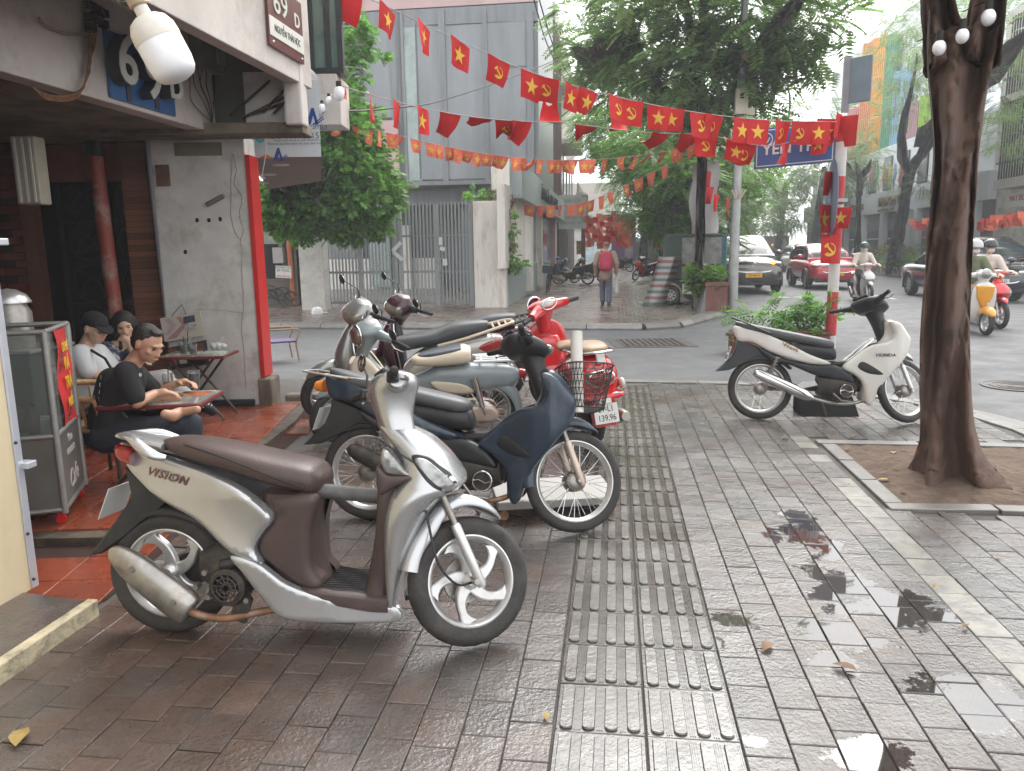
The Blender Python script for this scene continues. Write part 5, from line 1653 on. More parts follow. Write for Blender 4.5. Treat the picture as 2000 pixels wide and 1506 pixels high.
# ------------------------------------------------------------------ grey cub with cream shields
M_CUBG = mat('grey blue cub paint', (0.21, 0.245, 0.255), 0.28, var=0.06, coat=.5, dirt=(.32, .33, .32), damt=.3)
M_CREA = mat('cream cub plastic', (0.55, 0.47, 0.36), 0.35, var=0.06, dirt=(.4, .32, .22), damt=.3)
M_NSEAT = mat('navy seat vinyl', (0.025, 0.033, 0.05), .3, var=.1)
def cub(t, steer):
	rx, fx, r = -.60, .60, .262
	M = steer_m(.42, .62, steer, 27)
	wheel(t, 'rear_wheel', rx, r, .075, None, 'spokes', ri=.205, n=44, tread=False)
	wheel(t, 'front_wheel', fx, r, .07, M, 'spokes', ri=.205, n=44, tread=False)
	# pressed frame and rear body
	b_ = MB().secx([(-.88, .52, .60, .05), (-.80, .46, .64, .085), (-.62, .44, .66, .10), (-.42, .40, .67, .11), (-.22, .38, .66, .10), (-.08, .42, .60, .075), (.06, .48, .57, .05), (.25, .58, .66, .05), (.36, .70, .80, .05)], 26, 4, 2.6)
	b_.build('frame_body', M_CUBG, t, smooth=70)
	arch(MB(), rx, r, [(185, .30, .06, .05), (160, .305, .07, .07), (130, .305, .075, .08), (100, .30, .075, .07), (75, .30, .07, .05)]).build('rear_mudguard', M_CUBG, t, smooth=60)
	for sg in (1, -1):
		panel(MB(), [(-.50, .45), (-.40, .52), (-.20, .545), (-.15, .53), (-.22, .47), (-.36, .44)], .118, .03, .012, .03, sides=(sg,)).build('side_cover', M_CREA, t, smooth=50)
	MB().secx([(-.48, .70, .80, .09), (-.42, .675, .815, .14), (-.30, .665, .795, .15), (-.16, .665, .765, .14), (-.05, .67, .745, .11), (0, .685, .725, .05)], 26, 4, 2.8).build('seat', M_CREA, t, smooth=70)
	MB().secx([(-.40, .79, .822, .10), (-.32, .77, .81, .115), (-.18, .74, .783, .11), (-.08, .72, .757, .08), (-.05, .72, .745, .04)], 24, 4).build('seat_cushion', M_NSEAT, t, smooth=70)
	b_ = MB()
	b_.tube(cr_pts([(-.50, -.10, .70), (-.86, -.11, .71), (-.95, -.06, .71), (-.95, .06, .71), (-.86, .11, .71), (-.50, .10, .70)], 4), .012, 8)
	for y in (-.05, 0, .05):
		b_.tube([(-.52, y, .705), (-.93, y, .712)], .009, 6)
	for x in (-.85, -.7, -.56):
		b_.tube([(x, -.11, .707), (x, .11, .707)], .009, 6)
	b_.build('rear_rack', mat('white painted steel', (.60, .62, .62), .35), t)
	MB().secx([(-.93, .53, .60, .04), (-.88, .52, .61, .06)], 14, 2).build('tail_light', M_TAIL, t, smooth=60)
	plate(t, (-.93, 0, .44), (-.95, 0, .3), (.3, 0, .95), .19, .14, ['29-G1', '066.51'])
	# chain case, shock, exhaust, engine
	cc = [(-.70, .24), (-.66, .31), (-.56, .325), (-.2, .325), (-.1, .31), (-.08, .27), (-.14, .225), (-.5, .20), (-.64, .19)]
	panel(MB(), cc, .125, .05, .016, .03, sides=(-1, 1), smooth_n=3).build('chain_case', M_GOLDC, t, smooth=50)
	for sg in (1, -1):
		MB().tube([(-.56, sg * .13, .33), (-.50, sg * .13, .58)], [.024, .026], 12).tube([(-.59, sg * .13, .26), (-.55, sg * .13, .40)], .012, 8).build('rear_shock', M_CHROME, t, smooth=60)
	MB().secx([(-.16, .2, .40, .08), (0, .19, .42, .10), (.14, .21, .38, .09), (.3, .25, .36, .06)], 16, 3, 3).build('engine', M_ENG, t, smooth=50)
	MB().tube(cr_pts([(-.75, -.11, .20), (-.4, -.115, .17), (0, -.10, .15), (.2, -.05, .18)], 4), [.028] * 6 + [.024, .02, .016, .014, .014, .014, .014], 12).build('muffler', M_RUST, t, smooth=60)
	# leg shields
	for sg in (1, -1):
		panel(MB(), [(.14, .30), (.12, .40), (.17, .52), (.26, .66), (.34, .76), (.42, .78), (.46, .70), (.44, .55), (.38, .42), (.32, .28), (.24, .24)], lambda x, z: .10 + .11 * max(0, (x - .1)) / .35, .05, .02, .03, sides=(sg,)).build('leg_shield', M_CREA, t, smooth=50)
	MB().secz([(.30, .38, .43, .17), (.45, .42, .47, .19), (.6, .44, .49, .17), (.72, .44, .49, .12)], 20, 3).build('shield_front', M_CREA, t, smooth=60)
	arch(MB(M), fx, r, [(170, .295, .055, .06), (140, .30, .065, .07), (105, .305, .068, .08), (75, .30, .06, .06), (55, .295, .03, .02), (48, .29, .01, .005)]).build('front_mudguard', M_CUBG, t, smooth=70)
	for sg in (1, -1):
		MB(M).prism([(.40, .68), (.45, .70), (.62, .30), (.645, .25), (.60, .23), (.565, .28)], (0, sg * .085, 0), (1, 0, 0), (0, 0, 1), (0, 1, 0), -.014, .014, .006).build('fork_leg', M_CUBG, t, smooth=40)
	# head
	b_ = MB(M).secz([(.72, .36, .45, .05), (.82, .33, .43, .055), (.90, .27, .43, .075), (.96, .23, .45, .10), (1.0, .22, .45, .105), (1.03, .25, .40, .085), (1.045, .29, .35, .05)], 28, 4, 2.3)
	hd = b_.build('head_fairing', M_CUBG, t, smooth=70)
	for sg in (1, -1):
		MB(M).tube(cr_pts([(.30, sg * .06, .97), (.27, sg * .14, .97), (.22, sg * .21, .96)], 4), [.045, .043, .042, .04, .037, .034, .032, .03, .028], 12).build('bar_cowl', M_CUBG, hd, smooth=70)
	MB(M).lathe([(0, .05), (.05, .045), (.075, .022), (.082, 0)], (.435, 0, .95), 24, 'x').build('headlight', mat('brownish headlight glass', (.22, .13, .11), .08, metal=.3, var=.4, scale=20, coat=1), t, smooth=70)
	MB(M).tube([(.44, .083 * math.cos(a), .95 + .083 * math.sin(a)) for a in np.linspace(0, 2 * PI, 26, endpoint=False)], .009, 8, closed=True).build('headlight_rim', M_CHROME, t, smooth=70)
	MB(M).lathe([(0, .02), (.05, .018), (.06, .0)], (.31, 0, 1.035), 22, 'z').build('speedometer', mat('white dial', (.55, .55, .53), .15, coat=.6, var=.1), hd, smooth=70)
	grip_set(t, M, .27, .965, .35, .10, -.02, mirror={1: (.05, .36, .14)})
	MB().tube([(0, .1, .2), (.05, .2, .05), (.06, .23, 0)], .011, 8).build('side_stand', M_STEEL, t)
cu_ = bike('grey_cub', 'grey blue cub motorbike with cream leg shields and single navy seat', G(962, 856), G(655, 868), -7, 0)
cub(cu_, 34)
# ------------------------------------------------------------------ big silver scooter and the dark red one behind
M_SILG = mat('dusty silver grey paint', (0.29, 0.285, 0.27), 0.32, metal=.6, var=.1, coat=.4, dirt=(.2, .16, .14), damt=.4)
M_DSEAT = mat('charcoal seat vinyl', (0.045, 0.048, 0.052), .4, var=.1, bump=.1, bscale=130)
def tall_scooter(t, paint, dark, seatm, steer, railm, bodym):
	rx, fx, r = -.65, .65, .285
	M = steer_m(.50, .62, steer, 27)
	wheel(t, 'rear_wheel', rx, r, .10, None, 'alloy', ri=.205, n=40, tread=False, disc=False)
	wheel(t, 'front_wheel', fx, r, .09, M, 'alloy', ri=.205, n=40, tread=False)
	MB().secx([(-1.0, .66, .74, .05), (-.92, .60, .80, .10), (-.7, .52, .80, .14), (-.45, .45, .76, .15), (-.22, .36, .68, .14), (-.05, .26, .55, .12), (.0, .24, .4, .10)], 28, 4, 2.5).build('rear_body', bodym, t, smooth=70)
	MB().secx([(-.82, .82, .93, .06), (-.72, .79, .94, .11), (-.52, .76, .925, .14), (-.34, .73, .86, .15), (-.12, .69, .82, .14), (.02, .67, .79, .11), (.06, .69, .76, .05)], 26, 4, 2.7).build('seat', seatm, t, smooth=70)
	for sg in (1, -1):
		MB().tube(cr_pts([(-.35, sg * .15, .74), (-.6, sg * .155, .80), (-.85, sg * .13, .87), (-1.0, sg * .09, .91), (-1.06, sg * .03, .92)], 4), .018, 10, flat=.8).build('grab_rail', railm, t, smooth=60)
	b_ = MB()
	for k in range(4):
		b_.tube([(-1.05 + k * .06, -.09, .915 - k * .012), (-1.05 + k * .06, .09, .915 - k * .012)], .011, 8)
	b_.build('rail_slats', railm, t)
	for sg in (1, -1):
		panel(MB(), [(-.99, .72), (-.96, .78), (-.84, .76), (-.70, .70), (-.80, .66), (-.94, .65)], .135, .05, .015, .03, sides=(sg,)).build('tail_light', M_TAIL, t, smooth=50)
	MB().tube([(-.96, -.02, .28), (-.8, -.15, .30), (-.5, -.15, .24), (-.25, -.10, .2)], [.03, .055, .055, .02], 14).build('muffler', M_STEEL, t, smooth=60)
	MB().secx([(-.7, .2, .36, .12), (-.45, .18, .4, .13), (-.2, .2, .38, .1)], 16, 3).build('engine', M_ENG, t, smooth=60)
	MB().prism([(-.98, .62), (-.85, .6), (-.82, .5), (-.95, .40), (-1.05, .33), (-1.02, .45)], (0, 0, 0), (1, 0, 0), (0, 0, 1), (0, 1, 0), -.06, .06, .01).build('rear_mudguard', dark, t, smooth=40)
	plate(t, (-1.035, 0, .5), (-.95, 0, .3), (.3, 0, .95), .19, .14, ['30-H4', '771.90'])
	MB().secx([(-.1, .2, .28, .14), (.1, .2, .27, .165), (.3, .21, .28, .16)], 18, 3, 5).build('floorboard', dark, t, smooth=60)
	b_ = MB().secz([(.2, .33, .37, .13), (.32, .33, .42, .18), (.5, .36, .53, .20), (.62, .38, .585, .20), (.74, .39, .56, .175), (.86, .39, .50, .12), (.93, .40, .45, .07)], 36, 5, 2.3)
	b_.build('leg_shield', paint, t, smooth=70)
	MB().secz([(.22, .28, .34, .12), (.4, .29, .36, .16), (.6, .31, .40, .17), (.78, .33, .41, .13), (.9, .36, .41, .07)], 24, 4, 3).build('inner_shield', dark, t, smooth=70)
	for sg in (1, -1):
		MB().tube(cr_pts([(.34, sg * .125, .2), (.345, sg * .17, .36), (.37, sg * .195, .55), (.40, sg * .175, .74), (.41, sg * .11, .88)], 5), .010, 8).build('shield_trim', M_CHROME, t, smooth=70)
	arch(MB(M), fx, r, [(160, .315, .06, .07), (130, .325, .075, .08), (100, .335, .08, .09), (72, .325, .07, .06), (52, .31, .04, .03), (42, .30, .01, .005)]).build('front_mudguard', paint, t, smooth=70)
	for sg in (1, -1):
		MB(M).tube([(.48, sg * .08, .62), (.66, sg * .08, .285)], .021, 12).build('fork_leg', M_STEEL, t, smooth=60)
	b_ = MB(M).secz([(.84, .34, .44, .06), (.93, .27, .45, .09), (1.0, .22, .50, .13), (1.06, .20, .50, .145), (1.11, .22, .44, .13), (1.15, .26, .36, .08)], 30, 5, 2.3)
	lamp = split(b_, lambda c: (M.inverted() @ c).x > .40 and .965 < (M.inverted() @ c).z < 1.095)
	hd = b_.build('head_fairing', paint, t, smooth=70)
	lamp.build('headlight', mat('smoky headlight lens', (.34, .30, .24), .1, metal=.4, var=.3, scale=15, coat=1), t, smooth=70)
	for sg in (1, -1):
		MB(M).tube(cr_pts([(.30, sg * .08, 1.05), (.27, sg * .16, 1.06), (.23, sg * .22, 1.065)], 4), [.045, .043, .042, .04, .037, .034, .032, .03, .028], 12).build('bar_cowl', dark, hd, smooth=70)
	grip_set(t, M, .28, 1.06, .36, .10, .015, mirror={1: (.08, .36, .17), -1: (.08, .36, .17)})
	MB().tube([(0, .1, .2), (.05, .2, .05), (.06, .23, 0)], .011, 8).build('side_stand', M_STEEL, t)
sl = bike('tall_silver_scooter', 'tall dusty silver scooter with charcoal seat and cream rail, farthest left of the row', G(928, 812), G(640, 824), -7, 0, 'scooter')
tall_scooter(sl, M_SILG, M_PBLK, M_DSEAT, 30, M_CREA, mat('pearl white scooter paint', (.42, .40, .37), .25, metal=.3, var=.06, coat=.5))
M_WINE = mat('dark wine paint', (0.045, 0.012, 0.020), .25, var=.1, coat=.5)
dw = bike('wine_scooter', 'dark wine scooter with black grips half hidden behind the silver one', G(985, 782), G(722, 790), -7, 0, 'scooter')
tall_scooter(dw, M_WINE, M_PBLK, M_DSEAT, 32, M_PBLK, M_WINE)
rp = G(1612, 806)
t = thing('rubber_ramp', 'black rubber kerb ramp block standing below the white motorbike', 'kerb ramp', rp, -.08)
MB().prism([(-.18, 0), (.12, 0), (.12, .15), (.02, .155)], (-.27, 0, 0), (0, 1, 0), (0, 0, 1), (1, 0, 0), 0, .52, .008).build('block', mat('black rubber', (.012, .012, .012), .9, var=.3, spec=.15), t)
a = G(985, 1015)
t = thing('white_board_trolley', 'low white board on small castors below the navy motorbike front wheel', 'trolley', a + Vector((.35, .25, 0)), .12)
MB().bx((-.42, -.25, .07), (.30, .20, .12)).build('board', mat('scuffed white board', (.36, .35, .33), .5, var=.1, dirt=(.3, .28, .25), damt=.5), t, bevel=.008)
for x in (-.38, .26):
	for y in (-.21, .16):
		MB().lathe([(0, -.014), (.028, -.014), (.03, 0), (.028, .014), (0, .014)], (x, y, .03), 14, 'y').box((x, y, .06), (.02, .035, .03)).build('castor', M_RUST, t)
# ================================================================== PEOPLE
M_SKIN = mat('skin', (0.47, 0.265, 0.175), 0.5, var=0.06, scale=10, sub=0.08)
M_SKIN2 = mat('fair skin', (0.56, 0.35, 0.25), 0.5, var=0.05, scale=10, sub=0.08)
M_HAIR = mat('black hair', (0.014, 0.011, 0.010), 0.45, var=0.3, scale=60, bump=.5, bscale=120)
M_BLKC = mat('black cotton', (0.014, 0.014, 0.016), 0.85, var=0.2, bump=.1, bscale=40)
M_DENIM = mat('dark denim', (0.022, 0.026, 0.036), 0.85, var=0.2)
M_WHTC = mat('white cotton', (0.62, 0.62, 0.62), 0.85, var=0.05, bump=.25, bscale=14)
M_GREYC = mat('pale grey cotton', (0.36, 0.34, 0.33), 0.85, var=0.08, bump=.25, bscale=14)
def blob(name, caps, m, parent, vox=.012, sm=6, disp=None):
	"""overlapping tapered limbs grown together into one skin"""
	mb = MB()
	for c in caps:
		if c[0] == 'e':
			mb.ell(c[1], c[2], 16, 10, c[3] if len(c) > 3 else None)
		else:
			a, ra, b, rb = Vector(c[0]), c[1], Vector(c[2]), c[3]
			mb.ell(a, ra, 12, 8)
			mb.ell(b, rb, 12, 8)
			if (b - a).length > 1e-4:
				mb.tube([a, a.lerp(b, .5), b], [ra, (ra + rb) / 2, rb], 12)
	o = mb.build(name, m, parent, smooth=180)
	r = o.modifiers.new('remesh', 'REMESH')
	r.mode = 'VOXEL'
	r.voxel_size = vox
	r.use_smooth_shade = True
	s_ = o.modifiers.new('smooth', 'SMOOTH')
	s_.factor = .5
	s_.iterations = sm
	return o
def hand(caps, wr, d, up, s=1.0, curl=.6, side=1):
	d = Vector(d).normalized()
	n = (Vector(up) - d * d.dot(Vector(up))).normalized()      # back of the hand
	w = d.cross(n) * side
	k = .088 * s
	palm = wr + d * k
	caps.append((wr, .024 * s, wr + d * k * .6, .030 * s))
	for q, L in ((-1.5, .060), (-.5, .078), (.5, .084), (1.5, .074)):
		a = wr + d * k * .55 + w * q * .0125 * s
		b = palm + w * q * .019 * s
		caps.append((a, .013 * s, b, .0105 * s))
		c = b + (d * math.cos(curl * .6) - n * math.sin(curl * .6)) * L * .55 * s
		e = c + (d * math.cos(curl * 1.5) - n * math.sin(curl * 1.5)) * L * .5 * s
		caps.append((b, .0095 * s, c, .0088 * s))
		caps.append((c, .0088 * s, e, .0072 * s))
	a = wr + d * k * .25 + w * .018 * s
	b = a + (d * .6 + w * .75 - n * .25).normalized() * .045 * s
	c = b + (d * .9 + w * .2 - n * .4).normalized() * .034 * s
	caps += [(a, .014 * s, b, .011 * s), (b, .011 * s, c, .008 * s)]
def head_caps(c, f, u, s=1.0):
	"""c skull centre, f facing, u head up"""
	f, u = Vector(f).normalized(), Vector(u).normalized()
	u = (u - f * u.dot(f)).normalized()
	r = f.cross(u)
	R = Matrix(((r.x, f.x, u.x), (r.y, f.y, u.y), (r.z, f.z, u.z)))
	def p(x, y, z):
		return c + (r * x + f * y + u * z) * s
	caps = [('e', p(0, -.012, .025), (.076 * s, .094 * s, .090 * s), R), ('e', p(0, .022, -.035), (.062 * s, .070 * s, .075 * s), R),
			('e', p(0, .050, -.078), (.036 * s, .034 * s, .028 * s), R), ('e', p(0, .088, -.015), (.013 * s, .014 * s, .026 * s), R), ('e', p(0, .096, -.034), (.017 * s, .014 * s, .012 * s), R),
			('e', p(0, .078, .022), (.050 * s, .016 * s, .012 * s), R), ('e', p(0, .083, -.066), (.024 * s, .011 * s, .011 * s), R),
			('e', p(.044, .060, -.022), (.020 * s, .020 * s, .018 * s), R), ('e', p(-.044, .060, -.022), (.020 * s, .020 * s, .018 * s), R)]
	for q in (-1, 1):
		caps.append(('e', p(q * .078, -.008, -.008), (.010 * s, .018 * s, .032 * s), R))
	return caps, p, R
def face(t, p, R, s, skin, eyes=True, lip=(0.36, .13, .11)):
	for q in (-1, 1):
		MB().ell(p(q * .031, .079, .002), (.014 * s, .006 * s, .0045 * s), 10, 6, R).build('eye', M_HAIR, t, smooth=80)
		MB().ell(p(q * .032, .085, .021), (.019 * s, .006 * s, .0035 * s), 10, 6, R).build('eyebrow', M_HAIR, t, smooth=80)
	MB().ell(p(0, .092, -.066), (.021 * s, .005 * s, .005 * s), 10, 6, R).build('mouth', mat('lips', lip, .5, var=0), t, smooth=80)
def V3(*a):
	return Vector(a)
# ------------------------------------------------------------------ cafe: man in black at the near table
Y1 = 4.9
def Q(px, py, Y=Y1):
	return A(px, py, Y)
org = Q(215, 850)
man = thing('person', 'man in black t-shirt leaning over his phone at the near cafe table', 'person', (org.x, org.y, .055))
LM = Matrix.Translation(-Vector((org.x, org.y, .055)))
def L(p):
	return LM @ Vector(p)
hc_ = L(Q(289, 672))
f_, u_ = V3(.86, -.30, -.42), V3(.42, -.1, .9)
caps, hp, hR = head_caps(hc_, f_, u_, 1.02)
neck = L(Q(262, 706, 4.95))
chest = L(Q(236, 752, 4.98))
hip = L(Q(216, 842, 5.0))
shr, shl = L(Q(246, 728, 4.76)), L(Q(262, 728, 5.15))
elr, ell_ = L(Q(268, 786, 4.74)), L(Q(306, 768, 5.3))
wrr, wrl = L(Q(303, 768, 4.92)), L(Q(348, 748, 5.28))
caps += [(hp(0, -.02, -.06), .052, neck, .056), (neck, .055, chest, .09), (chest, .10, hip, .10), (neck, .05, shr, .05), (neck, .05, shl, .05),
		 (shr, .05, elr, .040), (elr, .040, wrr, .027), (shl, .05, ell_, .040), (ell_, .040, wrl, .027)]
hand(caps, wrr, V3(.9, .35, .0), V3(0, 0, 1), 1.0, .7, -1)
hand(caps, wrl, V3(.9, -.2, .1), V3(0, .3, 1), 1.0, .7, 1)
kr_, kl_ = L(Q(372, 828, 4.80)), L(Q(350, 815, 5.2))
hr_, hl_ = hip + V3(0.02, -.09, -.02), hip + V3(.02, .10, -.02)
ankl = L(Q(352, 806, 4.78))
ft = L(Q(338, 812, 4.72))
caps += [(hr_, .08, kr_, .055), (hl_, .08, kl_, .055), (kl_, .05, ankl, .034), (ankl, .036, ft, .040), (ft, .036, ft + V3(-.03, -.04, .02), .03), (ankl, .03, L(Q(385, 800, 4.74)), .026), (kr_, .05, V3(kr_.x - .02, kr_.y, .08), .035)]
body = blob('body', caps, M_SKIN, man, .0075, 4)
face(man, hp, hR, 1.02, M_SKIN)
sh = [(chest, .125, hip + V3(0, 0, .02), .135), (chest + V3(.03, -.06, .02), .10, hip + V3(.02, -.08, 0), .10), (chest + V3(.03, .08, .02), .10, hip + V3(.02, .08, 0), .10), (neck + V3(-.03, 0, -.05), .07, chest, .12), (neck + V3(-.02, -.02, -.05), .06, shr, .075), (neck + V3(-.02, .02, -.05), .06, shl, .075),
	 (shr, .075, shr.lerp(elr, .78), .066), (shl, .075, shl.lerp(ell_, .78), .066), (chest + V3(-.05, 0, .02), .10, hip + V3(-.04, 0, .02), .12)]
blob('shirt', sh, M_BLKC, man, .013, 5)
tr = [(hip, .13, hr_.lerp(kr_, .5), .095), (hip, .13, hl_.lerp(kl_, .5), .095), (hr_, .11, kr_, .078), (hl_, .11, kl_, .078), (kr_, .078, V3(kr_.x - .03, kr_.y, .12), .06), (kl_, .075, kl_.lerp(ankl, .72), .055), (hip + V3(-.06, 0, -.02), .12, hip, .13)]
blob('trousers', tr, M_DENIM, man, .014, 5)
hair = [('e', hp(0, -.026, .044), (.081, .096, .084), hR), ('e', hp(0, -.05, .0), (.077, .060, .075), hR), ('e', hp(0, .035, .100), (.050, .046, .020), hR)]
blob('hair', hair, M_HAIR, man, .008, 2)
MB().lathe([(0, 0), (.012, 0)], n=14).build('chest_emblem', M_WHTC, man).matrix_basis = frame(L(Q(274, 732, 4.69)), (.9, -.3, -.1), (.1, .1, 1))
for k, (px, py) in enumerate(((197, 738), (195, 752), (194, 766), (193, 780), (191, 798))):
	text('back_lettering', 'THAT.'[k % 5] if k < 4 else 'I', .035, M_WHTC, man, frame(L(Q(px, py, 4.86)), (.35, -.94, 0), (.05, .2, 1)), .001)
# ------------------------------------------------------------------ man in white with a cap
Y2 = 6.15
org = Q(170, 800, Y2)
m2 = thing('person', 'man in white t-shirt and black cap sitting back beside the dark door', 'person', (org.x, org.y, .055))
LM = Matrix.Translation(-Vector((org.x, org.y, .055)))
hc_ = L(Q(186, 642, Y2))
f_, u_ = V3(.88, -.30, -.38), V3(.35, -.1, .92)
caps, hp, hR = head_caps(hc_, f_, u_, 1.04)
neck, chest, hip = L(Q(168, 676, Y2 + .02)), L(Q(168, 712, Y2 + .05)), L(Q(172, 775, Y2 + .05))
shr, shl = L(Q(158, 692, Y2 - .14)), L(Q(192, 690, Y2 + .22))
elr, ell_ = L(Q(172, 728, Y2 - .18)), L(Q(222, 722, Y2 + .2))
wrr, wrl = L(Q(226, 742, Y2 - .05)), L(Q(236, 738, Y2 + .12))
caps += [(hp(0, -.02, -.06), .055, neck, .06), (neck, .06, chest, .1), (chest, .1, hip, .1), (neck, .05, shr, .05), (neck, .05, shl, .05), (shr, .053, elr, .046), (elr, .046, wrr, .03), (shl, .053, ell_, .046), (ell_, .044, wrl, .03)]
hand(caps, wrr, V3(.9, .3, .1), V3(0, 0, 1), 1.0, .7, -1)
kn = L(Q(318, 745, Y2 + .1))
caps += [(hip, .09, kn, .06), (kn, .05, L(Q(385, 790, Y2 + .25)), .035)]
blob('body', caps, M_SKIN2, m2, .009, 4)
face(m2, hp, hR, 1.04, M_SKIN2)
blob('shirt', [(chest, .14, hip, .15), (neck + V3(0, 0, -.06), .08, chest, .14), (neck + V3(0, 0, -.05), .065, shr, .085), (neck + V3(0, 0, -.05), .065, shl, .085), (shr, .085, shr.lerp(elr, .85), .078), (shl, .085, shl.lerp(ell_, .85), .075), (chest + V3(.05, 0, 0), .13, hip + V3(.05, 0, 0), .15)], M_WHTC, m2, .014, 5)
blob('trousers', [(hip, .15, hip.lerp(kn, .5), .11), (hip.lerp(kn, .5), .11, kn, .085), (hip + V3(0, .14, 0), .13, kn + V3(-.05, .16, 0), .08), (kn, .085, L(Q(380, 782, Y2 + .25)), .055)], M_GREYC, m2, .016, 5)
an = L(Q(392, 792, Y2 + .25))
blob('shoe', [(an, .042, an + V3(.10, -.02, -.05), .040), (an + V3(-.03, 0, -.03), .042, an, .04)], M_BLKC, m2, .01, 3)
for k in range(4):
	MB().tube([an + V3(.015 + k * .022, -.045, .0 - k * .012), an + V3(.03 + k * .022, .0, .042 - k * .012)], .006, 5).build('lace', M_WHTC, m2)
blob('cap', [('e', hp(0, -.015, .058), (.087, .104, .078), hR), ('e', hp(0, -.04, .03), (.084, .078, .07), hR)], M_BLKC, m2, .009, 3)
MB().prism([(-.072, 0), (-.066, .05), (-.035, .09), (0, .10), (.035, .09), (.066, .05), (.072, 0)], hp(0, .06, .05), hR.col[0], (hR.col[1] * .94 - hR.col[2] * .34), hR.col[2], -.004, .006).build('cap_peak', M_BLKC, m2, bevel=.002)
MB().tube([L(Q(178, 684, Y2 - .13)), L(Q(205, 700, Y2 - .16)), L(Q(222, 728, Y2 - .12))], .012, 6).build('bag_strap', M_DENIM, m2)
# ------------------------------------------------------------------ woman with curly hair
Y3 = 6.6
org = Q(245, 800, Y3)
w3 = thing('person', 'woman with long dark curly hair and navy patterned blouse resting chin on hand', 'person', (org.x, org.y, .055))
LM = Matrix.Translation(-Vector((org.x, org.y, .055)))
hc_ = L(Q(243, 636, Y3))
f_, u_ = V3(.42, -.85, -.22), V3(-.05, -.2, .97)
caps, hp, hR = head_caps(hc_, f_, u_, .97)
neck, chest, hip = L(Q(238, 664, Y3 + .02)), L(Q(232, 706, Y3 + .04)), L(Q(235, 775, Y3 + .06))
shr, shl = L(Q(212, 682, Y3 - .06)), L(Q(262, 682, Y3 + .06))
elr, ell_ = L(Q(222, 716, Y3 - .2)), L(Q(270, 708, Y3 - .25))
wrl = L(Q(252, 668, Y3 - .16))
wrr = L(Q(262, 706, Y3 - .26))
caps += [(hp(0, -.02, -.06), .044, neck, .045), (neck, .045, chest, .08), (chest, .08, hip, .09), (neck, .04, shr, .042), (neck, .04, shl, .042), (shr, .042, elr, .035), (elr, .035, wrr, .025), (shl, .042, ell_, .036), (ell_, .036, wrl, .025)]
hand(caps, wrl, V3(-.8, .2, .45), V3(.2, -.8, .5), .9, 1.2, 1)
hand(caps, wrr, V3(.8, .0, .1), V3(0, -.3, 1), .9, .8, -1)
blob('body', caps, M_SKIN2, w3, .0085, 4)
face(w3, hp, hR, .97, M_SKIN2, lip=(.42, .12, .12))
PAT = mat('navy and white leaf print', (0.03, 0.04, 0.075), .8, var=.1, scale=10, dirt=(.62, .62, .64), dscale=17, damt=1.0)
blob('blouse', [(chest, .115, hip, .12), (chest + V3(-.02, -.05, 0), .10, hip, .12), (shr, .07, chest, .1), (shl, .055, chest, .1), (shr + V3(-.01, -.02, -.01), .075, shr.lerp(elr, .6), .07)], PAT, w3, .013, 4)
blob('skirt', [(hip, .14, hip + V3(.3, -.2, .02), .11), (hip + V3(.3, -.2, .02), .1, hip + V3(.34, -.22, -.3), .08)], M_BLKC, w3, .02, 4)
hcaps = [('e', hp(0, -.025, .045), (.090, .098, .085), hR)]
for k in range(44):
	a = random.uniform(-2.5, 2.5)
	x_, y_ = .094 * math.sin(a), -.03 - .075 * math.cos(a)
	z0 = random.uniform(-.02, .06)
	L_ = random.uniform(.26, .42)
	prev = hp(x_, y_, z0)
	for q in range(1, 6):
		cur = hp(x_ * (1 + .09 * q) + .014 * math.sin(q * 2.2 + k), y_ * (1 + .02 * q) + .014 * math.cos(q * 2.4 + k), z0 - L_ * q / 5)
		hcaps.append((prev, .019, cur, .017))
		prev = cur
blob('hair', hcaps, M_HAIR, w3, .009, 1)
# ------------------------------------------------------------------ cafe furniture
M_TLEG = mat('dark brown steel leg', (.05, .035, .032), .45, metal=.5)
M_TRIM = mat('oxblood table edge', (.15, .022, .02), .4, var=.1)
TOPM = mat('printed laminate', (.20, .22, .22), .14, var=.3, scale=3, dirt=(.50, .44, .35), dscale=6, damt=1.0, coat=.5)
def cafe_table(label, c, zt, w, d, ang, prints):
	t = thing('cafe_table', label, 'table', (c[0], c[1], .055), ang, group='cafe tables')
	zt -= .055
	MB().bx((-w / 2, -d / 2, zt - .028), (w / 2, d / 2, zt - .003)).build('tabletop', M_TRIM, t, bevel=.004)
	MB().bx((-w / 2 + .015, -d / 2 + .015, zt - .003), (w / 2 - .015, d / 2 - .015, zt + .001)).build('laminate_top', TOPM, t)
	for k, (x, y, a, b, m_) in enumerate(prints):
		MB().bx((x - a / 2, y - b / 2, zt + .001), (x + a / 2, y + b / 2, zt + .0022)).build('print_patch', m_, t)
	for sy in (-1, 1):
		for sx in (-1, 1):
			MB().tube([(sx * w * .32, sy * d * .40, zt - .03), (-sx * w * .40, sy * d * .40, .02)], .012, 8).ell((-sx * w * .40, sy * d * .40, .012), .014, 8, 6).build('leg', M_TLEG, t)
	for sx in (-1, 1):
		MB().tube([(sx * w * .32, -d * .4, zt - .035), (sx * w * .32, d * .4, zt - .035)], .009, 6).build('crossbar', M_TLEG, t)
	return t
PR = [mat('print orange', (.45, .14, .05), .2, var=.3, scale=12), mat('print pale green', (.42, .47, .34), .2, var=.3, scale=12), mat('print navy', (.05, .07, .14), .2, var=.3, scale=12), mat('print pink', (.5, .10, .12), .2, var=.4, scale=16, dirt=(.6, .55, .5), dscale=20), mat('print cream', (.55, .50, .38), .2, var=.2, scale=12), mat('print brown', (.22, .11, .06), .2, var=.4, scale=16)]
T1 = G(318, 777, .62)
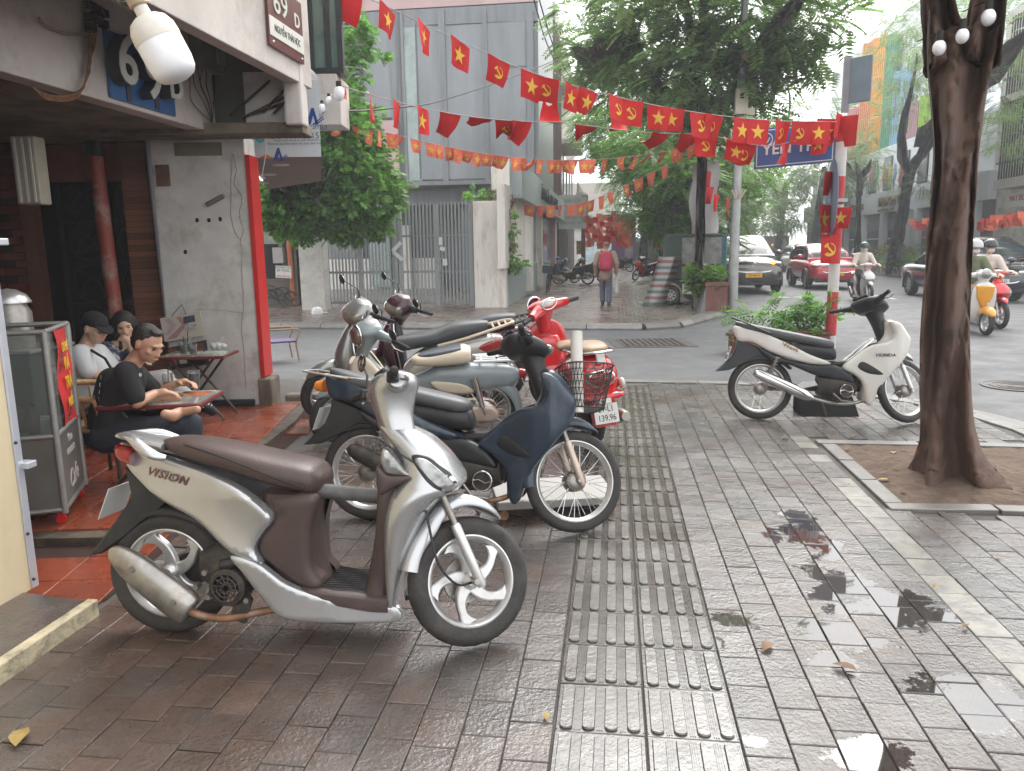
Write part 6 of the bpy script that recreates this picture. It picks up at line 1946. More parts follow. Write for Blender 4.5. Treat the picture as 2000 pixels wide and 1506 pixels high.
cafe_table('cafe table with bright printed top and oxblood edge in front of the man in black', (T1.x, T1.y), .62, .66, .50, .06,
		 [(-.20, -.15, .2, .14, PR[3]), (-.18, .08, .16, .16, PR[2]), (.0, -.03, .24, .2, PR[5]), (.17, .12, .2, .18, PR[0]), (.02, .19, .2, .07, PR[1]), (.22, -.10, .14, .22, TOPM), (.2, .215, .18, .04, PR[4])])
T2 = G(388, 690, .66)
cafe_table('cafe table with drinks on it against the plastered wall', (T2.x, T2.y), .66, .60, .46, .04, [(-.1, .0, .2, .25, PR[4]), (.12, .05, .2, .2, PR[1])])
M_CUP = mat('clear cup glass', (.9, .92, .92), .03, var=0, trans=.92, spec=.6)
M_COF = mat('milk coffee', (.34, .17, .09), .3, var=.1)
M_TEA = mat('iced tea', (.42, .30, .04), .15, var=.1)
M_WATER = mat('water in glass', (.75, .77, .76), .05, var=0, trans=.85)
def cup(label, p, r, h, liq, lv, straw=True, cat='glass'):
	t = thing('drink_glass', label, cat, p)
	MB().lathe([(0, .004), (r * .80, .004), (r, h), (r - .003, h), (r * .80 - .003, .008), (0, .008)], n=20).build('glass', M_CUP, t, smooth=50)
	MB().lathe([(0, .009), (r * .79 - .003, .009), (r * (.79 + .2 * lv) - .003, h * lv), (0, h * lv)], n=20).build('liquid', liq, t, smooth=50)
	if straw:
		MB().tube([(0, 0, .02), (.012, -.005, h * 1.5)], .004, 6).build('straw', M_BLACK, t)
	return t
cup('glass of milk coffee with spoon on the near cafe table', G(330, 764, .6225), .038, .125, M_COF, .5)
cup('tall glass of water on the near cafe table', G(381, 757, .6225), .042, .125, M_WATER, .85, False)
cup('glass of pale milk coffee on the table by the wall', G(359, 692, .6625), .036, .11, M_COF, .6)
cup('glass of amber tea at the back of the table by the wall', G(368, 687, .6625), .036, .13, M_TEA, .5)
cup('glass of yellow tea nearest the edge of the table by the wall', G(378, 693, .6625), .038, .10, M_TEA, .55, False)
p = G(428, 682, .6625)
t = thing('plastic_bag', 'crumpled clear plastic bag with a straw on the table by the wall', 'bag', p)
b_ = MB()
for k in range(9):
	b_.ell((random.uniform(-.05, .05), random.uniform(-.03, .03), .03 + random.uniform(-.01, .02)), (random.uniform(.025, .045), .03, random.uniform(.02, .035)), 7, 5, (random.random(), random.random(), 0))
b_.build('bag_film', mat('cloudy plastic film', (.62, .62, .60), .25, var=.1, alpha=.8), t, smooth=20)
MB().tube([(0, 0, .03), (.05, 0, .12)], .004, 6).build('straw', M_WHITE, t)
p = G(292, 768, .6225)
t = thing('cigarette_pack', 'red cigarette pack with orange lighter and keys on the near cafe table', 'cigarette pack', p, .3)
MB().bx((-.05, -.03, 0), (.05, .03, .022)).build('pack', mat('red card', (.55, .02, .03), .3), t, bevel=.003)
MB().bx((-.075, -.015, .022), (.01, .015, .040)).build('lighter', mat('orange plastic', (.7, .2, .04), .3), t, bevel=.004)
MB().tube([(.06 + .02 * math.cos(a), -.03 + .02 * math.sin(a), .003) for a in np.linspace(0, 6.28, 12, endpoint=False)], .003, 5, closed=True).build('key_ring', M_CHROME, t)
ch = G(190, 945, .055)
t = thing('rattan_chair', 'low chair with rattan back and black steel legs under the man in black', 'chair', (ch.x + .02, ch.y + .12, .055), -.1)
M_RAT = mat('rattan cane', (.34, .19, .085), .5, var=.3, scale=20, bump=.3)
for (x, y) in ((-.17, -.2), (-.13, .22), (.22, -.2), (.22, .22)):
	MB().tube([(x * .8, y * .85, .38), (x, y, 0)], .013, 8).build('leg', M_TLEG, t)
MB().bx((-.2, -.22, .37), (.25, .22, .40)).build('seat', M_RAT, t, bevel=.01)
MB().tube(cr_pts([(.12, -.25, .60), (-.05, -.26, .61), (-.20, -.20, .64), (-.26, 0, .66), (-.20, .20, .64), (-.05, .26, .61), (.12, .25, .60)], 5), .022, 10).build('back_rail', M_RAT, t, smooth=70)
for k in range(13):
	a = PI * (.30 + 1.4 * k / 12)
	MB().tube([(.17 * math.cos(a) - .03, .2 * math.sin(a), .40), (.215 * math.cos(a) - .03, .245 * math.sin(a), .62)], .008, 5).build('cane', M_RAT, t)
for sy in (-1, 1):
	MB().tube([(.12, sy * .25, .6), (.16, sy * .23, .38)], .013, 8).build('arm_post', M_RAT, t)
ch2 = V3(Q(160, 800, Y2).x, Y2 + .05, .055)
t = thing('folding_chair', 'blue and silver folding chair under the man in white', 'chair', ch2, .0)
MB().bx((-.22, -.22, .36), (.24, .22, .39)).build('seat', M_BLKC, t, bevel=.01)
for sy in (-1, 1):
	MB().tube([(-.32, sy * .23, .78), (.2, sy * .23, .02)], .012, 8).build('leg', mat('blue painted tube', (.03, .12, .30), .4), t)
	MB().tube([(.22, sy * .21, .38), (-.24, sy * .21, .02)], .012, 8).build('leg', M_CHROME, t)
MB().bx((-.34, -.22, .55), (-.30, .22, .8)).build('backrest', M_BLKC, t, bevel=.01)
t = thing('stool', 'dark stool under the woman with curly hair', 'stool', (Q(245, 800, Y3).x, Y3 + .08, .055))
MB().bx((-.18, -.18, .36), (.18, .18, .40)).build('seat', M_TLEG, t, bevel=.01)
for sx in (-1, 1):
	for sy in (-1, 1):
		MB().tube([(sx * .14, sy * .14, .36), (sx * .17, sy * .17, 0)], .013, 6).build('leg', M_TLEG, t)
def wallboard(name, label, pts, Y, base, marks):
	c = sum((A(x, y, Y) for x, y in pts), Vector()) / 4
	t = thing(name, label, 'poster', c)
	I_ = Matrix.Translation(-c)
	mb = MB(I_)
	fr_ = [A(x, y, Y) for x, y in pts]
	mb.add(fr_ + [p + V3(0, .015, 0) for p in fr_], [(0, 1, 2, 3), (7, 6, 5, 4), (0, 4, 5, 1), (1, 5, 6, 2), (2, 6, 7, 3), (3, 7, 4, 0)])
	mb.build('board', base, t)
	for k, (poly, m_) in enumerate(marks):
		MB(I_).add([A(x, y, Y) - V3(0, .003 + .001 * k, 0) for x, y in poly], [tuple(range(len(poly)))]).build('print', m_, t)
	return t, I_
PCRM = mat('cream poster paper', (.56, .51, .42), .6, var=.05)
wb_t, I_ = wallboard('menu_board', 'cream advertising board with pink arrow shapes hung on the plastered wall', [(322, 668), (400, 655), (390, 608), (312, 622)], 7.60, PCRM,
		 [([(325, 664), (345, 660), (368, 632), (352, 618), (344, 620), (356, 634)], mat('dusty pink print', (.42, .22, .24), .6, var=.1)), ([(322, 655), (333, 652), (345, 636), (332, 622), (322, 624), (333, 637)], mat('pale mauve print', (.50, .36, .36), .6, var=.1)),
		 ([(359, 632), (382, 628), (380, 615), (358, 619)], mat('photo print', (.06, .07, .10), .5, var=.8, scale=40)), ([(362, 648), (386, 644), (384, 632), (361, 636)], mat('photo print pale', (.42, .41, .40), .5, var=.4, scale=40))])
MB(I_).tube([A(335, 618, 7.59), A(355, 594, 7.62), A(363, 614, 7.59)], .004, 5).build('string', M_WIRE, wb_t)
wallboard('picture_menu', 'dark photo menu board of drinks below the cream board behind the table', [(336, 722), (409, 712), (402, 664), (326, 680)], 7.59, mat('charcoal poster', (.05, .045, .05), .5, var=.2),
		 [([(330, 694), (346, 691), (344, 679), (328, 682)], PR[5]), ([(352, 690), (372, 687), (370, 676), (350, 679)], PR[0]), ([(378, 687), (400, 683), (398, 670), (376, 674)], PR[5]), ([(333, 714), (346, 712), (344, 700), (331, 702)], PR[3]), ([(352, 711), (366, 709), (364, 697), (350, 699)], PR[4]), ([(372, 715), (402, 710), (400, 694), (370, 698)], mat('dark print', (.02, .02, .022), .5))])
n0, n1 = G(128, 1003, .12), G(166, 948, .12)
dirc = (n1 - n0).normalized()
c0 = n0 + dirc * .3
ct = thing('glass_cabinet', 'aluminium framed glass drinks cabinet on castors with red poster and Cafe lettering', 'cabinet', (n0.x, n0.y, .055), math.atan2(dirc.y, dirc.x) - PI / 2)
fl_ = (n1 - n0).length * 1.02
M_AF = mat('dull aluminium frame', (.36, .35, .33), .4, metal=.7, var=.15)
HT = A(112, 645, n0.y + .1).z - .055
M_CG = mat('greenish cabinet glass', (.80, .85, .82), .05, var=0, trans=.9)
for x in (0, -.45):
	for y in (0, fl_):
		MB().tube([(x, y, .07), (x, y, HT)], .018, 10).build('frame_post', M_AF, ct, smooth=60)
for z in (.09, .52, HT):
	for x in (0, -.45):
		MB().tube([(x, 0, z), (x, fl_, z)], .015, 8).build('frame_rail', M_AF, ct, smooth=60)
	for y in (0, fl_):
		MB().tube([(0, y, z), (-.45, y, z)], .015, 8).build('frame_rail', M_AF, ct, smooth=60)
MB().bx((-.003, .016, .1), (.003, fl_ - .016, .51)).build('lower_panel', mat('grey green sheet', (.12, .115, .10), .4, var=.2, scale=4), ct)
MB().bx((-.44, -.003, .1), (-.01, .003, .51)).build('lower_panel', mat('grey green sheet', (0, 0, 0)), ct)
MB().bx((-.002, .016, .53), (.002, fl_ - .016, HT - .016)).build('glass_pane', M_CG, ct)
MB().bx((-.44, -.002, .53), (-.01, .002, HT - .016)).build('glass_pane', M_CG, ct)
MB().bx((-.44, .02, .515), (-.01, fl_ - .02, .525)).build('shelf', M_AF, ct)
for k in range(5):
	MB().lathe([(0, 0), (.03, 0), (.033, .1), (.02, .13), (.02, .16), (0, .16)], (-.12 - .07 * k, .08 + .05 * (k % 3), .53), 12).build('jar', (PR[0], PR[5], PR[1], M_TEA, PR[3])[k], ct, smooth=50)
for x in (-.03, -.42):
	for y in (.03, fl_ - .03):
		MB().lathe([(0, -.012), (.026, -.012), (.028, 0), (.026, .012), (0, .012)], (x, y, .028), 14, 'y').box((x, y, .06), (.03, .03, .03)).build('castor', M_REDP, ct)
FP = frame((.006, fl_ / 2, .30), (0, 1, 0), (0, 0, 1), (1, 0, 0))
text('lettering', 'Cafe', .15, mat('pale lettering', (.50, .45, .43), .5, var=0), ct, FP @ Matrix.Translation((0, -.09, 0)) @ Matrix.Rotation(.08, 4, 'Z'), .002, shear=.35, xscale=.85)
text('lettering', 'Menu', .07, mat('pale lettering', (0, 0, 0)), ct, FP @ Matrix.Translation((0, .15, 0)), .002, shear=.3, xscale=.7)
text('lettering', '0912-638-371', .05, mat('pale lettering', (0, 0, 0)), ct, FP @ Matrix.Translation((0, .075, 0)), .002, xscale=.72)
b_ = MB()
w0, w1 = fl_ * .30, fl_ * .86
rows = []
for k in range(13):
	z = HT - .01 - k * .048
	rows.append([(.010 + .010 * math.sin(k * .8 + j * .9), w0 + (w1 - w0) * j / 4 + .012 * math.sin(k * .6), z) for j in range(5)])
b_.loft(rows, False, False)
po_ = b_.build('red_poster', mat('red poster paper', (.50, .022, .025), .55, var=.1, bump=.3, bscale=12), ct, smooth=60)
YEL = mat('yellow print', (.72, .44, .03), .5, var=0)
for txt, z in (('CÀ PHÊ', .12), ('ĐÁ', .22), ('TRÀ', .33), ('MUỐI', .45)):
	text('poster_lettering', txt, .075 if len(txt) > 3 else .10, YEL, ct, frame((.026, (w0 + w1) / 2, HT - z), (0, 1, 0), (0, 0, 1), (1, 0, 0)), .001, xscale=.6 if len(txt) > 3 else .9, bold=.002)
pt = thing('metal_pot', 'tall aluminium stock pot with domed lid on top of the glass cabinet', 'pot', A(38, 655, n0.y + .45))
MB().lathe([(0, 0), (.115, 0), (.12, .03), (.12, .22), (.10, .26), (.10, .28), (0, .28)], n=26).build('pot_body', M_STEEL, pt, smooth=50)
MB().lathe([(.125, .28), (.125, .29), (.10, .33), (.05, .36), (.02, .365), (0, .37)], n=26).build('lid', M_RIM, pt, smooth=50)
t = thing('glass_shelf_case', 'dark glass topped counter case standing behind the aluminium cabinet', 'cabinet', A(30, 900, n0.y + .5) * 1)
t.location.z = .055
MB().bx((-.30, -.05, 0), (.2, .4, .93)).build('case', mat('dull green glass case', (.06, .075, .06), .12, var=.4, scale=4), t, bevel=.01)
MB().bx((-.32, -.07, .93), (.22, .42, .95)).build('case_top', M_AF, t, bevel=.004)
pt.location.z = 1.008
pt.location.x, pt.location.y = t.location.x + .02, t.location.y + .1
c = A(542, 668, 9.4)
t = thing('garden_chair', 'small wooden armed chair with purple seat standing past the red wall edge', 'chair', (G(545, 700).x, G(545, 700).y, -.05), .5)
M_WD = mat('worn light wood', (.36, .24, .14), .6, var=.2)
for sy in (-1, 1):
	MB().tube(cr_pts([(.25, sy * .22, .02), (.22, sy * .22, .3), (.28, sy * .22, .48), (.05, sy * .22, .5), (-.2, sy * .22, .5)], 4), .013, 8).build('arm_frame', M_WD, t)
	MB().tube([(-.2, sy * .22, .5), (-.25, sy * .22, .02)], .013, 8).build('leg', M_WD, t)
MB().bx((-.22, -.21, .3), (.22, .21, .33)).build('seat', mat('purple seat', (.13, .09, .19), .6), t, bevel=.01)
# ================================================================== ACROSS THE SIDE STREET
def local(o):
	return Matrix.Translation(-Vector(o))
M_DGL = mat('dark grey glass panel', (0.21, 0.225, 0.24), 0.10, var=0.25, scale=1.2, spec=.7, stretch=(1, 1, .12), dirt=(.20, .205, .21), dscale=1.6, damt=.6)
M_DGM = mat('weathered dark grey metal', (0.18, 0.19, 0.20), 0.4, metal=.3, var=.2, scale=2, stretch=(3, 3, .15), dirt=(.22, .22, .225), dscale=2.2, damt=.6)
M_LGL = mat('pale green glass strip', (.30, .37, .35), .1, var=.3, scale=1.2, spec=.7)
M_PINK = mat('pale pink render', (.52, .36, .36), .8, var=.08, scale=1, dirt=(.35, .28, .27), dscale=1.2, damt=.4)
M_WHW = mat('stained white wall', (.72, .69, .64), .75, var=.1, scale=1.5, stretch=(2, 2, .4), dirt=(.36, .27, .21), dscale=2.5, damt=.6)
M_TEALW = mat('pale teal tile wall', (.33, .39, .39), .35, var=.08, scale=2)
M_GATE = mat('grey painted steel', (.27, .29, .295), .45, var=.12, scale=3, dirt=(.09, .09, .09), damt=.3)
gb = thing('glass_house', 'dark grey glass fronted house with pink walls behind the slatted gate', 'building', S(-6, 29))
IG = local(S(-6, 29))
DG = 29.0
def gq(mb, x0, y0, x1, y1, d=DG, t=.1):
	"""box with its front on the plane d whose picture corners are (x0,y0) (x1,y1)"""
	a, b = pd(x0, y1, d), pd(x1, y0, d)
	b.z = pd((x0 + x1) / 2, y0, d).z
	a.z = pd((x0 + x1) / 2, y1, d).z
	c = (a + b) / 2 + U2 * t / 2
	w = (Vector((b.x, b.y, 0)) - Vector((a.x, a.y, 0))).length
	return mb.box(c, (w, t, abs(b.z - a.z)), RZ)
gq(MB(IG), 560, -160, 1049, 358, DG + .12, 7).build('wall', M_DGM, gb)
gq(MB(IG), 640, -160, 1049, 14, DG + .0, .12).build('roof_band', M_PINK, gb)
gq(MB(IG), 690, 15, 1049, 50, DG, .1).build('wall_panel', M_DGM, gb)
for x0, x1, y0, y1, m_ in ((703, 764, 52, 232, M_DGL), (786, 816, 50, 355, M_LGL), (818, 865, 45, 352, M_DGL), (867, 947, 42, 351, M_DGL), (950, 1028, 38, 350, M_DGL)):
	fr_ = gq(MB(IG), x0, y0, x1, y1, DG + .02, .06).build('window', M_DGM, gb)
	gq(MB(IG), x0 + 2, y0 + 2, x1 - 2, y1 - 2, DG, .03).build('pane', m_, fr_)
for x in (701, 775, 784, 866, 948.5, 1036):
	gq(MB(IG), x - (5 if x in (775, 1036) else 1.5), 20, x + (5 if x in (775, 1036) else 1.5), 354, DG - .06, .1).build('mullion', M_DGM, gb)
for x0, x1, y in ((950, 1028, 128), (820, 865, 45), (870, 946, 43)):
	gq(MB(IG), x0, y, x1, y + 3, DG - .04, .05).build('transom', M_DGM, gb)
gq(MB(IG), 700, 236, 776, 352, DG - .2, .3).build('pink_wall', M_PINK, gb)
gq(MB(IG), 640, -20, 700, 360, DG - .1, .3).build('side_wall', M_DGM, gb)
for k in range(22):
	gq(MB(IG), 668, 40 + k * 9, 702, 44 + k * 9, DG - .35, .25).build('louvre_slat', M_DGM, gb)
gq(MB(IG), 690, 354, 990, 362, DG - 1.6, 1.8).build('canopy', M_DGM, gb)
gq(MB(IG), 690, 362, 985, 400, DG - .5, .2).build('canopy_beam', M_DGM, gb)
gq(MB(IG), 560, 360, 1000, 610, DG + 2, .2).build('rear_wall', mat('grey recess wall', (.16, .17, .17), .5), gb)
gq(MB(IG), 640, 420, 700, 505, DG + 1.5, .1).build('dark_window', M_DGL, gb)
gq(MB(IG), 640, 505, 860, 570, DG + 1.5, .1).build('white_dado', M_WHW, gb)
gq(MB(IG), 770, 440, 800, 570, DG + 1.2, .2).build('white_column', M_WHW, gb)
gq(MB(IG), 725, 440, 760, 560, DG + 1.2, .2).build('pale_window', M_LGL, gb)
def flank(x0, ytop, ybot, x1, e=-2.86, t=.12, name='flank_panel', m=None, ytop1=None, ybot1=None):
	"""upright panel on the street plane e between picture columns x0 and x1"""
	a, b = onplane(x0, ytop, e), onplane(x1, ytop if ytop1 is None else ytop1, e)
	zb = onplane(x0, ybot, e).z if not isinstance(ybot, float) else ybot
	c = (a + b) / 2
	l = (Vector((b.x, b.y, 0)) - Vector((a.x, a.y, 0))).length
	return MB(IG).box((c.x - N2.x * t / 2, c.y - N2.y * t / 2, (a.z + zb) / 2), (t, l, abs(a.z - zb)), RZ).build(name, m, gb)
for x0, x1 in ((1050, 1058), (1058.6, 1066), (1066.6, 1073)):
	a, b = onplane(x0, 200, -2.86), onplane(x1, 200, -2.86)
	c = (a + b) / 2
	MB(IG).box((c.x, c.y, 8), (.1, (b - a).length, 8.2), RZ).build('pane', M_LGL, gb)
for k in range(7):
	c = onplane(1074 + k * 3.0, 200, -2.86)
	MB(IG).box((c.x, c.y, 8), (.25, .12, 8.4), RZ).build('brown_fin', mat('brown metal fin', (.13, .085, .07), .5), gb)
MB(IG).box(S(-4.3, 35, 6), (2.8, 11.6, 12), RZ).build('side_mass', M_DGM, gb)
flank(985, 358, 525, 1024, -2.72, .2, 'white_panel', M_WHW)
flank(989, 524, 0.0, 1075, -2.80, .25, 'teal_plinth', M_TEALW)
for d0, d1, z0, z1, m_, nm in ((21.3, 40, 2.95, 3.9, M_TEALW, 'sign_fascia'), (25.3, 26.0, .2, 2.95, M_WHW, 'pillar'), (29.0, 29.6, .2, 2.95, M_WHW, 'pillar'), (36, 37, .2, 2.95, M_PINK, 'pillar')):
	MB(IG).box(S(-2.7 if nm == 'sign_fascia' else -2.78, (d0 + d1) / 2, (z0 + z1) / 2), (.5 if nm == 'sign_fascia' else .3, d1 - d0, z1 - z0), RZ).build(nm, m_, gb)
for d0, d1 in ((26.1, 28.9), (29.7, 35.9)):
	fr_ = MB(IG).box(S(-2.88, (d0 + d1) / 2, 1.75), (.08, d1 - d0, 2.3), RZ).build('window', M_FRM, gb)
	MB(IG).box(S(-2.83, (d0 + d1) / 2, 1.75), (.03, d1 - d0 - .16, 2.14), RZ).build('pane', mat('blue tinted glass', (.16, .24, .30), .08, var=.2, spec=.8), fr_)
text('fascia_lettering', 'ÁNHKÁ CUA KINH', .62, M_INKK, gb, IG @ frame(S(-2.44, 31, 3.45), U2, (0, 0, 1), N2), .02, xscale=1.5)
MB(IG).box(S(-3.0, 21.12, 3.0), (.5, .2, 1.9), RZ).build('white_panel', M_WHW, gb)
g0, g1 = G(640, 600, .06), G(928, 600, .06)
gx = (g1 - g0)
gl = gx.length
ga = math.atan2(gx.y, gx.x)
gt = thing('slatted_gate', 'tall grey steel gate of upright slats between white pillars', 'gate', g0, ga)
ght = 2.78
for k, (u, w) in enumerate(((0.01, .12), (.245, .13), (.49, .10), (.52, .10), (.76, .13), (.985, .12))):
	MB().bx((u * gl - w / 2, -.05, .05), (u * gl + w / 2, .05, ght - .06)).build('gate_post', M_GATE, gt)
sl_m = MB().box((0, 0, 0), (.042, .03, ght - .1)).mesh('slat')
sl_m.materials.append(M_GATE)
for k in range(int(gl / .098)):
	x = .12 + k * .098
	if any(abs(x - u * gl) < .08 for u in (0.01, .245, .49, .52, .76, .985)) or x > gl - .1:
		continue
	o = bpy.data.objects.new('slat', sl_m)
	link(o, gt)
	o.location = (x, 0, ght / 2 + .03)
for z in (.12, .95, 1.9):
	MB().bx((0, .02, z - .03), (gl, .045, z + .03)).build('gate_rail', M_GATE, gt)
b_ = MB()
for q, (x, z, w, h, r_) in enumerate(((.50 * gl, 1.62, .34, .1, -.75), (.505 * gl, 1.38, .34, .1, .75), (.79 * gl, 1.75, .1, .2, 0), (.80 * gl, 1.55, .14, .1, .3), (.815 * gl, 1.2, .12, .18, 0))):
	MB().box((x, -.06, z), (w, .01, h), (0, r_, 0)).build('paper_scrap', M_WHTC, gt)
def pillar(label, c, w, d, h, m, ang=-AZ):
	t = thing('gate_pillar', label, 'pillar', c, ang, group='pillars of the slatted gate')
	MB().bx((-w / 2, -d / 2, -.1), (w / 2, d / 2, h)).build('shaft', m, t, bevel=.015)
	return t
pc = G(960, 601, .06)
pillar('broad stained white pillar on the right of the slatted gate', (pc.x, pc.y + .25, .06), .84, .4, 2.75, M_WHW)
pc = G(615, 606, .06)
pillar('grey white pillar with flaking foot on the left of the gate', (pc.x, pc.y + .2, .06), .66, .4, 2.75, M_PLASG)
mwc = G(548, 600, .06)
mw = thing('meter_wall', 'dark recessed wall with meter boxes and orange pipe left of the grey white pillar', 'wall', (mwc.x, mwc.y, .06), -AZ)
M_DIRTY = mat('grimy cement', (.13, .115, .095), .9, var=.3, scale=3, dirt=(.05, .045, .04), damt=.6)
MB().bx((-1.6, .3, 0), (.35, .5, .78)).build('low_wall', M_DIRTY, mw)
MB().bx((-1.6, .75, 0), (.6, .85, 3)).build('dark_back', M_DARKW, mw)
MB().bx((-.02, .35, .78), (.35, .5, 2.6)).build('wall_edge', M_DIRTY, mw)
MB().bx((-1.6, .0, 2.52), (1.1, .6, 2.62)).build('cap_slab', M_PLASG, mw)
MB().bx((-1.5, .5, 2.1), (-.2, .6, 2.5)).build('orange_awning', mat('dull orange sheet', (.30, .08, .02), .7, var=.3), mw)
MB().bx((-.42, .12, 1.75), (.12, .34, 2.42)).build('electric_box', mat('grey green enamel', (.22, .24, .21), .5, var=.3, scale=6), mw, bevel=.02)
MB().bx((-.2, .14, 1.22), (.1, .34, 1.66)).build('meter', M_GREYC, mw, bevel=.01)
nt_ = MB().box((.13, .05, .98), (.46, .01, .34), (0, .05, 0)).build('notice', M_PLATE, mw)
RDI = mat('red print', (.6, .03, .03), .5, var=0)
text('notice_lettering', 'KHOAN CẮT\nBÊ TÔNG', .085, M_INKK, nt_, frame((.13, .04, 1.06), (1, 0, -.05), (0, 0, 1), (0, -1, 0)), .001)
text('notice_lettering', '0904 167 626', .10, RDI, nt_, frame((.13, .04, .86), (1, 0, -.05), (0, 0, 1), (0, -1, 0)), .001, xscale=.68)
MB().tube([(.26, .2, 2.5), (.28, .2, 1.2), (.30, .2, .05)], .06, 12).build('orange_pipe', mat('orange pvc pipe', (.42, .12, .045), .5, var=.2), mw, smooth=60)
for k in range(14):
	a, r_ = random.uniform(0, 6.28), random.uniform(.1, .24)
	c_ = V3(random.uniform(-.5, .5), .05, random.uniform(.1, .45))
	MB().tube([c_ + V3(r_ * math.cos(q), .03 * math.sin(q * 2), r_ * .9 * math.sin(q)) for q in np.linspace(0, random.uniform(4, 6.2), 14)], .013, 5).build('cable_coil', M_WIRE, mw)
hp_ = G(620, 613, .06)
hm = thing('white_helmet', 'white half helmet lying on the pavement below the grey white pillar', 'helmet', hp_, .1)
MB().lathe([(.145, 0), (.145, .06), (.125, .12), (.08, .165), (.0, .18)], n=24).build('shell', mat('white helmet shell', (.70, .70, .70), .3), hm, smooth=80)
MB().prism([(.10, -.11), (.22, -.06), (.25, 0), (.22, .06), (.10, .11)], (0, 0, .02), (1, 0, 0), (0, 1, 0), (0, 0, 1), 0, .02, .004).build('peak', mat('white helmet shell', (0, 0, 0)), hm)
# ------------------------------------------------------------------ shops further along the left pavement
sh = thing('shop_row_house', 'narrow shop house with dark open ground floor and white balconies beyond the teal corner', 'building', S(-6, 46))
IH = local(S(-6, 46))
M_CREW = mat('cream balcony wall', (.52, .48, .43), .8, var=.1, dirt=(.3, .25, .2), damt=.4)
MB(IH).box(S(-5.5, 52, 7), (5, 20, 14), RZ).build('wall', M_CREW, sh)
MB(IH).box(S(-2.95, 46, 1.5), (.12, 7, 3), RZ).build('shop_opening', M_DARKW, sh)
MB(IH).box(S(-2.95, 55, 1.5), (.12, 9, 3), RZ).build('shop_opening', mat('dim shop interior', (.06, .05, .05), .7, var=.6, scale=1), sh)
for z in (4.2, 7.4, 10.6):
	MB(IH).box(S(-2.5, 47, z), (1.2, 6, .25), RZ).build('balcony_slab', M_CREW, sh)
	MB(IH).box(S(-1.95, 47, z + .95), (.06, 6, .06), RZ).build('handrail', M_CREW, sh)
	for k in range(14):
		MB(IH).lathe([(.05, 0), (.11, .2), (.06, .5), (.05, .8)], S(-1.95, 44.3 + k * .42, z + .12), 8).build('baluster', M_CREW, sh, smooth=60)
for k in range(5):
	MB(IH).box(S(-2.93, 44.5 + k * 3.2, 5.9), (.1, 1.6, 2.2), RZ).build('window', M_DGL, sh)
MB(IH).tube([S(-1.6, 43.2, .1), S(-1.6, 43.2, 3.2)], .12, 8).build('brick_post', M_BRICKD, sh)
sg_ = thing('shop_sign', 'pale light box sign with grey lettering and palm leaf corners above the pavement', 'sign', pd(1120, 413, 41))
ISg = local(pd(1120, 413, 41))
o = gq(MB(ISg), 1091, 381, 1145, 447, 41, .3).build('light_box', mat('pale sign face', (.55, .60, .54), .4, var=.05), sg_)
gq(MB(ISg), 1145.2, 381, 1148.5, 447, 40.98, .34).build('sign_edge', mat('orange sign edge', (.50, .28, .10), .5), sg_)
for k, s_ in enumerate(('CỬA UỐN', 'RÈM CỬA', 'MÀNH CUỐN', 'NHỰA GIẢ MÂY', 'TRANG TRÍ')):
	text('sign_lettering', s_, .22, mat('grey green letters', (.25, .29, .26), .5, var=0), o, ISg @ frame(pd(1118, 392 + k * 11, 41) - U2 * .02, N2, (0, 0, 1), -U2), .003, xscale=.9)
for px, py in ((1096, 440), (1138, 386), (1140, 436)):
	for a in (-.6, -.2, .2, .6, 1.0):
		c_ = pd(px, py, 41) - U2 * .02
		MB(ISg).add([c_, c_ + N2 * .3 * math.sin(a) + V3(0, 0, .3 * math.cos(a)), c_ + N2 * .27 * math.sin(a + .25) + V3(0, 0, .27 * math.cos(a + .25))], [(0, 1, 2)]).build('palm_leaf', mat('printed palm green', (.22, .36, .2), .5, var=0), o)
t = thing('yellow_sign', 'yellow shop board with dark letters hanging at a dark shop front', 'sign', pd(1132, 485, 52))
IT = local(pd(1132, 485, 52))
o = gq(MB(IT), 1126, 470, 1139, 497, 52, .1).build('board', mat('mustard board', (.48, .30, .05), .5, var=.1), t)
for k, s_ in enumerate(('THANH', 'PHÚC', 'SƠN')):
	text('sign_lettering', s_, .28, M_INKK, o, IT @ frame(pd(1132.5, 475 + k * 8.5, 52) - U2 * .02, N2, (0, 0, 1), -U2), .003, xscale=.6)
t = thing('purple_booth', 'purple shop booth at the far end of the left pavement', 'kiosk', S(.9, 66, .06), -AZ)
MB().bx((-1.0, 0, 0), (1.0, 2, 4.2)).build('booth', mat('violet panels', (.09, .04, .16), .5, var=.2), t)
MB().bx((.1, -.05, 0), (.8, 0, 3.4)).build('poster', mat('grey poster', (.22, .2, .24), .5, var=.5, scale=2), t)
t = thing('utility_cabinet', 'pale green utility cabinet standing by the trees on the far pavement', 'cabinet', S(2.35, 43, .06), -AZ)
MB().bx((-.45, -.2, 0), (.45, .2, 1.9)).build('cabinet_body', mat('pale green enamel', (.34, .38, .33), .5, var=.1), t, bevel=.02)
MB().bx((-.02, -.21, .1), (.0, -.2, 1.8)).build('door_gap', M_DIRTY, t)
far = thing('end_house', 'pale hazy house closing the view at the end of the pavement', 'building', S(-1, 92, 0), -AZ)
MB().bx((-7, 0, 0), (1.6, 8, 9)).build('wall', M_CREW, far)
for k in range(4):
	MB().bx((-3.5 + k * 1.3, -.1, 3.6), (-2.7 + k * 1.3, 0, 5.4)).build('window', M_DGL, far)
MB().bx((-3, -.15, 0), (1.2, -.05, 2.9)).build('shop_glass', mat('bright shop glass', (.4, .5, .55), .2, var=.5, scale=1), far)
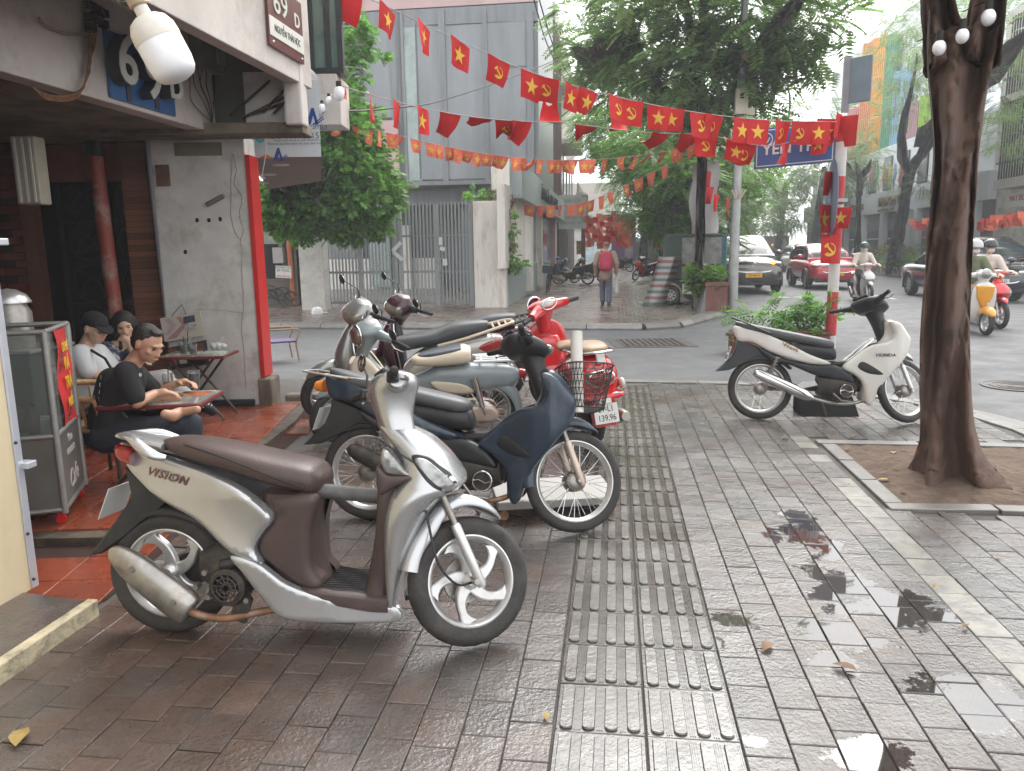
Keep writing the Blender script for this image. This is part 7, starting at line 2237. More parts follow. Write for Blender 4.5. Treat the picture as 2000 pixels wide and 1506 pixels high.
# ================================================================== SCHOOL AND HOUSE ACROSS THE MAIN STREET (plane e = 18)
ES = 18.0
sc = thing('school_building', 'white school with upright coloured louvre panels and gold name letters on its fascia', 'building', S(ES, 55))
IS_ = local(S(ES, 55))
M_SCW = mat('school white paint', (.74, .77, .80), .6, var=.05, scale=.8, dirt=(.42, .43, .44), dscale=.8, damt=.3)
def sq(x0, y0, x1, y1, name, m, e=ES, t=.2, par=None):
	"""panel on the plane e, picture columns x0..x1, heights taken at the middle"""
	xm = (x0 + x1) / 2
	a, b = onplane(x0, 300, e), onplane(x1, 300, e)
	zt_, zb_ = onplane(xm, y0, e).z, onplane(xm, y1, e).z
	c = (a + b) / 2
	l = (Vector((b.x, b.y, 0)) - Vector((a.x, a.y, 0))).length
	return MB(IS_).box((c.x + N2.x * t / 2, c.y + N2.y * t / 2, (zt_ + zb_) / 2), (t, l, zt_ - zb_), RZ).build(name, m, par or sc)
MB(IS_).box(S(ES + 4.3, 58, 4), (8, 36, 8), RZ).build('wall', M_SCW, sc)
MB(IS_).box(S(ES + 5.5, 62, 10), (8, 28, 14), RZ).build('upper_wall', M_SCW, sc)
MB(IS_).box(S(ES - .15, 58, 4.25), (.5, 36, 1.35), RZ).build('fascia', M_SCW, sc)
MB(IS_).box(S(ES + .1, 58, 1.8), (.25, 36, 3.6), RZ).build('ground_floor_recess', mat('dim school hall', (.12, .125, .135), .5, var=.3, scale=.6), sc)
for d_ in (41.5, 45.2, 48.8, 50.0, 54.6, 58.8, 63, 68):
	MB(IS_).box(S(ES - .2, d_, 1.8), (.45, .5, 3.6), RZ).build('column', M_SCW, sc)
for d0, d1 in ((45.7, 48.4), (50.4, 54.2), (55.1, 58.4), (59.3, 62.6)):
	fr_ = MB(IS_).box(S(ES - .06, (d0 + d1) / 2, 2.95), (.1, d1 - d0, 1.0), RZ).build('shutter_box', mat('grey shutter box', (.22, .23, .24), .5), sc)
	MB(IS_).box(S(ES - .06, (d0 + d1) / 2, 1.9), (.06, d1 - d0, .08), RZ).build('rail', M_SCW, sc)
for k in range(9):
	MB(IS_).box(S(ES - .05, 45.8 + k * .32, 1.2), (.05, .06, 2.3), RZ).build('gate_bar', M_GATE, sc)
d_ = S(ES - .3, 46.6, 1.55)
nt_ = MB(IS_).box(d_, (.04, 1.2, .9), RZ).build('red_notice', mat('red notice', (.45, .02, .03), .5), sc)
for z, s_ in ((.2, '10. 10. 1954'), (-.2, '10. 10. 2024')):
	text('notice_lettering', s_, .28, M_PLATE, nt_, IS_ @ frame(d_ - N2 * .03 + V3(0, 0, z), -U2, (0, 0, 1), -N2), .003, xscale=.65)
MB(IS_).box(S(ES - .1, 54.9, 1.5), (.06, 1.0, 1.9), RZ).build('bronze_board', mat('bronze board', (.16, .12, .09), .5), sc)
GLD = mat('gold letters', (.32, .24, .09), .35, metal=.6, var=.1)
text('name_letters', 'PHAN CHU TRINH', .78, GLD, sc, IS_ @ frame(S(ES - .43, 52.6, 4.25), -U2, (0, 0, 1), -N2), .04, xscale=.82, bold=.02)
text('name_letters', 'TRƯỜNG TIỂU HỌC', .5, GLD, sc, IS_ @ frame(S(ES - .43, 60.2, 4.15), -U2, (0, 0, 1), -N2), .03, xscale=.8, bold=.01)
text('name_letters', '40 NGUYỄN THÁI HỌC - BA ĐÌNH', .2, GLD, sc, IS_ @ frame(S(ES - .43, 53.8, 3.75), -U2, (0, 0, 1), -N2), .02)
for d_ in (44, 47, 50, 53, 56, 59, 62, 66):
	fr_ = MB(IS_).box(S(ES + .28, d_, 6.2), (.08, 1.5, 2.2), RZ).build('window', M_FRM, sc)
	MB(IS_).box(S(ES + .23, d_, 6.2), (.03, 1.3, 2.0), RZ).build('pane', M_DGL, fr_)
LOUV = [(1650, 1672, 215, 335, (.55, .20, .22)), (1672, 1694, 95, 340, (.72, .24, .06)), (1694, 1716, 85, 335, (.78, .36, .03)), (1716, 1734, 80, 320, (.07, .32, .20)), (1734, 1761, 145, 312, (.25, .44, .62)), (1762, 1787, 205, 296, (.44, .25, .29)), (1788, 1819, 190, 290, (.33, .55, .04)), (1930, 1978, 120, 142, (.75, .30, .05))]
for x0, x1, y0, y1, c in LOUV:
	mm = mat('louvre %d' % x0, c, .6, var=.12, scale=1)
	pn = sq(x0, y0, x1, y1, 'louvre_panel', mm, ES + 1.2, .1)
	n = max(3, int((x1 - x0) / 3.4))
	for k in range(n):
		q0 = x0 + (x1 - x0) * (k + .25) / n
		sq(q0, y0 + 1, q0 + (x1 - x0) / n * .5, y1 - 1, 'louvre_slat', mm, ES + .9, .3, pn)
for k, (px, c) in enumerate(((1700, (.6, .2, .3)), (1711, (.1, .35, .15)), (1724, (.7, .2, .05)), (1736, (.65, .45, .03)), (1745, (.2, .4, .6)), (1756, (.6, .08, .08)))):
	c_ = onplane(px, 345, ES - 1.0)
	t = thing('festival_flag', ('pink', 'green', 'orange', 'yellow', 'blue', 'crimson')[k] + ' drooping festival flag on a pole along the school front', 'flag', c_, group='festival flags on the school front')
	MB().tube([(0, 0, -.9), (0, 0, .9)], .03, 6).build('pole', M_WHITE, t)
	mb = MB()
	mb.loft([[(.0 + .05 * math.sin(z * 5 + j), -.1 * j - .06 * j * math.sin(z * 4), .75 - z) for j in range(4)] for z in np.linspace(0, 1.5, 7)], False, False)
	mb.build('cloth', mat('flag cloth %d' % k, c, .7), t, smooth=60)
rh = thing('grille_house', 'pale house with dark balcony grilles and tan roller shutter right of the big tree', 'building', S(18, 36))
IR = local(S(18, 36))
MB(IR).box(S(21, 34, 6), (6, 13, 12), RZ).build('wall', M_PLASG, rh)
MB(IR).box(S(17.4, 33, 4.05), (1.4, 9, .4), RZ).build('balcony_slab', M_CREW, rh)
MB(IR).box(S(17.4, 33, 7.6), (1.4, 9, .3), RZ).build('balcony_slab', M_CREW, rh)
bar_m = MB().box((0, 0, 0), (.05, .05, 3.2)).mesh('grille_bar')
bar_m.materials.append(M_GRIL)
for z in (5.85, 9.35):
	for k in range(40):
		o = bpy.data.objects.new('grille_bar', bar_m)
		link(o, rh)
		o.location = IR @ S(16.75, 28.6 + k * .22, z)
	for zz in (-.9, 1.4):
		MB(IR).box(S(16.75, 33, z + zz), (.05, 9, .06), RZ).build('grille_rail', M_GRIL, rh)
	MB(IR).box(S(17.98, 33, z), (.05, 8, 2.6), RZ).build('dark_door', M_DGL, rh)
MB(IR).box(S(17.95, 34.2, 1.5), (.1, 2.6, 2.9), RZ).build('roller_shutter', mat('tan roller shutter', (.40, .30, .18), .6, var=.1, scale=2), rh)
for k in range(18):
	MB(IR).box(S(17.88, 34.2, .15 + k * .16), (.05, 2.6, .05), RZ).build('shutter_slat', mat('tan roller shutter', (0, 0, 0)), rh)
for d_ in (32.8, 36.2):
	MB(IR).box(S(17.9, d_, 1.7), (.2, .5, 3.6), RZ).build('pilaster', M_PLASG, rh)
MB(IR).box(S(17.2, 36.2, 3.35), (.1, 2.2, .62), RZ).build('shop_board', M_PLATE, rh)
text('board_lettering', 'MAY ĐO', .34, RDI, rh, IR @ frame(S(17.13, 36.2, 3.4), -U2, (0, 0, 1), -N2), .003)
# ================================================================== POSTS
M_GALV = mat('galvanised pole', (.36, .37, .365), .45, metal=.5, var=.15, scale=4, dirt=(.22, .2, .18), damt=.5)
lp = G(1430, 606, .06)
lamp = thing('lamp_post', 'grey steel lamp post with beige control box and metal lotus ornament', 'lamp post', lp)
ILp = local(lp)
dY = lp.y
def lpz(y):
	return A(1430, y, dY).z - .06
MB().tube([(0, 0, 0), (.0, 0, lpz(440)), (.03, 0, lpz(150)), (.06, 0, lpz(-300))], [.125, .11, .09, .07], 14).build('pole', M_GALV, lamp, smooth=60)
MB().bx((-.14, -.22, lpz(226)), (.14, -.1, lpz(176))).build('control_box', mat('beige box', (.50, .44, .36), .5, var=.1), lamp, bevel=.01)
MB().bx((-.05, -.24, lpz(196)), (.03, -.22, lpz(186))).build('box_window', M_DARKW, lamp)
MB().bx((.08, -.2, lpz(228)), (.3, -.08, lpz(214))).build('small_box', M_CREA, lamp, bevel=.01)
for q in range(7):
	a = (q - 3) * .42
	L_ = .62 - .05 * abs(q - 3)
	for s_ in (-1, 1):
		MB().tube(cr_pts([(0, -.16, lpz(300)), (L_ * .5 * math.sin(a) + s_ * .07, -.2, lpz(300) + L_ * .5 * math.cos(a)), (L_ * math.sin(a), -.2, lpz(300) + L_ * math.cos(a))], 5), .014, 6).build('lotus_wire', M_CREA, lamp)
MB().tube([(-.3, -.16, lpz(301)), (.3, -.16, lpz(299))], .016, 6).build('lotus_bar', M_CREA, lamp)
for s_ in (-1.2, -.6, .6, 1.2):
	MB().tube([(0.05 * s_, -.14, lpz(388)), (.22 * s_ * .6, -.2, lpz(372))], .02, 6).build('bracket_stick', M_CREA, lamp)
hat = thing('street_lamp_head', 'round conical lamp head hanging in the tree near the top of the lamp post', 'lamp', A(1467, 110, dY - .4))
MB().lathe([(0, .16), (.08, .14), (.19, .03), (.2, -.02), (.12, -.08), (0, -.1)], n=20, axis='z').build('shade', mat('straw coloured lamp', (.52, .36, .20), .5, var=.1), hat, smooth=60)
MB().tube([(0, 0, .1), (-.4, .3, .2)], .02, 6).build('arm', M_GALV, hat)
sp = G(1620, 690, -.05)
sgn = thing('street_sign_post', 'red and white striped post carrying the blue street name sign', 'sign post', (sp.x, sp.y, -.05))
def sz_(y):
	return A(1625, y, sp.y).z + .05
M_RW = (mat('red post paint', (.48, .025, .03), .5, var=.12, dirt=(.35, .2, .18), dscale=8), mat('white post paint', (.58, .55, .52), .5, var=.1, dirt=(.3, .27, .24), dscale=6))
bands = [(720, 655, 1), (655, 570, 0), (570, 515, 1), (515, 440, 0), (440, 400, 1), (400, 345, 0), (345, 278, 1), (278, 232, 0)]
for a, b, k in bands:
	MB().tube([(.0, 0, max(0, sz_(a))), (0, 0, sz_(b))], .078, 16).build('post_band', M_RW[k], sgn, smooth=60)
ns = thing('street_name_sign', 'blue YEN THE street name sign half covered by red flags on the striped post', 'sign', (sp.x, sp.y, sz_(275) - .05))
b_ = MB()
dirn = (A(1478, 290, sp.y + .35) - A(1625, 275, sp.y)).normalized()
wn = 1.12
Fz = frame(dirn * (.08 + wn / 2), -dirn, (0, 0, 1))
R3 = Fz.to_3x3()
MB().box(dirn * (.08 + wn / 2), (wn, .58, .03), R3).build('plate', mat('blue sign enamel', (.035, .085, .25), .35, var=.06), ns, bevel=.004)
nrm = R3.col[2]
text('sign_lettering', 'YÊN THẾ', .22, M_LET, ns, Matrix.Translation(nrm * .02 + V3(0, 0, -.03)) @ Fz, .003, bold=.004)
for s_ in (-1, 1):
	for (cx2, cy2, w2, h2) in ((0, s_ * .255, wn - .06, .012), (s_ * (wn / 2 - .035), 0, .012, .51)):
		MB().box(Fz @ V3(cx2, cy2, .017), (w2, h2, .004), R3).build('border_line', M_LET, ns)
MB(Fz).tube([(-.40 + .09 * math.cos(a), .12 + .09 * math.sin(a), .018) for a in np.linspace(0, 2 * PI, 24, endpoint=False)], .008, 5, closed=True).tube([(-.45, .15, .018), (-.42, .08, .018), (-.38, .08, .018), (-.35, .15, .018)], .01, 5).tube([(-.40, .06, .018), (-.40, .17, .018)], .012, 5).build('city_emblem', M_LET, ns)
ts = thing('traffic_sign_back', 'grey square traffic sign seen obliquely at the top of the striped post', 'traffic sign', (sp.x, sp.y, sz_(160) - .05))
MB().box((.14, -.12, 0), (.36, .02, .62), (0, 0, -.85)).build('plate', mat('blue grey sign back', (.15, .19, .22), .45, metal=.3), ts, bevel=.01)
MB().box((.01, -.02, -.05), (.10, .03, .75), (0, 0, .1)).build('mounting_plate', mat('grey lilac sheet', (.24, .23, .25), .5), ts)
rs = thing('round_traffic_sign', 'round traffic sign seen edge on behind flags on the striped post', 'traffic sign', (sp.x, sp.y, sz_(388) - .05))
MB(Matrix.Translation((-.14, -.10, 0)) @ Matrix.Rotation(-.25, 4, 'Z')).lathe([(0, -.012), (.53, -.012), (.55, 0), (.53, .012), (0, .012)], n=32, axis='x').build('disc', mat('slate sign disc', (.12, .15, .21), .5, var=.1), rs, smooth=40)
MB().box((-.04, -.09, -.03), (.26, .05, .05)).build('bracket', M_GALV, rs)
t = thing('warning_sign', 'small blue triangle crossing sign on a thin pole beyond the dark car', 'traffic sign', S(3.9, 34, 0))
MB().tube([(0, 0, 0), (0, 0, 2.3)], .035, 8).build('pole', M_GALV, t)
MB().bx((-.3, -.06, 2.0), (.3, -.04, 2.55)).build('plate', mat('blue square', (.05, .2, .5), .4), t)
MB().add([(-.2, -.065, 2.08), (.2, -.065, 2.08), (0, -.065, 2.44)], [(0, 1, 2)]).build('triangle', M_PLATE, t)
for k, pts in enumerate(([A(600, 218, 8.3), A(760, 212, 12), A(900, 185, 18), A(1100, 110, 30), A(1300, 10, 45)], [A(1040, -10, 20), A(1070, 90, 26), A(1110, 170, 34)], [A(1050, -10, 20), A(1085, 100, 27), A(1122, 165, 34)], [A(1100, 150, 33), A(1180, 110, 30), A(1260, 65, 26), A(1330, 10, 22)])):
	c_ = pts[0]
	t = thing('overhead_cable', ('long black overhead cable sagging past the glass house', 'steep cable on the left of two before the glass corner', 'steep cable on the right of two before the glass corner', 'cable running from the balconies into the big crown')[k], 'cable', c_)
	MB(local(c_)).tube([Vector(q) for q in cr_pts([tuple(p) for p in pts], 6)], .014 if k == 0 else .02, 5).build('strand', M_WIRE, t)
# ================================================================== TREES AND PLANTS
def leafmat(key, col, rnd=.45, tr=.5):
	m = bpy.data.materials.new(key)
	m.use_nodes = True
	nt = m.node_tree
	Ln = nt.links.new
	b = nt.nodes['Principled BSDF']
	g = nt.nodes.new('ShaderNodeNewGeometry')
	hs = nt.nodes.new('ShaderNodeHueSaturation')
	hs.inputs['Color'].default_value = tuple(col) + (1,)
	for nm, a, c in (('Value', 1 - rnd, 1 + rnd), ('Hue', .475, .525)):
		mr = nt.nodes.new('ShaderNodeMapRange')
		mr.inputs['To Min'].default_value = a
		mr.inputs['To Max'].default_value = c
		Ln(g.outputs['Random Per Island'], mr.inputs['Value'])
		Ln(mr.outputs[0], hs.inputs[nm])
	Ln(hs.outputs[0], b.inputs['Base Color'])
	b.inputs['Roughness'].default_value = .42
	t = nt.nodes.new('ShaderNodeBsdfTranslucent')
	hs2 = nt.nodes.new('ShaderNodeHueSaturation')
	hs2.inputs['Value'].default_value = 1.5
	Ln(hs.outputs[0], hs2.inputs['Color'])
	Ln(hs2.outputs[0], t.inputs['Color'])
	mx = nt.nodes.new('ShaderNodeMixShader')
	mx.inputs[0].default_value = tr
	Ln(b.outputs[0], mx.inputs[1])
	Ln(t.outputs[0], mx.inputs[2])
	Ln(mx.outputs[0], nt.nodes['Material Output'].inputs['Surface'])
	return m
LF_D = leafmat('dark tree leaf', (.145, .225, .07))
LF_B = leafmat('fresh green leaf', (.13, .25, .04))
LF_P = leafmat('pale feathery leaf', (.17, .25, .09), .3)
LF_C = leafmat('climber leaf', (.12, .25, .045), .5)
M_BARK = mat('furrowed bark', (.125, .076, .057), .85, var=.18, scale=6, stretch=(3, 3, 1.4), bump=.35, bscale=26, dirt=(.06, .055, .055), dscale=1.3, damt=.6)
M_BARKG = mat('grey bark', (.12, .10, .085), .9, var=.35, scale=4, stretch=(2, 2, .5), bump=.6, bscale=12)
def spray(nl, L, w, droop=.5, asp=.36):
	"""a compound leaf: nl pairs of leaflets along a bent stalk"""
	V = []
	for i in range(nl):
		t = (i + .6) / nl
		for s_ in (-1, 1):
			p = np.array((t * L, 0, -droop * L * t * t * .5))
			a = np.array((.45, s_ * 1.0, -.25))
			a /= np.linalg.norm(a)
			ll = w * (1 - .45 * abs(t - .45))
			sd = np.array((.9, -s_ * .4, 0)) * ll * asp * .5
			V += [p, p + a * ll * .5 + sd, p + a * ll, p + a * ll * .5 - sd]
	return np.array(V)
def foliage(name, parent, blobs, sp, m, shell=.45, up=.25, off=(0, 0, 0), ks=(.7, 1.25)):
	"""blobs: (centre, (rx,ry,rz), count)"""
	out = []
	for c, r, n in blobs:
		n = int(n)
		d = rng.normal(size=(n, 3))
		d /= np.linalg.norm(d, axis=1)[:, None]
		rad = shell + (1 - shell) * rng.random(n) ** .6 + .3 * rng.random(n) ** 5
		# clumps: leave gaps between lumps
		ph = np.sin(d[:, 0] * 5 + c[0]) + np.sin(d[:, 1] * 6 + c[1]) + np.sin(d[:, 2] * 5 + c[2])
		keep = ph > -1.0 + rng.random(n) * .8
		d, rad = d[keep], rad[keep]
		n = len(d)
		P = np.array(c)[None] + d * rad[:, None] * np.array(r)[None]
		X = d + rng.normal(size=(n, 3)) * .55
		X[:, 2] = X[:, 2] * .5 - .12
		X /= np.linalg.norm(X, axis=1)[:, None]
		Z = np.tile((0, 0, 1.), (n, 1)) + rng.normal(size=(n, 3)) * up
		Y = np.cross(Z, X)
		Y /= np.linalg.norm(Y, axis=1)[:, None]
		Z = np.cross(X, Y)
		k = rng.uniform(*ks, size=n)
		W = P[:, None, :] + k[:, None, None] * (sp[None, :, 0:1] * X[:, None, :] + sp[None, :, 1:2] * Y[:, None, :] + sp[None, :, 2:3] * Z[:, None, :])
		out.append(W.reshape(-1, 3))
	V = np.concatenate(out) - np.array(off)[None]
	nv = len(V)
	me = bpy.data.meshes.new(name)
	me.vertices.add(nv)
	me.vertices.foreach_set('co', V.astype(np.float32).ravel())
	nf = nv // 4
	me.loops.add(nv)
	me.loops.foreach_set('vertex_index', np.arange(nv, dtype=np.int32))
	me.polygons.add(nf)
	me.polygons.foreach_set('loop_start', np.arange(0, nv, 4, dtype=np.int32))
	me.polygons.foreach_set('loop_total', np.full(nf, 4, dtype=np.int32))
	me.materials.append(m)
	me.update()
	me.validate()
	o = bpy.data.objects.new(name, me)
	return link(o, parent)
def limb(mb, pts, rs, n=14, k=5, rough=.06):
	q = cr_pts([tuple(p) + (r,) for p, r in zip(pts, rs)], k)
	b = len(mb.v)
	mb.tube([p[:3] for p in q], [p[3] for p in q], n)
	for i in range(b, len(mb.v)):
		c = q[min((i - b) // n, len(q) - 1)]
		j = (i - b) % n
		f_ = 1 + rough * (math.sin(j * 6 * PI / n + c[2] * 2) + math.sin(j * 10 * PI / n - c[2] * 3.3)) + random.uniform(-rough, rough) * .4
		mb.v[i] = tuple(c[a] + (mb.v[i][a] - c[a]) * f_ for a in range(3))
	return mb
def tree(label, base, trunk, branches, blobs, sp, leaf, bark=M_BARKG, group=None, up=.25, shell=.45, n=12, ks=(.7, 1.25)):
	t = thing('tree', label, 'tree', base, group=group)
	I_ = -Vector(base)
	mb = MB(Matrix.Translation(I_))
	limb(mb, [p for p, r in trunk], [r for p, r in trunk], n)
	mb.build('trunk', bark, t, smooth=180)
	for br in branches:
		mb = MB(Matrix.Translation(I_))
		limb(mb, [p for p, r in br], [r for p, r in br], 8, 4)
		mb.build('branch', bark, t, smooth=180)
	if blobs:
		foliage('crown', t, blobs, sp, leaf, off=base, up=up, shell=shell, ks=ks)
	return t
def B(px, py, Y, r, n, fl=.7):
	return (tuple(A(px, py, Y)), (r, r * 1.1, r * fl), n)
SP_B = spray(8, .62, .26, .6, .36)
SP_N = spray(9, .70, .22, .5, .34)
SP_F = spray(10, .55, .12, .5, .35)
SP_S = spray(3, .16, .12, .3, .7)
tb_ = G(1868, 934)
T0 = tb_.y
ctr = [(1862, 960, 90), (1860, 930, 72), (1855, 890, 55), (1850, 820, 45), (1847, 700, 42), (1848, 600, 41), (1855, 480, 39), (1862, 400, 38), (1867, 330, 37), (1870, 260, 41), (1872, 180, 49), (1876, 110, 59), (1880, 70, 62)]
fork1 = [(1850, 130, 42), (1834, 40, 30), (1826, -60, 27), (1815, -260, 24), (1790, -600, 15)]
fork2 = [(1905, 130, 42), (1925, 30, 32), (1942, -60, 28), (1985, -260, 24), (2080, -600, 15)]
def pr_(L_):
	out = []
	for x, y, w in L_:
		p = A(x, y, T0)
		dep = p.y * _c - (p.z - H) * _s
		out.append((p, w / F * dep))
	return out
big = thing('tree', 'thick dark street tree forking overhead in the soil pit, nearest tree', 'tree', tb_)
mb = MB(local(tb_))
pts = pr_(ctr)
limb(mb, [p for p, r in pts], [r for p, r in pts], 44, 6, .014)
for i, v in enumerate(mb.v):
	if v[2] < .45:
		a = math.atan2(v[1], v[0])
		k = (1 - max(0, v[2]) / .45) ** 2
		f_ = 1 + k * (.12 * math.sin(a * 5 + 1) + .10 * math.sin(a * 3)) + k * (.35 if -1.2 < a < .1 else 0)
		mb.v[i] = (v[0] * f_, v[1] * f_, v[2])
mb.build('trunk', M_BARK, big, smooth=180)
for fk in (fork1, fork2):
	mb = MB(local(tb_))
	pts = pr_(fk)
	limb(mb, [p for p, r in pts], [r for p, r in pts], 24, 5, .03)
	mb.build('limb', M_BARK, big, smooth=180)
foliage('crown', big, [((4.6, 5.0, 9.2), (2.4, 2.4, 1.0), 200), ((6.4, 6.5, 9.8), (2.4, 2.6, 1.0), 180)], SP_B, LF_D, off=tb_)
for i, (px, py, s_) in enumerate(((1835, 88, .052), (1880, 65, .05), (1931, 28, .056))):
	p = A(px, py, T0 - (.30 if i != 1 else .36))
	t = thing('festoon_bulb', ('white bulb hanging on the left limb of the big tree', 'cream bulb hanging in the fork of the big tree', 'white bulb on the right limb of the big tree')[i], 'bulb', p, group='bulbs on the big tree')
	MB().ell((0, 0, -s_ * .3), (s_ * .7, s_ * .7, s_ * .85), 14, 10).build('globe', M_LED, t, smooth=80)
	MB().tube([(0, 0, s_ * .4), (0, 0, s_ * 1.5)], s_ * .38, 10).build('holder', M_WIRE, t)
	MB().tube([(0, 0, s_ * 1.4), (.02, .3, s_ * 1.8)], .004, 5).build('flex', M_WIRE, t)
t = thing('tree_wire', 'thin grey wire hanging down the left side of the big tree trunk', 'wire', A(1815, 200, T0 - .1))
MB(local(A(1815, 200, T0 - .1))).tube([Vector(q) for q in cr_pts([tuple(A(x, y, T0 - .2)) for x, y in ((1815, 20), (1812, 120), (1820, 220), (1824, 300), (1818, 380))], 5)], .005, 5).build('strand', M_DIRTY, t)
cb_ = G(1366, 600, .06)
tree('leafy dark green tree beside the lamp post with a white banner on its trunk', cb_,
	 [(A(1366, 603, 20.2), .2), (A(1366, 520, 20.2), .125), (A(1368, 420, 20.2), .115), (A(1371, 320, 20.3), .12), (A(1368, 230, 20.4), .12), (A(1360, 120, 20.6), .10), (A(1330, -20, 21), .08)],
	 [[(A(1370, 300, 20.3), .15), (A(1410, 220, 19.8), .11), (A(1460, 130, 19), .09), (A(1560, 20, 18), .05)], [(A(1369, 190, 20.4), .11), (A(1310, 190, 20.8), .085), (A(1270, 150, 21.2), .075), (A(1245, 75, 21.5), .06)],
	 [(A(1365, 200, 20.4), .1), (A(1370, 60, 19.5), .07), (A(1380, -60, 19), .05)], [(A(1245, 75, 21.5), .05), (A(1190, 120, 22), .03), (A(1140, 130, 22.5), .02)]],
	 [B(1180, 40, 22, 1.5, 270), B(1290, 60, 20.5, 1.7, 330), B(1400, 30, 19.5, 1.7, 310), B(1230, 150, 22, 1.3, 240), B(1340, 150, 19.6, 1.3, 330), B(1440, 120, 19, 1.1, 260), B(1500, 30, 18, 1.2, 230), B(1560, 60, 18, .8, 70), B(1585, 120, 18, .6, 36), B(1530, 150, 18.4, .5, 36), B(1470, 220, 19, .7, 90), B(1620, 30, 17.6, .7, 44), B(1400, 230, 20.5, .9, 130), B(1150, 120, 23, .9, 120), B(1300, -60, 20, 2, 350), B(1450, -60, 19, 2, 300)], SP_B, LF_D, ks=(.6, 1.1))
b2_ = S(2.4, 29, .06)
tree('bright layered green tree with a broad grey trunk behind the covered trike', b2_, [(b2_ + V3(0, 0, 0), .5), (b2_ + V3(0, .1, 1.5), .42), (b2_ + V3(.1, .2, 4), .36), (b2_ + V3(.3, .4, 7), .25)],
	 [[(b2_ + V3(0, 0, 3), .15), (b2_ + V3(-2, -1, 4.2), .06)], [(b2_ + V3(.1, 0, 3.4), .15), (b2_ + V3(2, -1, 4.6), .06)]],
	 [B(1290, 290, 27, 1.7, 330, .5), B(1200, 250, 29, 1.5, 260, .5), B(1340, 350, 26, 1.5, 300, .4), B(1275, 345, 28, 1.1, 170, .4), B(1285, 415, 27, 1.0, 170, .35), B(1330, 440, 27, 1.1, 150, .3), B(1420, 400, 27, 1.1, 170, .4), B(1450, 330, 27, 1.2, 200, .5), B(1170, 200, 30, 1.3, 170, .6), B(1395, 465, 27, .8, 90, .3)], SP_N, LF_B, up=.15)
for i, (e, d, hh, lab, r) in enumerate(((2.6, 37, 9, 'tall dark tree second along the left kerb behind the red motorbike', .4), (2.7, 46, 9, 'dark tree third along the left kerb by the pale green cabinet', .38), (2.8, 58, 10, 'hazy tree fourth along the left kerb', .4), (2.8, 74, 11, 'distant hazy tree last along the left kerb', .4))):
	b = S(e, d, .06)
	tree(lab, b, [(b, r), (b + V3(.1, 0, 3), r * .8), (b + V3(.3, .2, 6), r * .6)], [[(b + V3(.2, 0, 4), .16), (b + V3(2, -1, 6.5), .05)]],
		 [((b.x + dx, b.y + dy, z), (rr, rr, rr * .7), nn) for dx, dy, z, rr, nn in ((0, 0, 7.5, 2.6, 260), (-2, -1, 6.5, 2, 170), (2.2, 0, 6.8, 2.1, 190), (1, -1.5, 5.2, 1.6, 130), (-1, 1, 9.3, 2.2, 170), (3.8, 1, 5.6, 1.5, 110))], SP_N * 1.25, LF_D, group='trees along the left kerb')
for i, (e, d, lab) in enumerate(((15.2, 62, 'hazy tree beyond the red car'), (15.4, 76, 'hazier tree further back along the school side'), (15.0, 95, 'very distant pale tree closing the main street'), (9, 120, 'distant tree mass at the end of the main street'), (4, 105, 'distant tree at the left end of the main street'), (12.6, 84, 'hazy tree before the far park wall'), (10.5, 98, 'pale tree closing the lane between the cars'))):
	b = S(e, d, .05)
	tree(lab, b, [(b, .35), (b + V3(.2, 0, 3.5), .28), (b + V3(.5, 0, 7), .2)], [], [((b.x + dx, b.y + dy, z), (rr, rr, rr * .7), nn) for dx, dy, z, rr, nn in ((0, 0, 8, 3.2, 260), (-3, 0, 6.3, 2.6, 210), (3, 1, 7, 2.6, 170), (-1, 0, 4.4, 2.4, 190), (-4, -2, 3.6, 1.8, 120), (0, 1, 11, 2.4, 130))], SP_N * 1.5, LF_D, group='trees closing the main street')
pw = thing('park_wall', 'pale grey park wall with capped gate pillar at the far end of the street', 'wall', S(11, 88), -AZ)
MB().bx((-9, 0, 0), (8, .4, 2.6)).build('wall_panel', M_DIRTY, pw)
MB().bx((2.4, -.5, 0), (4.4, .9, 3.6)).bx((2.1, -.7, 3.6), (4.7, 1.1, 3.9)).build('gate_pillar', M_PLASG, pw)
for k in range(12):
	MB().bx((-8.6 + k * .9, -.06, .4), (-8.0 + k * .9, -.01, 2.2)).build('wall_recess', M_DARKW, pw)
def on(px, py, e):
	return onplane(px, py, e)
b = on(1742, 524, 14.9)
b.z = .05
tree('slanting dark tree with feathery pale leaves before the school gate', b, [(b, .32), (on(1752, 470, 14.9), .29), (on(1765, 400, 14.9), .27), (on(1778, 335, 14.9), .26)],
	 [[(on(1777, 340, 14.9), .22), (on(1758, 290, 14.7), .17), (on(1770, 230, 14.6), .12), (on(1790, 120, 14.4), .07)], [(on(1776, 338, 14.9), .24), (on(1800, 300, 14.7), .2), (on(1835, 250, 14.4), .16), (on(1900, 170, 14), .1), (on(1990, 100, 13.5), .06)], [(on(1790, 270, 14.6), .06), (on(1820, 265, 14.4), .04)]],
	 [(tuple(on(x, y, e)), (r, r, r * .55), n_) for x, y, e, r, n_ in ((1760, 130, 14.4, 2.4, 420), (1720, 230, 14.8, 1.7, 220), (1800, 60, 14.2, 2.4, 420), (1690, 290, 14.8, 1.2, 120), (1880, 110, 13.6, 2.0, 300), (1950, 60, 13.2, 1.9, 300), (1960, 180, 13.2, 1.4, 180), (1985, 260, 13, 1.0, 110), (1790, 200, 14.4, 1.3, 130), (1735, 340, 14.6, .8, 60), (1810, 360, 14.2, .7, 50), (1850, 10, 13.8, 2.2, 300))], SP_F * 1.25, LF_P, up=.15)
b = on(1676, 522, 14.8)
b.z = .05
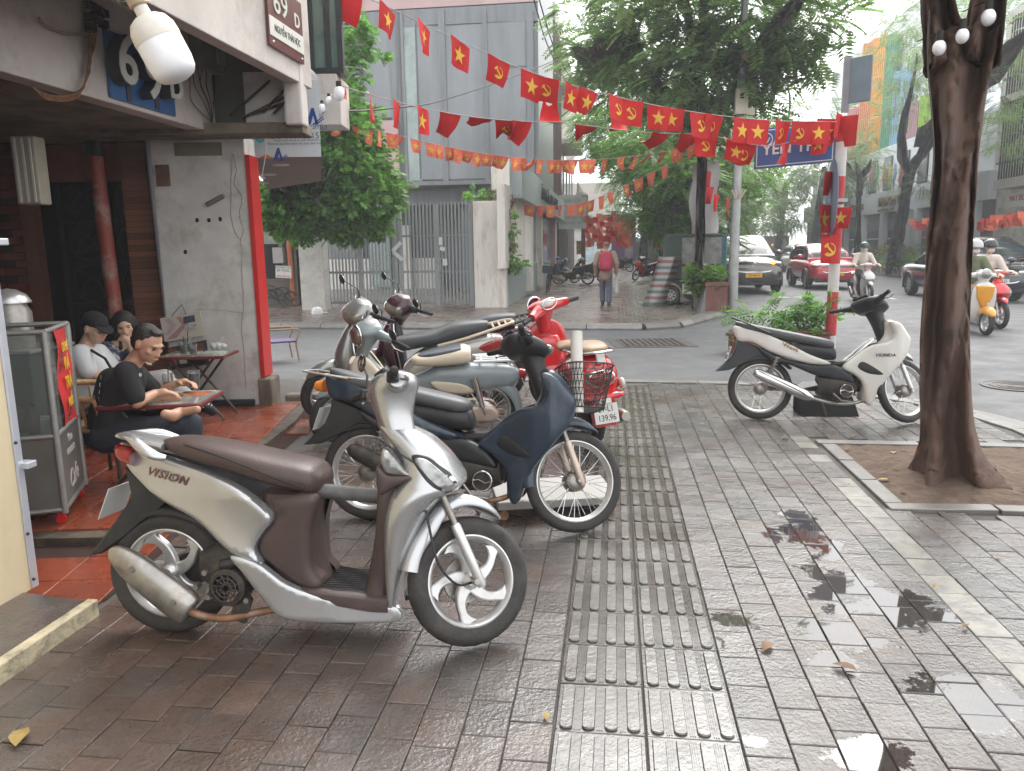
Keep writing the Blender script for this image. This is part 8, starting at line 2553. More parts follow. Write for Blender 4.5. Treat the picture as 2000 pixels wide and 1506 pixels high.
tree('thin feathery tree left of the school name letters', b, [(b, .2), (on(1676, 430, 14.8), .15), (on(1678, 360, 14.8), .13), (on(1672, 330, 14.8), .1)], [[(on(1677, 352, 14.8), .07), (on(1700, 325, 14.7), .04)], [(on(1676, 352, 14.8), .07), (on(1645, 320, 14.8), .04)]],
	 [(tuple(on(x, y, 14.8)), (r, r, r * .6), n_) for x, y, r, n_ in ((1670, 310, 1.3, 150), (1700, 340, 1.0, 90), (1640, 350, 1.3, 130), (1655, 270, 1.2, 110), (1600, 360, 1.5, 170))], SP_F * 1.3, LF_P, up=.15)
cl = thing('climbing_shrub', 'dense light green climbing shrub tumbling over the wall beside the gate', 'shrub', A(620, 420, 18.5))
CY_ = [B(640, 300, 18.4, 1.25, 1500, 1.0), B(690, 370, 18.6, 1.1, 1300), B(610, 370, 18.2, 1.1, 1100), B(560, 405, 18, .95, 800), B(700, 435, 18.8, .65, 520), B(650, 425, 18.6, .8, 600), B(590, 430, 18.2, .6, 350), B(660, 270, 18.5, .9, 700), B(735, 395, 18.8, .42, 160), B(650, 215, 18.6, .7, 420, 1.2), B(690, 235, 18.8, .5, 240), B(672, 140, 19, .45, 200, 1.6), B(680, 60, 19, .4, 160, 1.6), B(700, 90, 19, .25, 60), B(735, 445, 19, .3, 90), B(770, 385, 18.9, .14, 24, .5), B(525, 395, 17.8, .5, 200), B(720, 330, 18.8, .35, 120), B(715, 60, 19, .2, 40, .4), B(740, 110, 19, .15, 24, .4)]
foliage('leaves', cl, CY_, SP_S * 1.15, LF_C, shell=.45, up=.7, off=cl.location)
mb = MB(local(cl.location))
for k in range(16):
	a = A(random.uniform(540, 640), random.uniform(300, 430), 18.4)
	limb(mb, [A(600 + k, 400, 19), a, a + V3(random.uniform(-.6, 1.0), -.3, random.uniform(-.2, 1))], [.016, .012, .006], 5, 3)
mb.build('stems', M_BARKG, cl, smooth=180)
cr2 = thing('pillar_creeper', 'thin creeper with dry brown stems behind the white gate pillar', 'creeper', A(1000, 470, 20.9))
foliage('leaves', cr2, [B(991, 450, 20.9, .3, 90, 1.4), B(1000, 512, 20.9, .34, 110), B(985, 480, 20.9, .2, 60, 2), B(935, 380, 21.4, .35, 70, .4)], SP_S, LF_C, shell=.3, up=.7, off=cr2.location)
mb = MB(local(cr2.location))
for k in range(70):
	a = A(random.uniform(955, 1003), random.uniform(390, 420), 21.1)
	mb.tube([a, a + V3(random.uniform(-.2, .2), -.1, random.uniform(.05, .4))], .008, 3)
for k in range(12):
	a = A(random.uniform(990, 1006), random.uniform(400, 470), 20.8)
	mb.tube([a, a + V3(random.uniform(-.1, .1), -.05, -random.uniform(.4, 1.0))], .012, 4)
mb.build('dry_stems', mat('dry brown stem', (.20, .11, .07), .8), cr2)
def potplant(label, c, blobs, sp, leaf, pot=None, name='potted_plant', up=.5):
	t = thing(name, label, 'plant', c)
	foliage('leaves', t, [((c[0] + x, c[1] + y, c[2] + z), r if isinstance(r, tuple) else (r, r, r), n_) for x, y, z, r, n_ in blobs], sp, leaf, shell=.2, up=up, off=c)
	mb = MB()
	for k in range(9):
		a = random.uniform(0, 6.28)
		x, y, z = blobs[k % len(blobs)][:3]
		mb.tube([(.05 * math.cos(a), .05 * math.sin(a), .1), (x * .6, y * .6, z * .7), (x + .1 * math.cos(a), y + .1 * math.sin(a), z)], [.012, .009, .004], 5)
	mb.build('stems', M_BARKG, t)
	if pot:
		pot(t)
	return t
def boxpot(w, d, h, m):
	return lambda t: MB().prism([(-w / 2 * .92, -d / 2 * .92), (w / 2 * .92, -d / 2 * .92), (w / 2 * .92, d / 2 * .92), (-w / 2 * .92, d / 2 * .92)], (0, 0, 0), (1, 0, 0), (0, 1, 0), (0, 0, 1), 0, h * .86).bx((-w / 2, -d / 2, h * .86), (w / 2, d / 2, h)).build('pot', m, t, bevel=.008)
M_TERR = mat('dark red planter', (.14, .035, .03), .5, var=.2, dirt=(.2, .15, .12), damt=.4)
pp = G(1622, 704)
SP_L = spray(3, .20, .17, .4, .4)
SP_V = spray(4, .22, .10, .4, .42)
potplant('dark red planter with leafy shrub at the foot of the striped post', (pp.x + .1, pp.y + 1.2, -.05), [(0, .1, .55, .22, 40), (-.1, -.1, .35, .2, 30), (.25, 0, .75, .22, 40), (-.25, .1, .72, .18, 24)], SP_L, LF_C, boxpot(.62, .5, .34, M_TERR))
pp = G(1530, 700)
potplant('broad green potted shrub behind the seat of the white motorbike', (pp.x + .05, pp.y + 1.0, -.05), [(-.1, 0, .52, (.36, .2, .22), 84), (.2, 0, .46, .2, 30), (-.42, 0, .45, (.12, .1, .25), 26), (.5, .1, .5, .16, 26), (.75, .1, .45, .14, 22), (.45, 0, .72, .1, 8)], SP_V, LF_C, boxpot(1.1, .35, .3, M_TERR))
pp = G(1368, 602, .06)
potplant('round bright green shrub in front of the tree with the banner', (pp.x - .02, pp.y - .5, .06), [(0, 0, .75, .38, 240), (.15, 0, .5, .3, 120), (-.15, 0, .95, .2, 60)], SP_S * 1.1, LF_B, boxpot(.5, .5, .3, M_DIRTY))
pl_ = G(1397, 607, .06)
t = thing('brown_planter_box', 'square brown planter box standing against the lamp post', 'planter', (pl_.x - .02, pl_.y + .1, .06))
boxpot(.56, .56, .68, mat('brown enamel planter', (.15, .055, .042), .5, var=.2, dirt=(.25, .18, .15), damt=.3))(t)
t = thing('dark_board', 'dark slanted board leaning on the brown planter box', 'board', (pl_.x - .38, pl_.y, .06))
MB().prism([(-.02, 0), (.12, 0), (.18, .62), (.12, .64)], (0, -.15, 0), (1, 0, 0), (0, 0, 1), (0, 1, 0), 0, .35).build('panel', M_DGM, t)
hd_ = thing('roadside_hedge', 'low leafy hedge along the school kerb between parked car and trunk', 'hedge', S(14.9, 36, .05))
foliage('leaves', hd_, [(tuple(S(14.9 + random.uniform(-.4, .4), d_, .55 + random.uniform(0, .4))), (.7, .9, .6), 80) for d_ in np.arange(26, 46, .9)], SP_V * 1.4, LF_C, shell=.2, up=.6, off=hd_.location)
for k in range(18):
	tq = thing('hedge_hoop', 'white wire hoop edging the hedge on the school kerb', 'hoop', S(14.1, 30 + k * .8, .05), PI / 2 - AZ, group='hoops edging the hedge')
	MB().tube([(.35 * math.cos(a), 0, .35 * math.sin(a)) for a in np.linspace(0, PI, 9)], .018, 5).build('hoop_wire', M_WHITE, tq)
potplant('yellow and green flower tub in front of the school', tuple(S(15.6, 46, .05)), [(0, 0, 1.1, (1.0, .9, .35), 260)], SP_S * 1.6, leafmat('yellow green leaf', (.24, .22, .04)), lambda t: MB().lathe([(0, 0), (.7, 0), (1.0, .9), (.9, .9), (0, .8)], n=20).build('pot', M_PLASG, t), up=.8)
LV = [mat('fallen leaf %d' % k, c, .7, var=.3, scale=30) for k, c in enumerate(((.20, .11, .06), (.15, .085, .05), (.30, .21, .07), (.27, .19, .12)))]
def fallen(px, py, s_, k, lab):
	p = G(px, py, .006)
	s_ *= .75
	t = thing('fallen_leaf', lab, 'leaf', p, random.uniform(0, 6), group='fallen leaves')
	mb = MB()
	prof = [(0, 0), (.2, .22), (.5, .30), (.8, .16), (1, 0)]
	vs = [(x * s_, 0, .004 + .012 * math.sin(x * 3)) for x, w in prof] + [(x * s_, w * s_, .012 + .02 * w) for x, w in prof[1:4]] + [(x * s_, -w * s_, .010 + .012 * w) for x, w in prof[1:4]]
	mb.add(vs, [(0, 1, 5), (1, 2, 6, 5), (2, 3, 7, 6), (3, 4, 7), (0, 8, 1), (1, 8, 9, 2), (2, 9, 10, 3), (3, 10, 4)])
	mb.build('blade', LV[k], t, smooth=60)
for a in ((1068, 1410, .06, 2, 'small yellow leaf left of the tactile strip'), (1490, 1272, .10, 0, 'long brown leaf right of the tactile strip'), (1950, 1085, .07, 3, 'curled tan leaf below the tree pit corner'), (1888, 1222, .06, 0, 'brown leaf on the paving near the right edge'), (1820, 1150, .05, 2, 'tiny yellow leaf on the wet paving'), (1675, 1312, .12, 1, 'dark wet leaf lying in the puddles'), (45, 1425, .14, 2, 'large amber leaf at the bottom left corner'), (1540, 855, .10, 0, 'brown leaf behind the white bike shadow'), (1668, 852, .09, 0, 'orange brown leaf beside the tree pit kerb'), (705, 1105, .05, 2, 'orange leaf')):
	if a[1] != 1105:
		fallen(*a)
for k in range(26):
	p = S(random.uniform(PIT[0] + .1, PIT[2] - .1), random.uniform(PIT[1] + .1, PIT[3] - .1))
	q = proj(p.x, p.y, 0)
	fallen(q[0], q[1], random.uniform(.05, .12), random.randrange(4), 'dry fallen leaf on the brown soil of the tree pit')
# ================================================================== FLAGS
r = random.uniform
M_FLAG = mat('red flag cloth', (.56, .018, .020), .75, var=.1, scale=3, rnd=.12)
M_FLAGP = mat('thin faded red flag cloth', (.72, .16, .09), .75, var=.1, scale=3, rnd=.15)
M_YELL = mat('yellow flag print', (.80, .50, .06), .7, var=0)
M_CORD = mat('pale cord', (.35, .32, .30), .8, var=0)
STAR = [(.40 * (1 if k % 2 == 0 else .40) * math.sin(k * PI / 5), .40 * (1 if k % 2 == 0 else .40) * math.cos(k * PI / 5)) for k in range(10)]
SICK = [(.30 * math.cos(a), .30 * math.sin(a) - .02) for a in np.linspace(-2.4, 1.5, 9)] + [(.05 + .20 * math.cos(a), .20 * math.sin(a) + .02) for a in np.linspace(1.4, -2.2, 8)]
HAMM = [(-.26, .12), (-.10, .28), (-.03, .21), (-.07, .16), (.26, -.18), (.20, -.24), (-.13, .10), (-.19, .05)]
ORD = 'first second third fourth fifth sixth seventh eighth ninth tenth eleventh twelfth thirteenth fourteenth fifteenth sixteenth seventeenth eighteenth nineteenth twentieth'.split()
def flag(p0, ax, w, h, emb, wind, yaw, rip, label, group, m=None, ph=0.0):
	t = thing('bunting_flag', label, 'flag', p0, group=group)
	ax = Vector(ax).normalized()
	ax = Matrix.Rotation(yaw, 3, 'Z') @ ax
	out = Vector((-ax.y, ax.x, 0)).normalized()
	def P(u, v, o=0.0):
		th = wind * (.5 + .5 * v)
		dn = Vector((0, 0, -math.cos(th))) + out * math.sin(th)
		nr = Vector((0, 0, math.sin(th))) + out * math.cos(th)
		return ax * ((u - .5) * w * (1 - rip * 1.2 * v)) + dn * (v * h) + nr * (rip * w * .55 * v * math.sin(u * 5.2 + ph + v) + o)
	N = 6
	MB().add([P(i / N, j / N) for j in range(N + 1) for i in range(N + 1)], [(j * (N + 1) + i, j * (N + 1) + i + 1, (j + 1) * (N + 1) + i + 1, (j + 1) * (N + 1) + i) for j in range(N) for i in range(N)]).build('cloth', m or M_FLAG, t, smooth=80)
	if emb:
		mb = MB()
		for o in (.004, -.004):
			for poly in ([STAR] if emb == 's' else [SICK, HAMM]):
				sc_ = .85 if emb == 's' else .8
				pts = [(.5 + x * h / w * sc_, .5 - y * sc_) for x, y in poly]
				if emb == 's':
					mb.add([P(.5, .5, o)] + [P(x, y, o) for x, y in pts], [(0, 1 + k, 1 + (k + 1) % 10) for k in range(10)])
				elif poly is SICK:
					q = [P(x, y, o) for x, y in pts]
					mb.add(q, [(k, k + 1, 15 - k, 16 - k) for k in range(8)])
				else:
					mb.add([P(x, y, o) for x, y in pts], [tuple(range(len(pts)))])
		mb.build('star' if emb == 's' else 'emblem', M_YELL, t)
	return t
def string(name, label, pts, flags, group, w, h, m=None, sname='upper'):
	"""pts: (px,py,Y) of the cord; flags: (px, emblem, wind, yaw, ripple)"""
	P = [A(*p) for p in pts]
	c = thing('flag_string', label, 'cord', P[0])
	q = [Vector(p) for p in cr_pts([tuple(p) for p in P], 6)]
	MB(local(P[0])).tube(q, .006, 4).build('strand', M_CORD, c)
	xs = [proj(*p)[0] for p in q]
	for k, (px, emb, wind, yaw, rip) in enumerate(flags):
		i = max(j for j in range(len(xs) - 1) if xs[j] <= px or j == 0)
		f_ = min(1, max(0, (px - xs[i]) / (xs[i + 1] - xs[i])))
		p = q[i].lerp(q[i + 1], f_)
		word = {'s': 'with yellow star', 'h': 'with hammer and sickle', '': 'turned without its emblem'}[emb]
		flag(p, q[i + 1] - q[i], w * random.uniform(.93, 1.05), h * random.uniform(.92, 1.06), emb, wind * r(.6, 2) + r(-.1, .15), yaw + r(-.3, .3), rip * r(1, 2.1), 'red flag %s, %s from the left on the %s string' % (word, ORD[k] if k < 20 else ORD[k - 20] + ' past the twentieth', sname), group, m, k * 1.7)
string('u', 'highest bunting cord from the bay window to the striped post', [(650, -30, 9.0), (745, 8, 9.2), (880, 72, 9.6), (1040, 142, 10.0), (1200, 188, 10.4), (1350, 218, 10.7), (1500, 235, 11.0), (1635, 238, 11.15)],
	 [(683, '', .2, .3, .1), (757, 's', .12, .4, .08), (828, 's', .1, .5, .10), (899, 's', .12, .5, .10), (975, 'h', .15, .3, .12), (1040, 's', .1, .2, .1), (1066, 'h', .2, -.4, .12), (1118, 's', .15, .3, .1), (1150, 's', .3, .2, .14), (1207, 'h', .05, .1, .08), (1233, 'h', .1, -.5, .1), (1287, 's', .08, .0, .1), (1312, 's', .1, -.5, .1), (1370, 'h', .15, .2, .1), (1396, 'h', .3, .1, .12), (1452, 's', .05, .0, .06), (1481, 's', .05, .0, .06), (1530, 'h', .1, .4, .12), (1566, 'h', .3, .1, .1), (1600, 's', .06, .1, .1)], 'flags on the upper string', .34, .31, None, 'upper')
string('m', 'middle bunting cord sagging from the bay window past the lamp post', [(640, 158, 9.0), (700, 178, 9.3), (800, 205, 9.8), (900, 225, 10.2), (1000, 236, 10.5), (1100, 240, 10.7), (1250, 258, 10.9), (1380, 264, 11.0), (1500, 285, 11.1), (1620, 255, 11.2)],
	 [(676, 'h', .1, .8, .1), (723, 's', .05, .7, .08), (775, '', .1, .7, .1), (826, 's', .1, .5, .12), (880, '', .5, .3, .2), (940, '', .9, .2, .25), (990, 'h', 1.0, .1, .15), (1020, '', .4, .6, .3), (1077, '', 1.45, .1, .2), (1145, '', .6, .2, .3), (1212, '', 1.45, .1, .25), (1290, '', .7, .3, .25), (1350, '', .6, .5, .3), (1378, 'h', .1, .1, .1), (1380, '', .2, -.4, .2), (1440, 's', .2, .2, .1), (1455, 'h', .5, .1, .15), (1535, '', .2, .5, .3), (1603, 's', .15, .2, .15)], 'flags on the middle string', .33, .30, None, 'middle')
string('l', 'third bunting cord of faded small flags reaching the lamp post', [(640, 236, 17.5), (760, 260, 18), (860, 284, 18.4), (960, 302, 18.8), (1080, 313, 19), (1200, 309, 19), (1320, 292, 19.1), (1425, 262, 19.2)],
	 [(x, random.choice('sssh'), r(0, .5), r(-.8, 1.1), r(.06, .3)) for x in (658, 700, 718, 741, 766, 782, 812, 842, 856, 880, 895, 914, 933, 950, 972, 985, 1007, 1020, 1044, 1055, 1078, 1092, 1108, 1120)], 'small flags on the third string', .29, .31, M_FLAGP, 'third')
string('l', 'third bunting cord continuing in front of the leafy tree', [(1100, 313, 19), (1200, 309, 19), (1320, 292, 19.1), (1425, 262, 19.2)],
	 [(x, random.choice('ssh'), r(0, .5), r(-.8, 1.1), r(.06, .3)) for x in (1141, 1152, 1182, 1213, 1243, 1270, 1296, 1320, 1331, 1352)], 'small flags before the leafy tree', .29, .31, M_FLAGP, 'tree side')
string('b', 'lowest bunting cord rising from the shop corner to the tree', [(985, 398, 24), (1060, 402, 24.5), (1130, 398, 25), (1170, 385, 24.5), (1230, 358, 23.5), (1290, 328, 22.5), (1350, 292, 21)],
	 [(x, random.choice(('s', '')), r(0, .5), r(-.3, .6), r(.05, .25)) for x in (996, 1014, 1027, 1036, 1058, 1076, 1094, 1115, 1134, 1152, 1175, 1192, 1222, 1247, 1272, 1298)], 'little flags on the lowest string', .30, .36, M_FLAGP, 'lowest')
for k, (px, py, emb, w, h, yaw, wind, lab) in enumerate(((1618, 232, 's', .38, .36, .3, .2, 'big red star flag wrapped round the post just above the blue sign'), (1655, 226, '', .30, .42, -.6, .25, 'crumpled red flag sticking out right of the post top'), (1640, 222, '', .28, .34, .9, .1, 'red flag folded over the post top'), (1622, 335, '', .26, .34, .6, .2, 'crumpled red flag before the round sign'), (1612, 400, 's', .26, .40, .5, .0, 'red star flag hanging left of the post at mid height'), (1643, 405, 's', .30, .30, -.5, .1, 'red star flag tied right of the post at mid height'), (1622, 458, 'h', .30, .42, .1, .05, 'red hammer and sickle flag lowest on the post'))):
	flag(A(px, py, sp.y - .16), (1, 0, 0), w, h, emb, wind, yaw, .22, lab, 'flags tied to the striped post', None, k)
for k, (px, py, Y, lab) in enumerate(((1384, 335, 19.9, 'rolled red flag upper of two on the banner tree'), (1387, 365, 19.9, 'rolled red flag lower of two on the banner tree'), (1400, 380, 19.6, 'small red flag between banner and lamp post'), (1423, 388, 18.9, 'small red flag left of the lamp post bracket'), (1441, 390, 18.9, 'small red flag right of the lamp post bracket'), (1427, 575, 18.9, 'orange red cloth draped at the lamp post foot'))):
	flag(A(px, py, Y), (1, .2, 0), .26 + .14 * (k == 5), .42, '', .05, r(0, 1), .35, lab, 'loose flags by the lamp post', M_FLAGP if k == 5 else None, k)
bn = thing('white_banner', 'long white cloth banner hanging behind the dark tree trunk', 'banner', A(1377, 318, 20.75))
q0, q1, q2 = A(1351, 318, 20.75), A(1404, 314, 20.75), A(1352, 464, 20.75)
MB(local(bn.location)).loft([[q0 + (q1 - q0) * (i / 6) + V3(.05 * math.sin(j * .9), .04 * math.sin(i * 1.3 + j * .5), -(q0.z - q2.z) * j / 10) for i in range(7)] for j in range(11)], False, False).build('cloth', mat('white banner cloth', (.60, .56, .57), .8, var=.05), bn, smooth=80)
fm = MB().add([(-.16, 0, 0), (.16, .02, 0), (.15, .05, -.3), (-.14, -.03, -.28)], [(0, 1, 2, 3)])
fms = []
for m in (M_FLAG, M_FLAGP, M_FLAGP):
	e_ = fm.mesh('small_flag')
	e_.materials.append(m)
	fms.append(e_)
def tiny(p, lab, grp, s=1.0):
	o = bpy.data.objects.new('small_flag', random.choice(fms))
	link(o)
	o.location = p
	o.rotation_euler = (r(-.3, .3), r(-.3, .3), r(-.7, .7))
	o.scale = (s,) * 3
	tag(o, lab, 'flag', grp)
for k in range(215):
	Y = r(30, 60)
	px = r(1146, 1234)
	py = 478 - (478 - (408 + .25 * abs(px - 1175))) * r(.02, 1) ** (.8) * 32 / Y
	tiny(A(px, py, Y), 'small red flag in the dense hanging mass over the far pavement', 'mass of flags over the far pavement', .85)
for k in range(46):
	tiny(onplane(1784 + k * 4.8 if k < 8 else 1915 + (k - 8) * 2.3, 432 + .02 * k + r(-7, 7) - (k > 8) * (k - 8) * .4, 13.9), 'small orange red flag on the long string along the school street', 'flags along the school street', 1.0)
for px, py, lab in ((1235, 425, 'lone'), (1258, 420, 'second lone'), (1270, 424, 'third lone'), (1281, 460, 'upper tied'), (1284, 470, 'lower tied')):
	tiny(A(px, py, 30), lab + ' small red flag among the kerb trees', 'stray flags among the kerb trees')
# ================================================================== TRAFFIC AND PEOPLE IN THE STREET
HD = math.atan2(-U2.y, -U2.x)
M_CGL = mat('car glass', (.03, .04, .045), .06, var=.2, scale=2, spec=.5)
M_DTRIM = mat('car trim', (.02, .02, .022), .5)
def car(name, label, p, paint, L, W, Hh, hood, ptxt, pm=M_PLATE, led=M_LENS, sedan=False, amber=False):
	"""p: ground point below the front bumper"""
	c = Vector(p) - Vector((math.cos(HD), math.sin(HD), 0)) * L / 2
	t = thing(name, label, 'car', (c.x, c.y, -.05), HD)
	t.scale = (1.13,) * 3 if amber else (1.03,) * 3
	h, w = L / 2, W / 2
	wb = L * .30
	lowz = .22
	b_ = MB().secx([(-h, .45, hood - .12, w * .80), (-h + .08, .32, hood + .02, w * .92), (-h * .6, lowz, hood + .05, w), (0, lowz, hood + .04, w), (h * .35, lowz, hood + .02, w), (h * .75, .24, hood - .06, w * .98), (h - .14, .28, hood - .16, w * .90), (h, .36, hood - .30, w * .74)], 44, 5, 3.6)
	b_.build('body', paint, t, smooth=60)
	xr = -h * (.62 if sedan else .93)
	top = MB().secx([(xr, hood - .05, hood + .08, w * .84), (xr + (.55 if sedan else .18), hood - .05, Hh - .10, w * .78), (xr + (1.1 if sedan else .6), hood - .05, Hh, w * .76), (-.05, hood - .05, Hh, w * .77), (h * .14, hood - .05, Hh - .10, w * .79), (h * .36, hood - .05, hood + .28, w * .84), (h * .52, hood - .06, hood + .02, w * .88)], 44, 7, 4.5)
	def isg(q):
		if q.z < hood + .06 or q.z > Hh - .085:
			return False
		side = abs(q.y) > w * .68
		if side and (abs(q.x - h * .02) < .05 or abs(q.x + h * .38) < .05):
			return False
		return not (side and abs(q.y) < w * .735 and q.z > hood + .1)
	gl_ = split(top, isg)
	top.build('roof', paint, t, smooth=50)
	gl_.build('windows', M_CGL, t, smooth=60)
	for sx in (1, -1):
		for sy in (1, -1):
			o = MB().lathe([(.19, -.10), (.30, -.11), (.325, -.07), (.325, .07), (.30, .11), (.19, .10)], (sx * wb, sy * (w - .10), .325), 28, 'y').build('wheel', M_TYRE, t, smooth=60)
			mb = MB()
			for k in range(8):
				a = 2 * PI * k / 8
				mb.box((sx * wb + .11 * math.cos(a), sy * (w - .005), .325 + .11 * math.sin(a)), (.20, .02, .045), (0, -a, 0))
			mb.lathe([(.185, -.01), (.205, .01), (.215, 0)], (sx * wb, sy * (w - .005), .325), 24, 'y').build('rim', M_RIM, o)
			MB().tube([(sx * wb + .37 * math.cos(a), sy * (w + .0), .335 + .37 * math.sin(a)) for a in np.linspace(-.3, PI + .3, 16)], .045, 6).build('wheel_arch', M_DTRIM, t, smooth=60)
	f = h - .06
	for sy in (1, -1):
		MB().ell((h - .20, sy * w * .72, hood - .22), (.16, .20, .075), 16, 8, (0, 0, -sy * .5)).build('headlight', led, t, smooth=80)
		if amber:
			MB().ell((h - .12, sy * w * .60, hood - .20), (.08, .10, .05), 12, 8).build('turn_signal', mat('lit amber lamp', (1, .32, .03), .3, var=0, emit=2.5), t, smooth=80)
		MB().box((h - .10, sy * w * .66, .50), (.08, .16, .07), (0, 0, -sy * .3)).build('fog_lamp', M_LENS, t, bevel=.02)
		MB().ell((h * .33, sy * (w + .08), hood + .10), (.09, .12, .08), 12, 8).build('wing_mirror', paint, t, smooth=80)
	MB().box((f - .01, 0, hood - .34), (.10, W * .56, .22)).build('grille', M_DTRIM, t, bevel=.03)
	for k in range(4):
		MB().box((f + .045, 0, hood - .42 + k * .05), (.012, W * .54, .012)).build('grille_bar', M_CHROME, t)
	MB().tube(cr_pts([(f - .04, -w * .66, hood - .22), (f + .05, -w * .5, hood - .44), (f + .06, 0, hood - .47), (f + .05, w * .5, hood - .44), (f - .04, w * .66, hood - .22)], 5), .022, 6).build('grille_trim', M_CHROME, t, smooth=60)
	MB().box((f - .03, 0, .36), (.14, W * .80, .20)).build('lower_bumper', M_DTRIM, t, bevel=.04)
	plate(t, (f + .075, 0, .56), (1, 0, 0), (0, 0, 1), .48, .12, [ptxt], pm)
	MB().tube([(f + .05 - .01, .05 * math.cos(a), hood - .24 + .05 * math.sin(a)) for a in np.linspace(0, 6.28, 14, endpoint=False)], .01, 5, closed=True).build('badge', M_CHROME, t)
	MB().box((h * .45, -.2, hood + .03), (.02, .7, .02)).build('wiper', M_DTRIM, t)
M_YPL = mat('yellow number plate', (.75, .38, .03), .45, var=.05)
car('grey_car', 'grey people carrier with lit amber signals and yellow plate coming past the lamp post', G(1468, 574, -.05), mat('grey brown car paint', (.13, .12, .11), .22, metal=.7, coat=.8, var=.04), 4.7, 1.85, 1.78, 1.12, '29E-446.91', M_YPL, amber=True)
car('red_car', 'red compact car with white lamps and yellow plate behind the striped post', G(1632, 566, -.05), mat('red car paint', (.48, .012, .025), .2, coat=1, var=.04), 4.1, 1.76, 1.62, 1.06, '30H-004.51', M_YPL)
car('dark_car', 'dark blue grey sedan half hidden behind the big tree trunk', G(1945, 592, -.05), mat('dark sedan paint', (.028, .033, .042), .15, metal=.4, coat=1, var=.04), 4.6, 1.82, 1.46, .98, '30G-718.58', sedan=True)
car('white_car', 'white car far back behind the red car', G(1585, 535, -.05), mat('white car paint', (.6, .6, .6), .2, coat=.8, var=.03), 4.4, 1.76, 1.6, 1.0, '30K-226.04')
car('black_car', 'black sport utility car with reflective windscreen at the right edge', S(12.4, 25.5, -.05), mat('black car paint', (.012, .013, .015), .12, coat=1, var=.03), 4.7, 1.9, 1.75, 1.15, '30F-915.27')
def rider(label, p, top, leg, helm, mask=True, yaw=HD, hood=False, seat=.78, skin=M_SKIN2, look=0.0):
	"""seated rider facing along yaw, hands on the bars"""
	t = thing('person', label, 'person', (p[0], p[1], -.05), yaw)
	hd_ = V3(-.05, 0, seat + .74)
	caps, hp, hR = head_caps(hd_, V3(1, look, -.08), V3(0, 0, 1), 1.0)
	hip, ch, nk = V3(-.22, 0, seat + .08), V3(-.14, 0, seat + .42), V3(-.09, 0, seat + .58)
	caps += [(hp(0, -.02, -.06), .05, nk, .05), (nk, .05, ch, .09), (ch, .09, hip, .1)]
	sl, lg = [(ch, .15, hip, .16), (nk + V3(0, 0, -.06), .10, ch, .15)], [(hip, .15, hip, .14)]
	for s_ in (1, -1):
		sh_, el, wr = nk + V3(-.03, s_ * .17, -.06), V3(.02, s_ * .30, seat + .24), V3(.25, s_ * .32, seat + .26)
		kn, an = V3(.18, s_ * .15, seat - .06), V3(.12, s_ * .14, .33)
		caps += [(sh_, .05, el, .04), (el, .04, wr, .028), (hip, .08, kn, .055), (kn, .05, an, .035)]
		hand(caps, wr, V3(.9, 0, -.1), V3(0, 0, 1), 1.0, 1.0, s_)
		sl += [(nk + V3(0, 0, -.06), .08, sh_, .085), (sh_, .085, el, .065), (el, .065, el.lerp(wr, .8), .048)]
		lg += [(hip + V3(0, s_ * .07, 0), .11, kn, .078), (kn, .078, an, .055)]
		MB().ell(an + V3(.06, 0, -.05), (.13, .045, .045), 12, 8).build('shoe', M_BLKC, t, smooth=80)
	blob('body', caps, skin, t, .014, 3)
	if hood:
		sl += [('e', hp(0, -.035, .01), (.10, .10, .13), hR), (nk, .09, hp(0, -.02, -.08), .09)]
	blob('jacket', sl, top, t, .018, 4)
	blob('trousers', lg, leg, t, .02, 4)
	if mask:
		MB().ell(hp(0, .058, -.052), (.060, .052, .048), 14, 8, hR).build('face_mask', M_WHTC, t, smooth=80)
	face(t, hp, hR, 1.0, skin)
	if helm:
		mb = MB(Matrix.Translation(hp(0, -.01, .045)) @ hR.to_4x4())
		mb.lathe([(.128, -.035), (.130, .0), (.118, .055), (.085, .095), (.04, .115), (0, .12)], n=22)
		mb.prism([(-.10, .08), (-.07, .16), (0, .18), (.07, .16), (.10, .08)], (0, 0, -.02), (1, 0, 0), (0, 1, 0), (0, 0, 1), 0, .014)
		mb.build('helmet', helm, t, smooth=50)
	return t
def hel(n, c):
	return mat(n + ' helmet', c, .3, var=.03, coat=.5)
def ride(name, label, p, build, yaw=HD):
	t = thing(name, label, 'scooter', (p[0], p[1], -.05), yaw)
	build(t)
	return t
fwd = Vector((math.cos(HD), math.sin(HD), 0))
M_BEIG = mat('peach hoodie', (.60, .52, .455), .85, var=.06)
M_OLIV = mat('olive hoodie', (.13, .15, .08), .85, var=.08)
M_WRED = mat('pearl white and red fairing', (.62, .60, .58), .25, var=.1, coat=.6, dirt=(.4, .03, .05), dscale=2.6, damt=1.0)
p1 = G(1697, 592, -.05) - fwd * .62
ride('white_red_scooter', 'white and red scooter with dark nose ridden by the person in the peach hoodie', p1, lambda t: scooter(t, M_WRED, M_PBLK, M_DSEAT, 0))
rider('scooter rider in peach hoodie with dark green helmet and white mask', p1, M_BEIG, M_DENIM, hel('dark green', (.045, .07, .055)), hood=True)
p2 = G(1925, 655, -.05) - fwd * .64
M_YOR = mat('amber orange scooter panels', (.72, .32, .02), .22, coat=.8, var=.04)
M_WPN2 = mat('white scooter body', (.66, .65, .62), .25, coat=.6, var=.04)
t = ride('orange_white_scooter', 'white scooter with amber orange front shield ridden by the person in olive', p2, lambda t: vespa(t, M_WPN2, M_DSEAT, 0, ['29-D1', '330.75']))
panel_ = MB().prism([(-.16, .86), (.16, .86), (.13, .66), (.05, .50), (0, .47), (-.05, .50), (-.13, .66)], (.445, 0, 0), (0, 1, 0), (0, 0, 1), (1, 0, 0), 0, .055, .018)
panel_.build('front_shield', M_YOR, t, smooth=50)
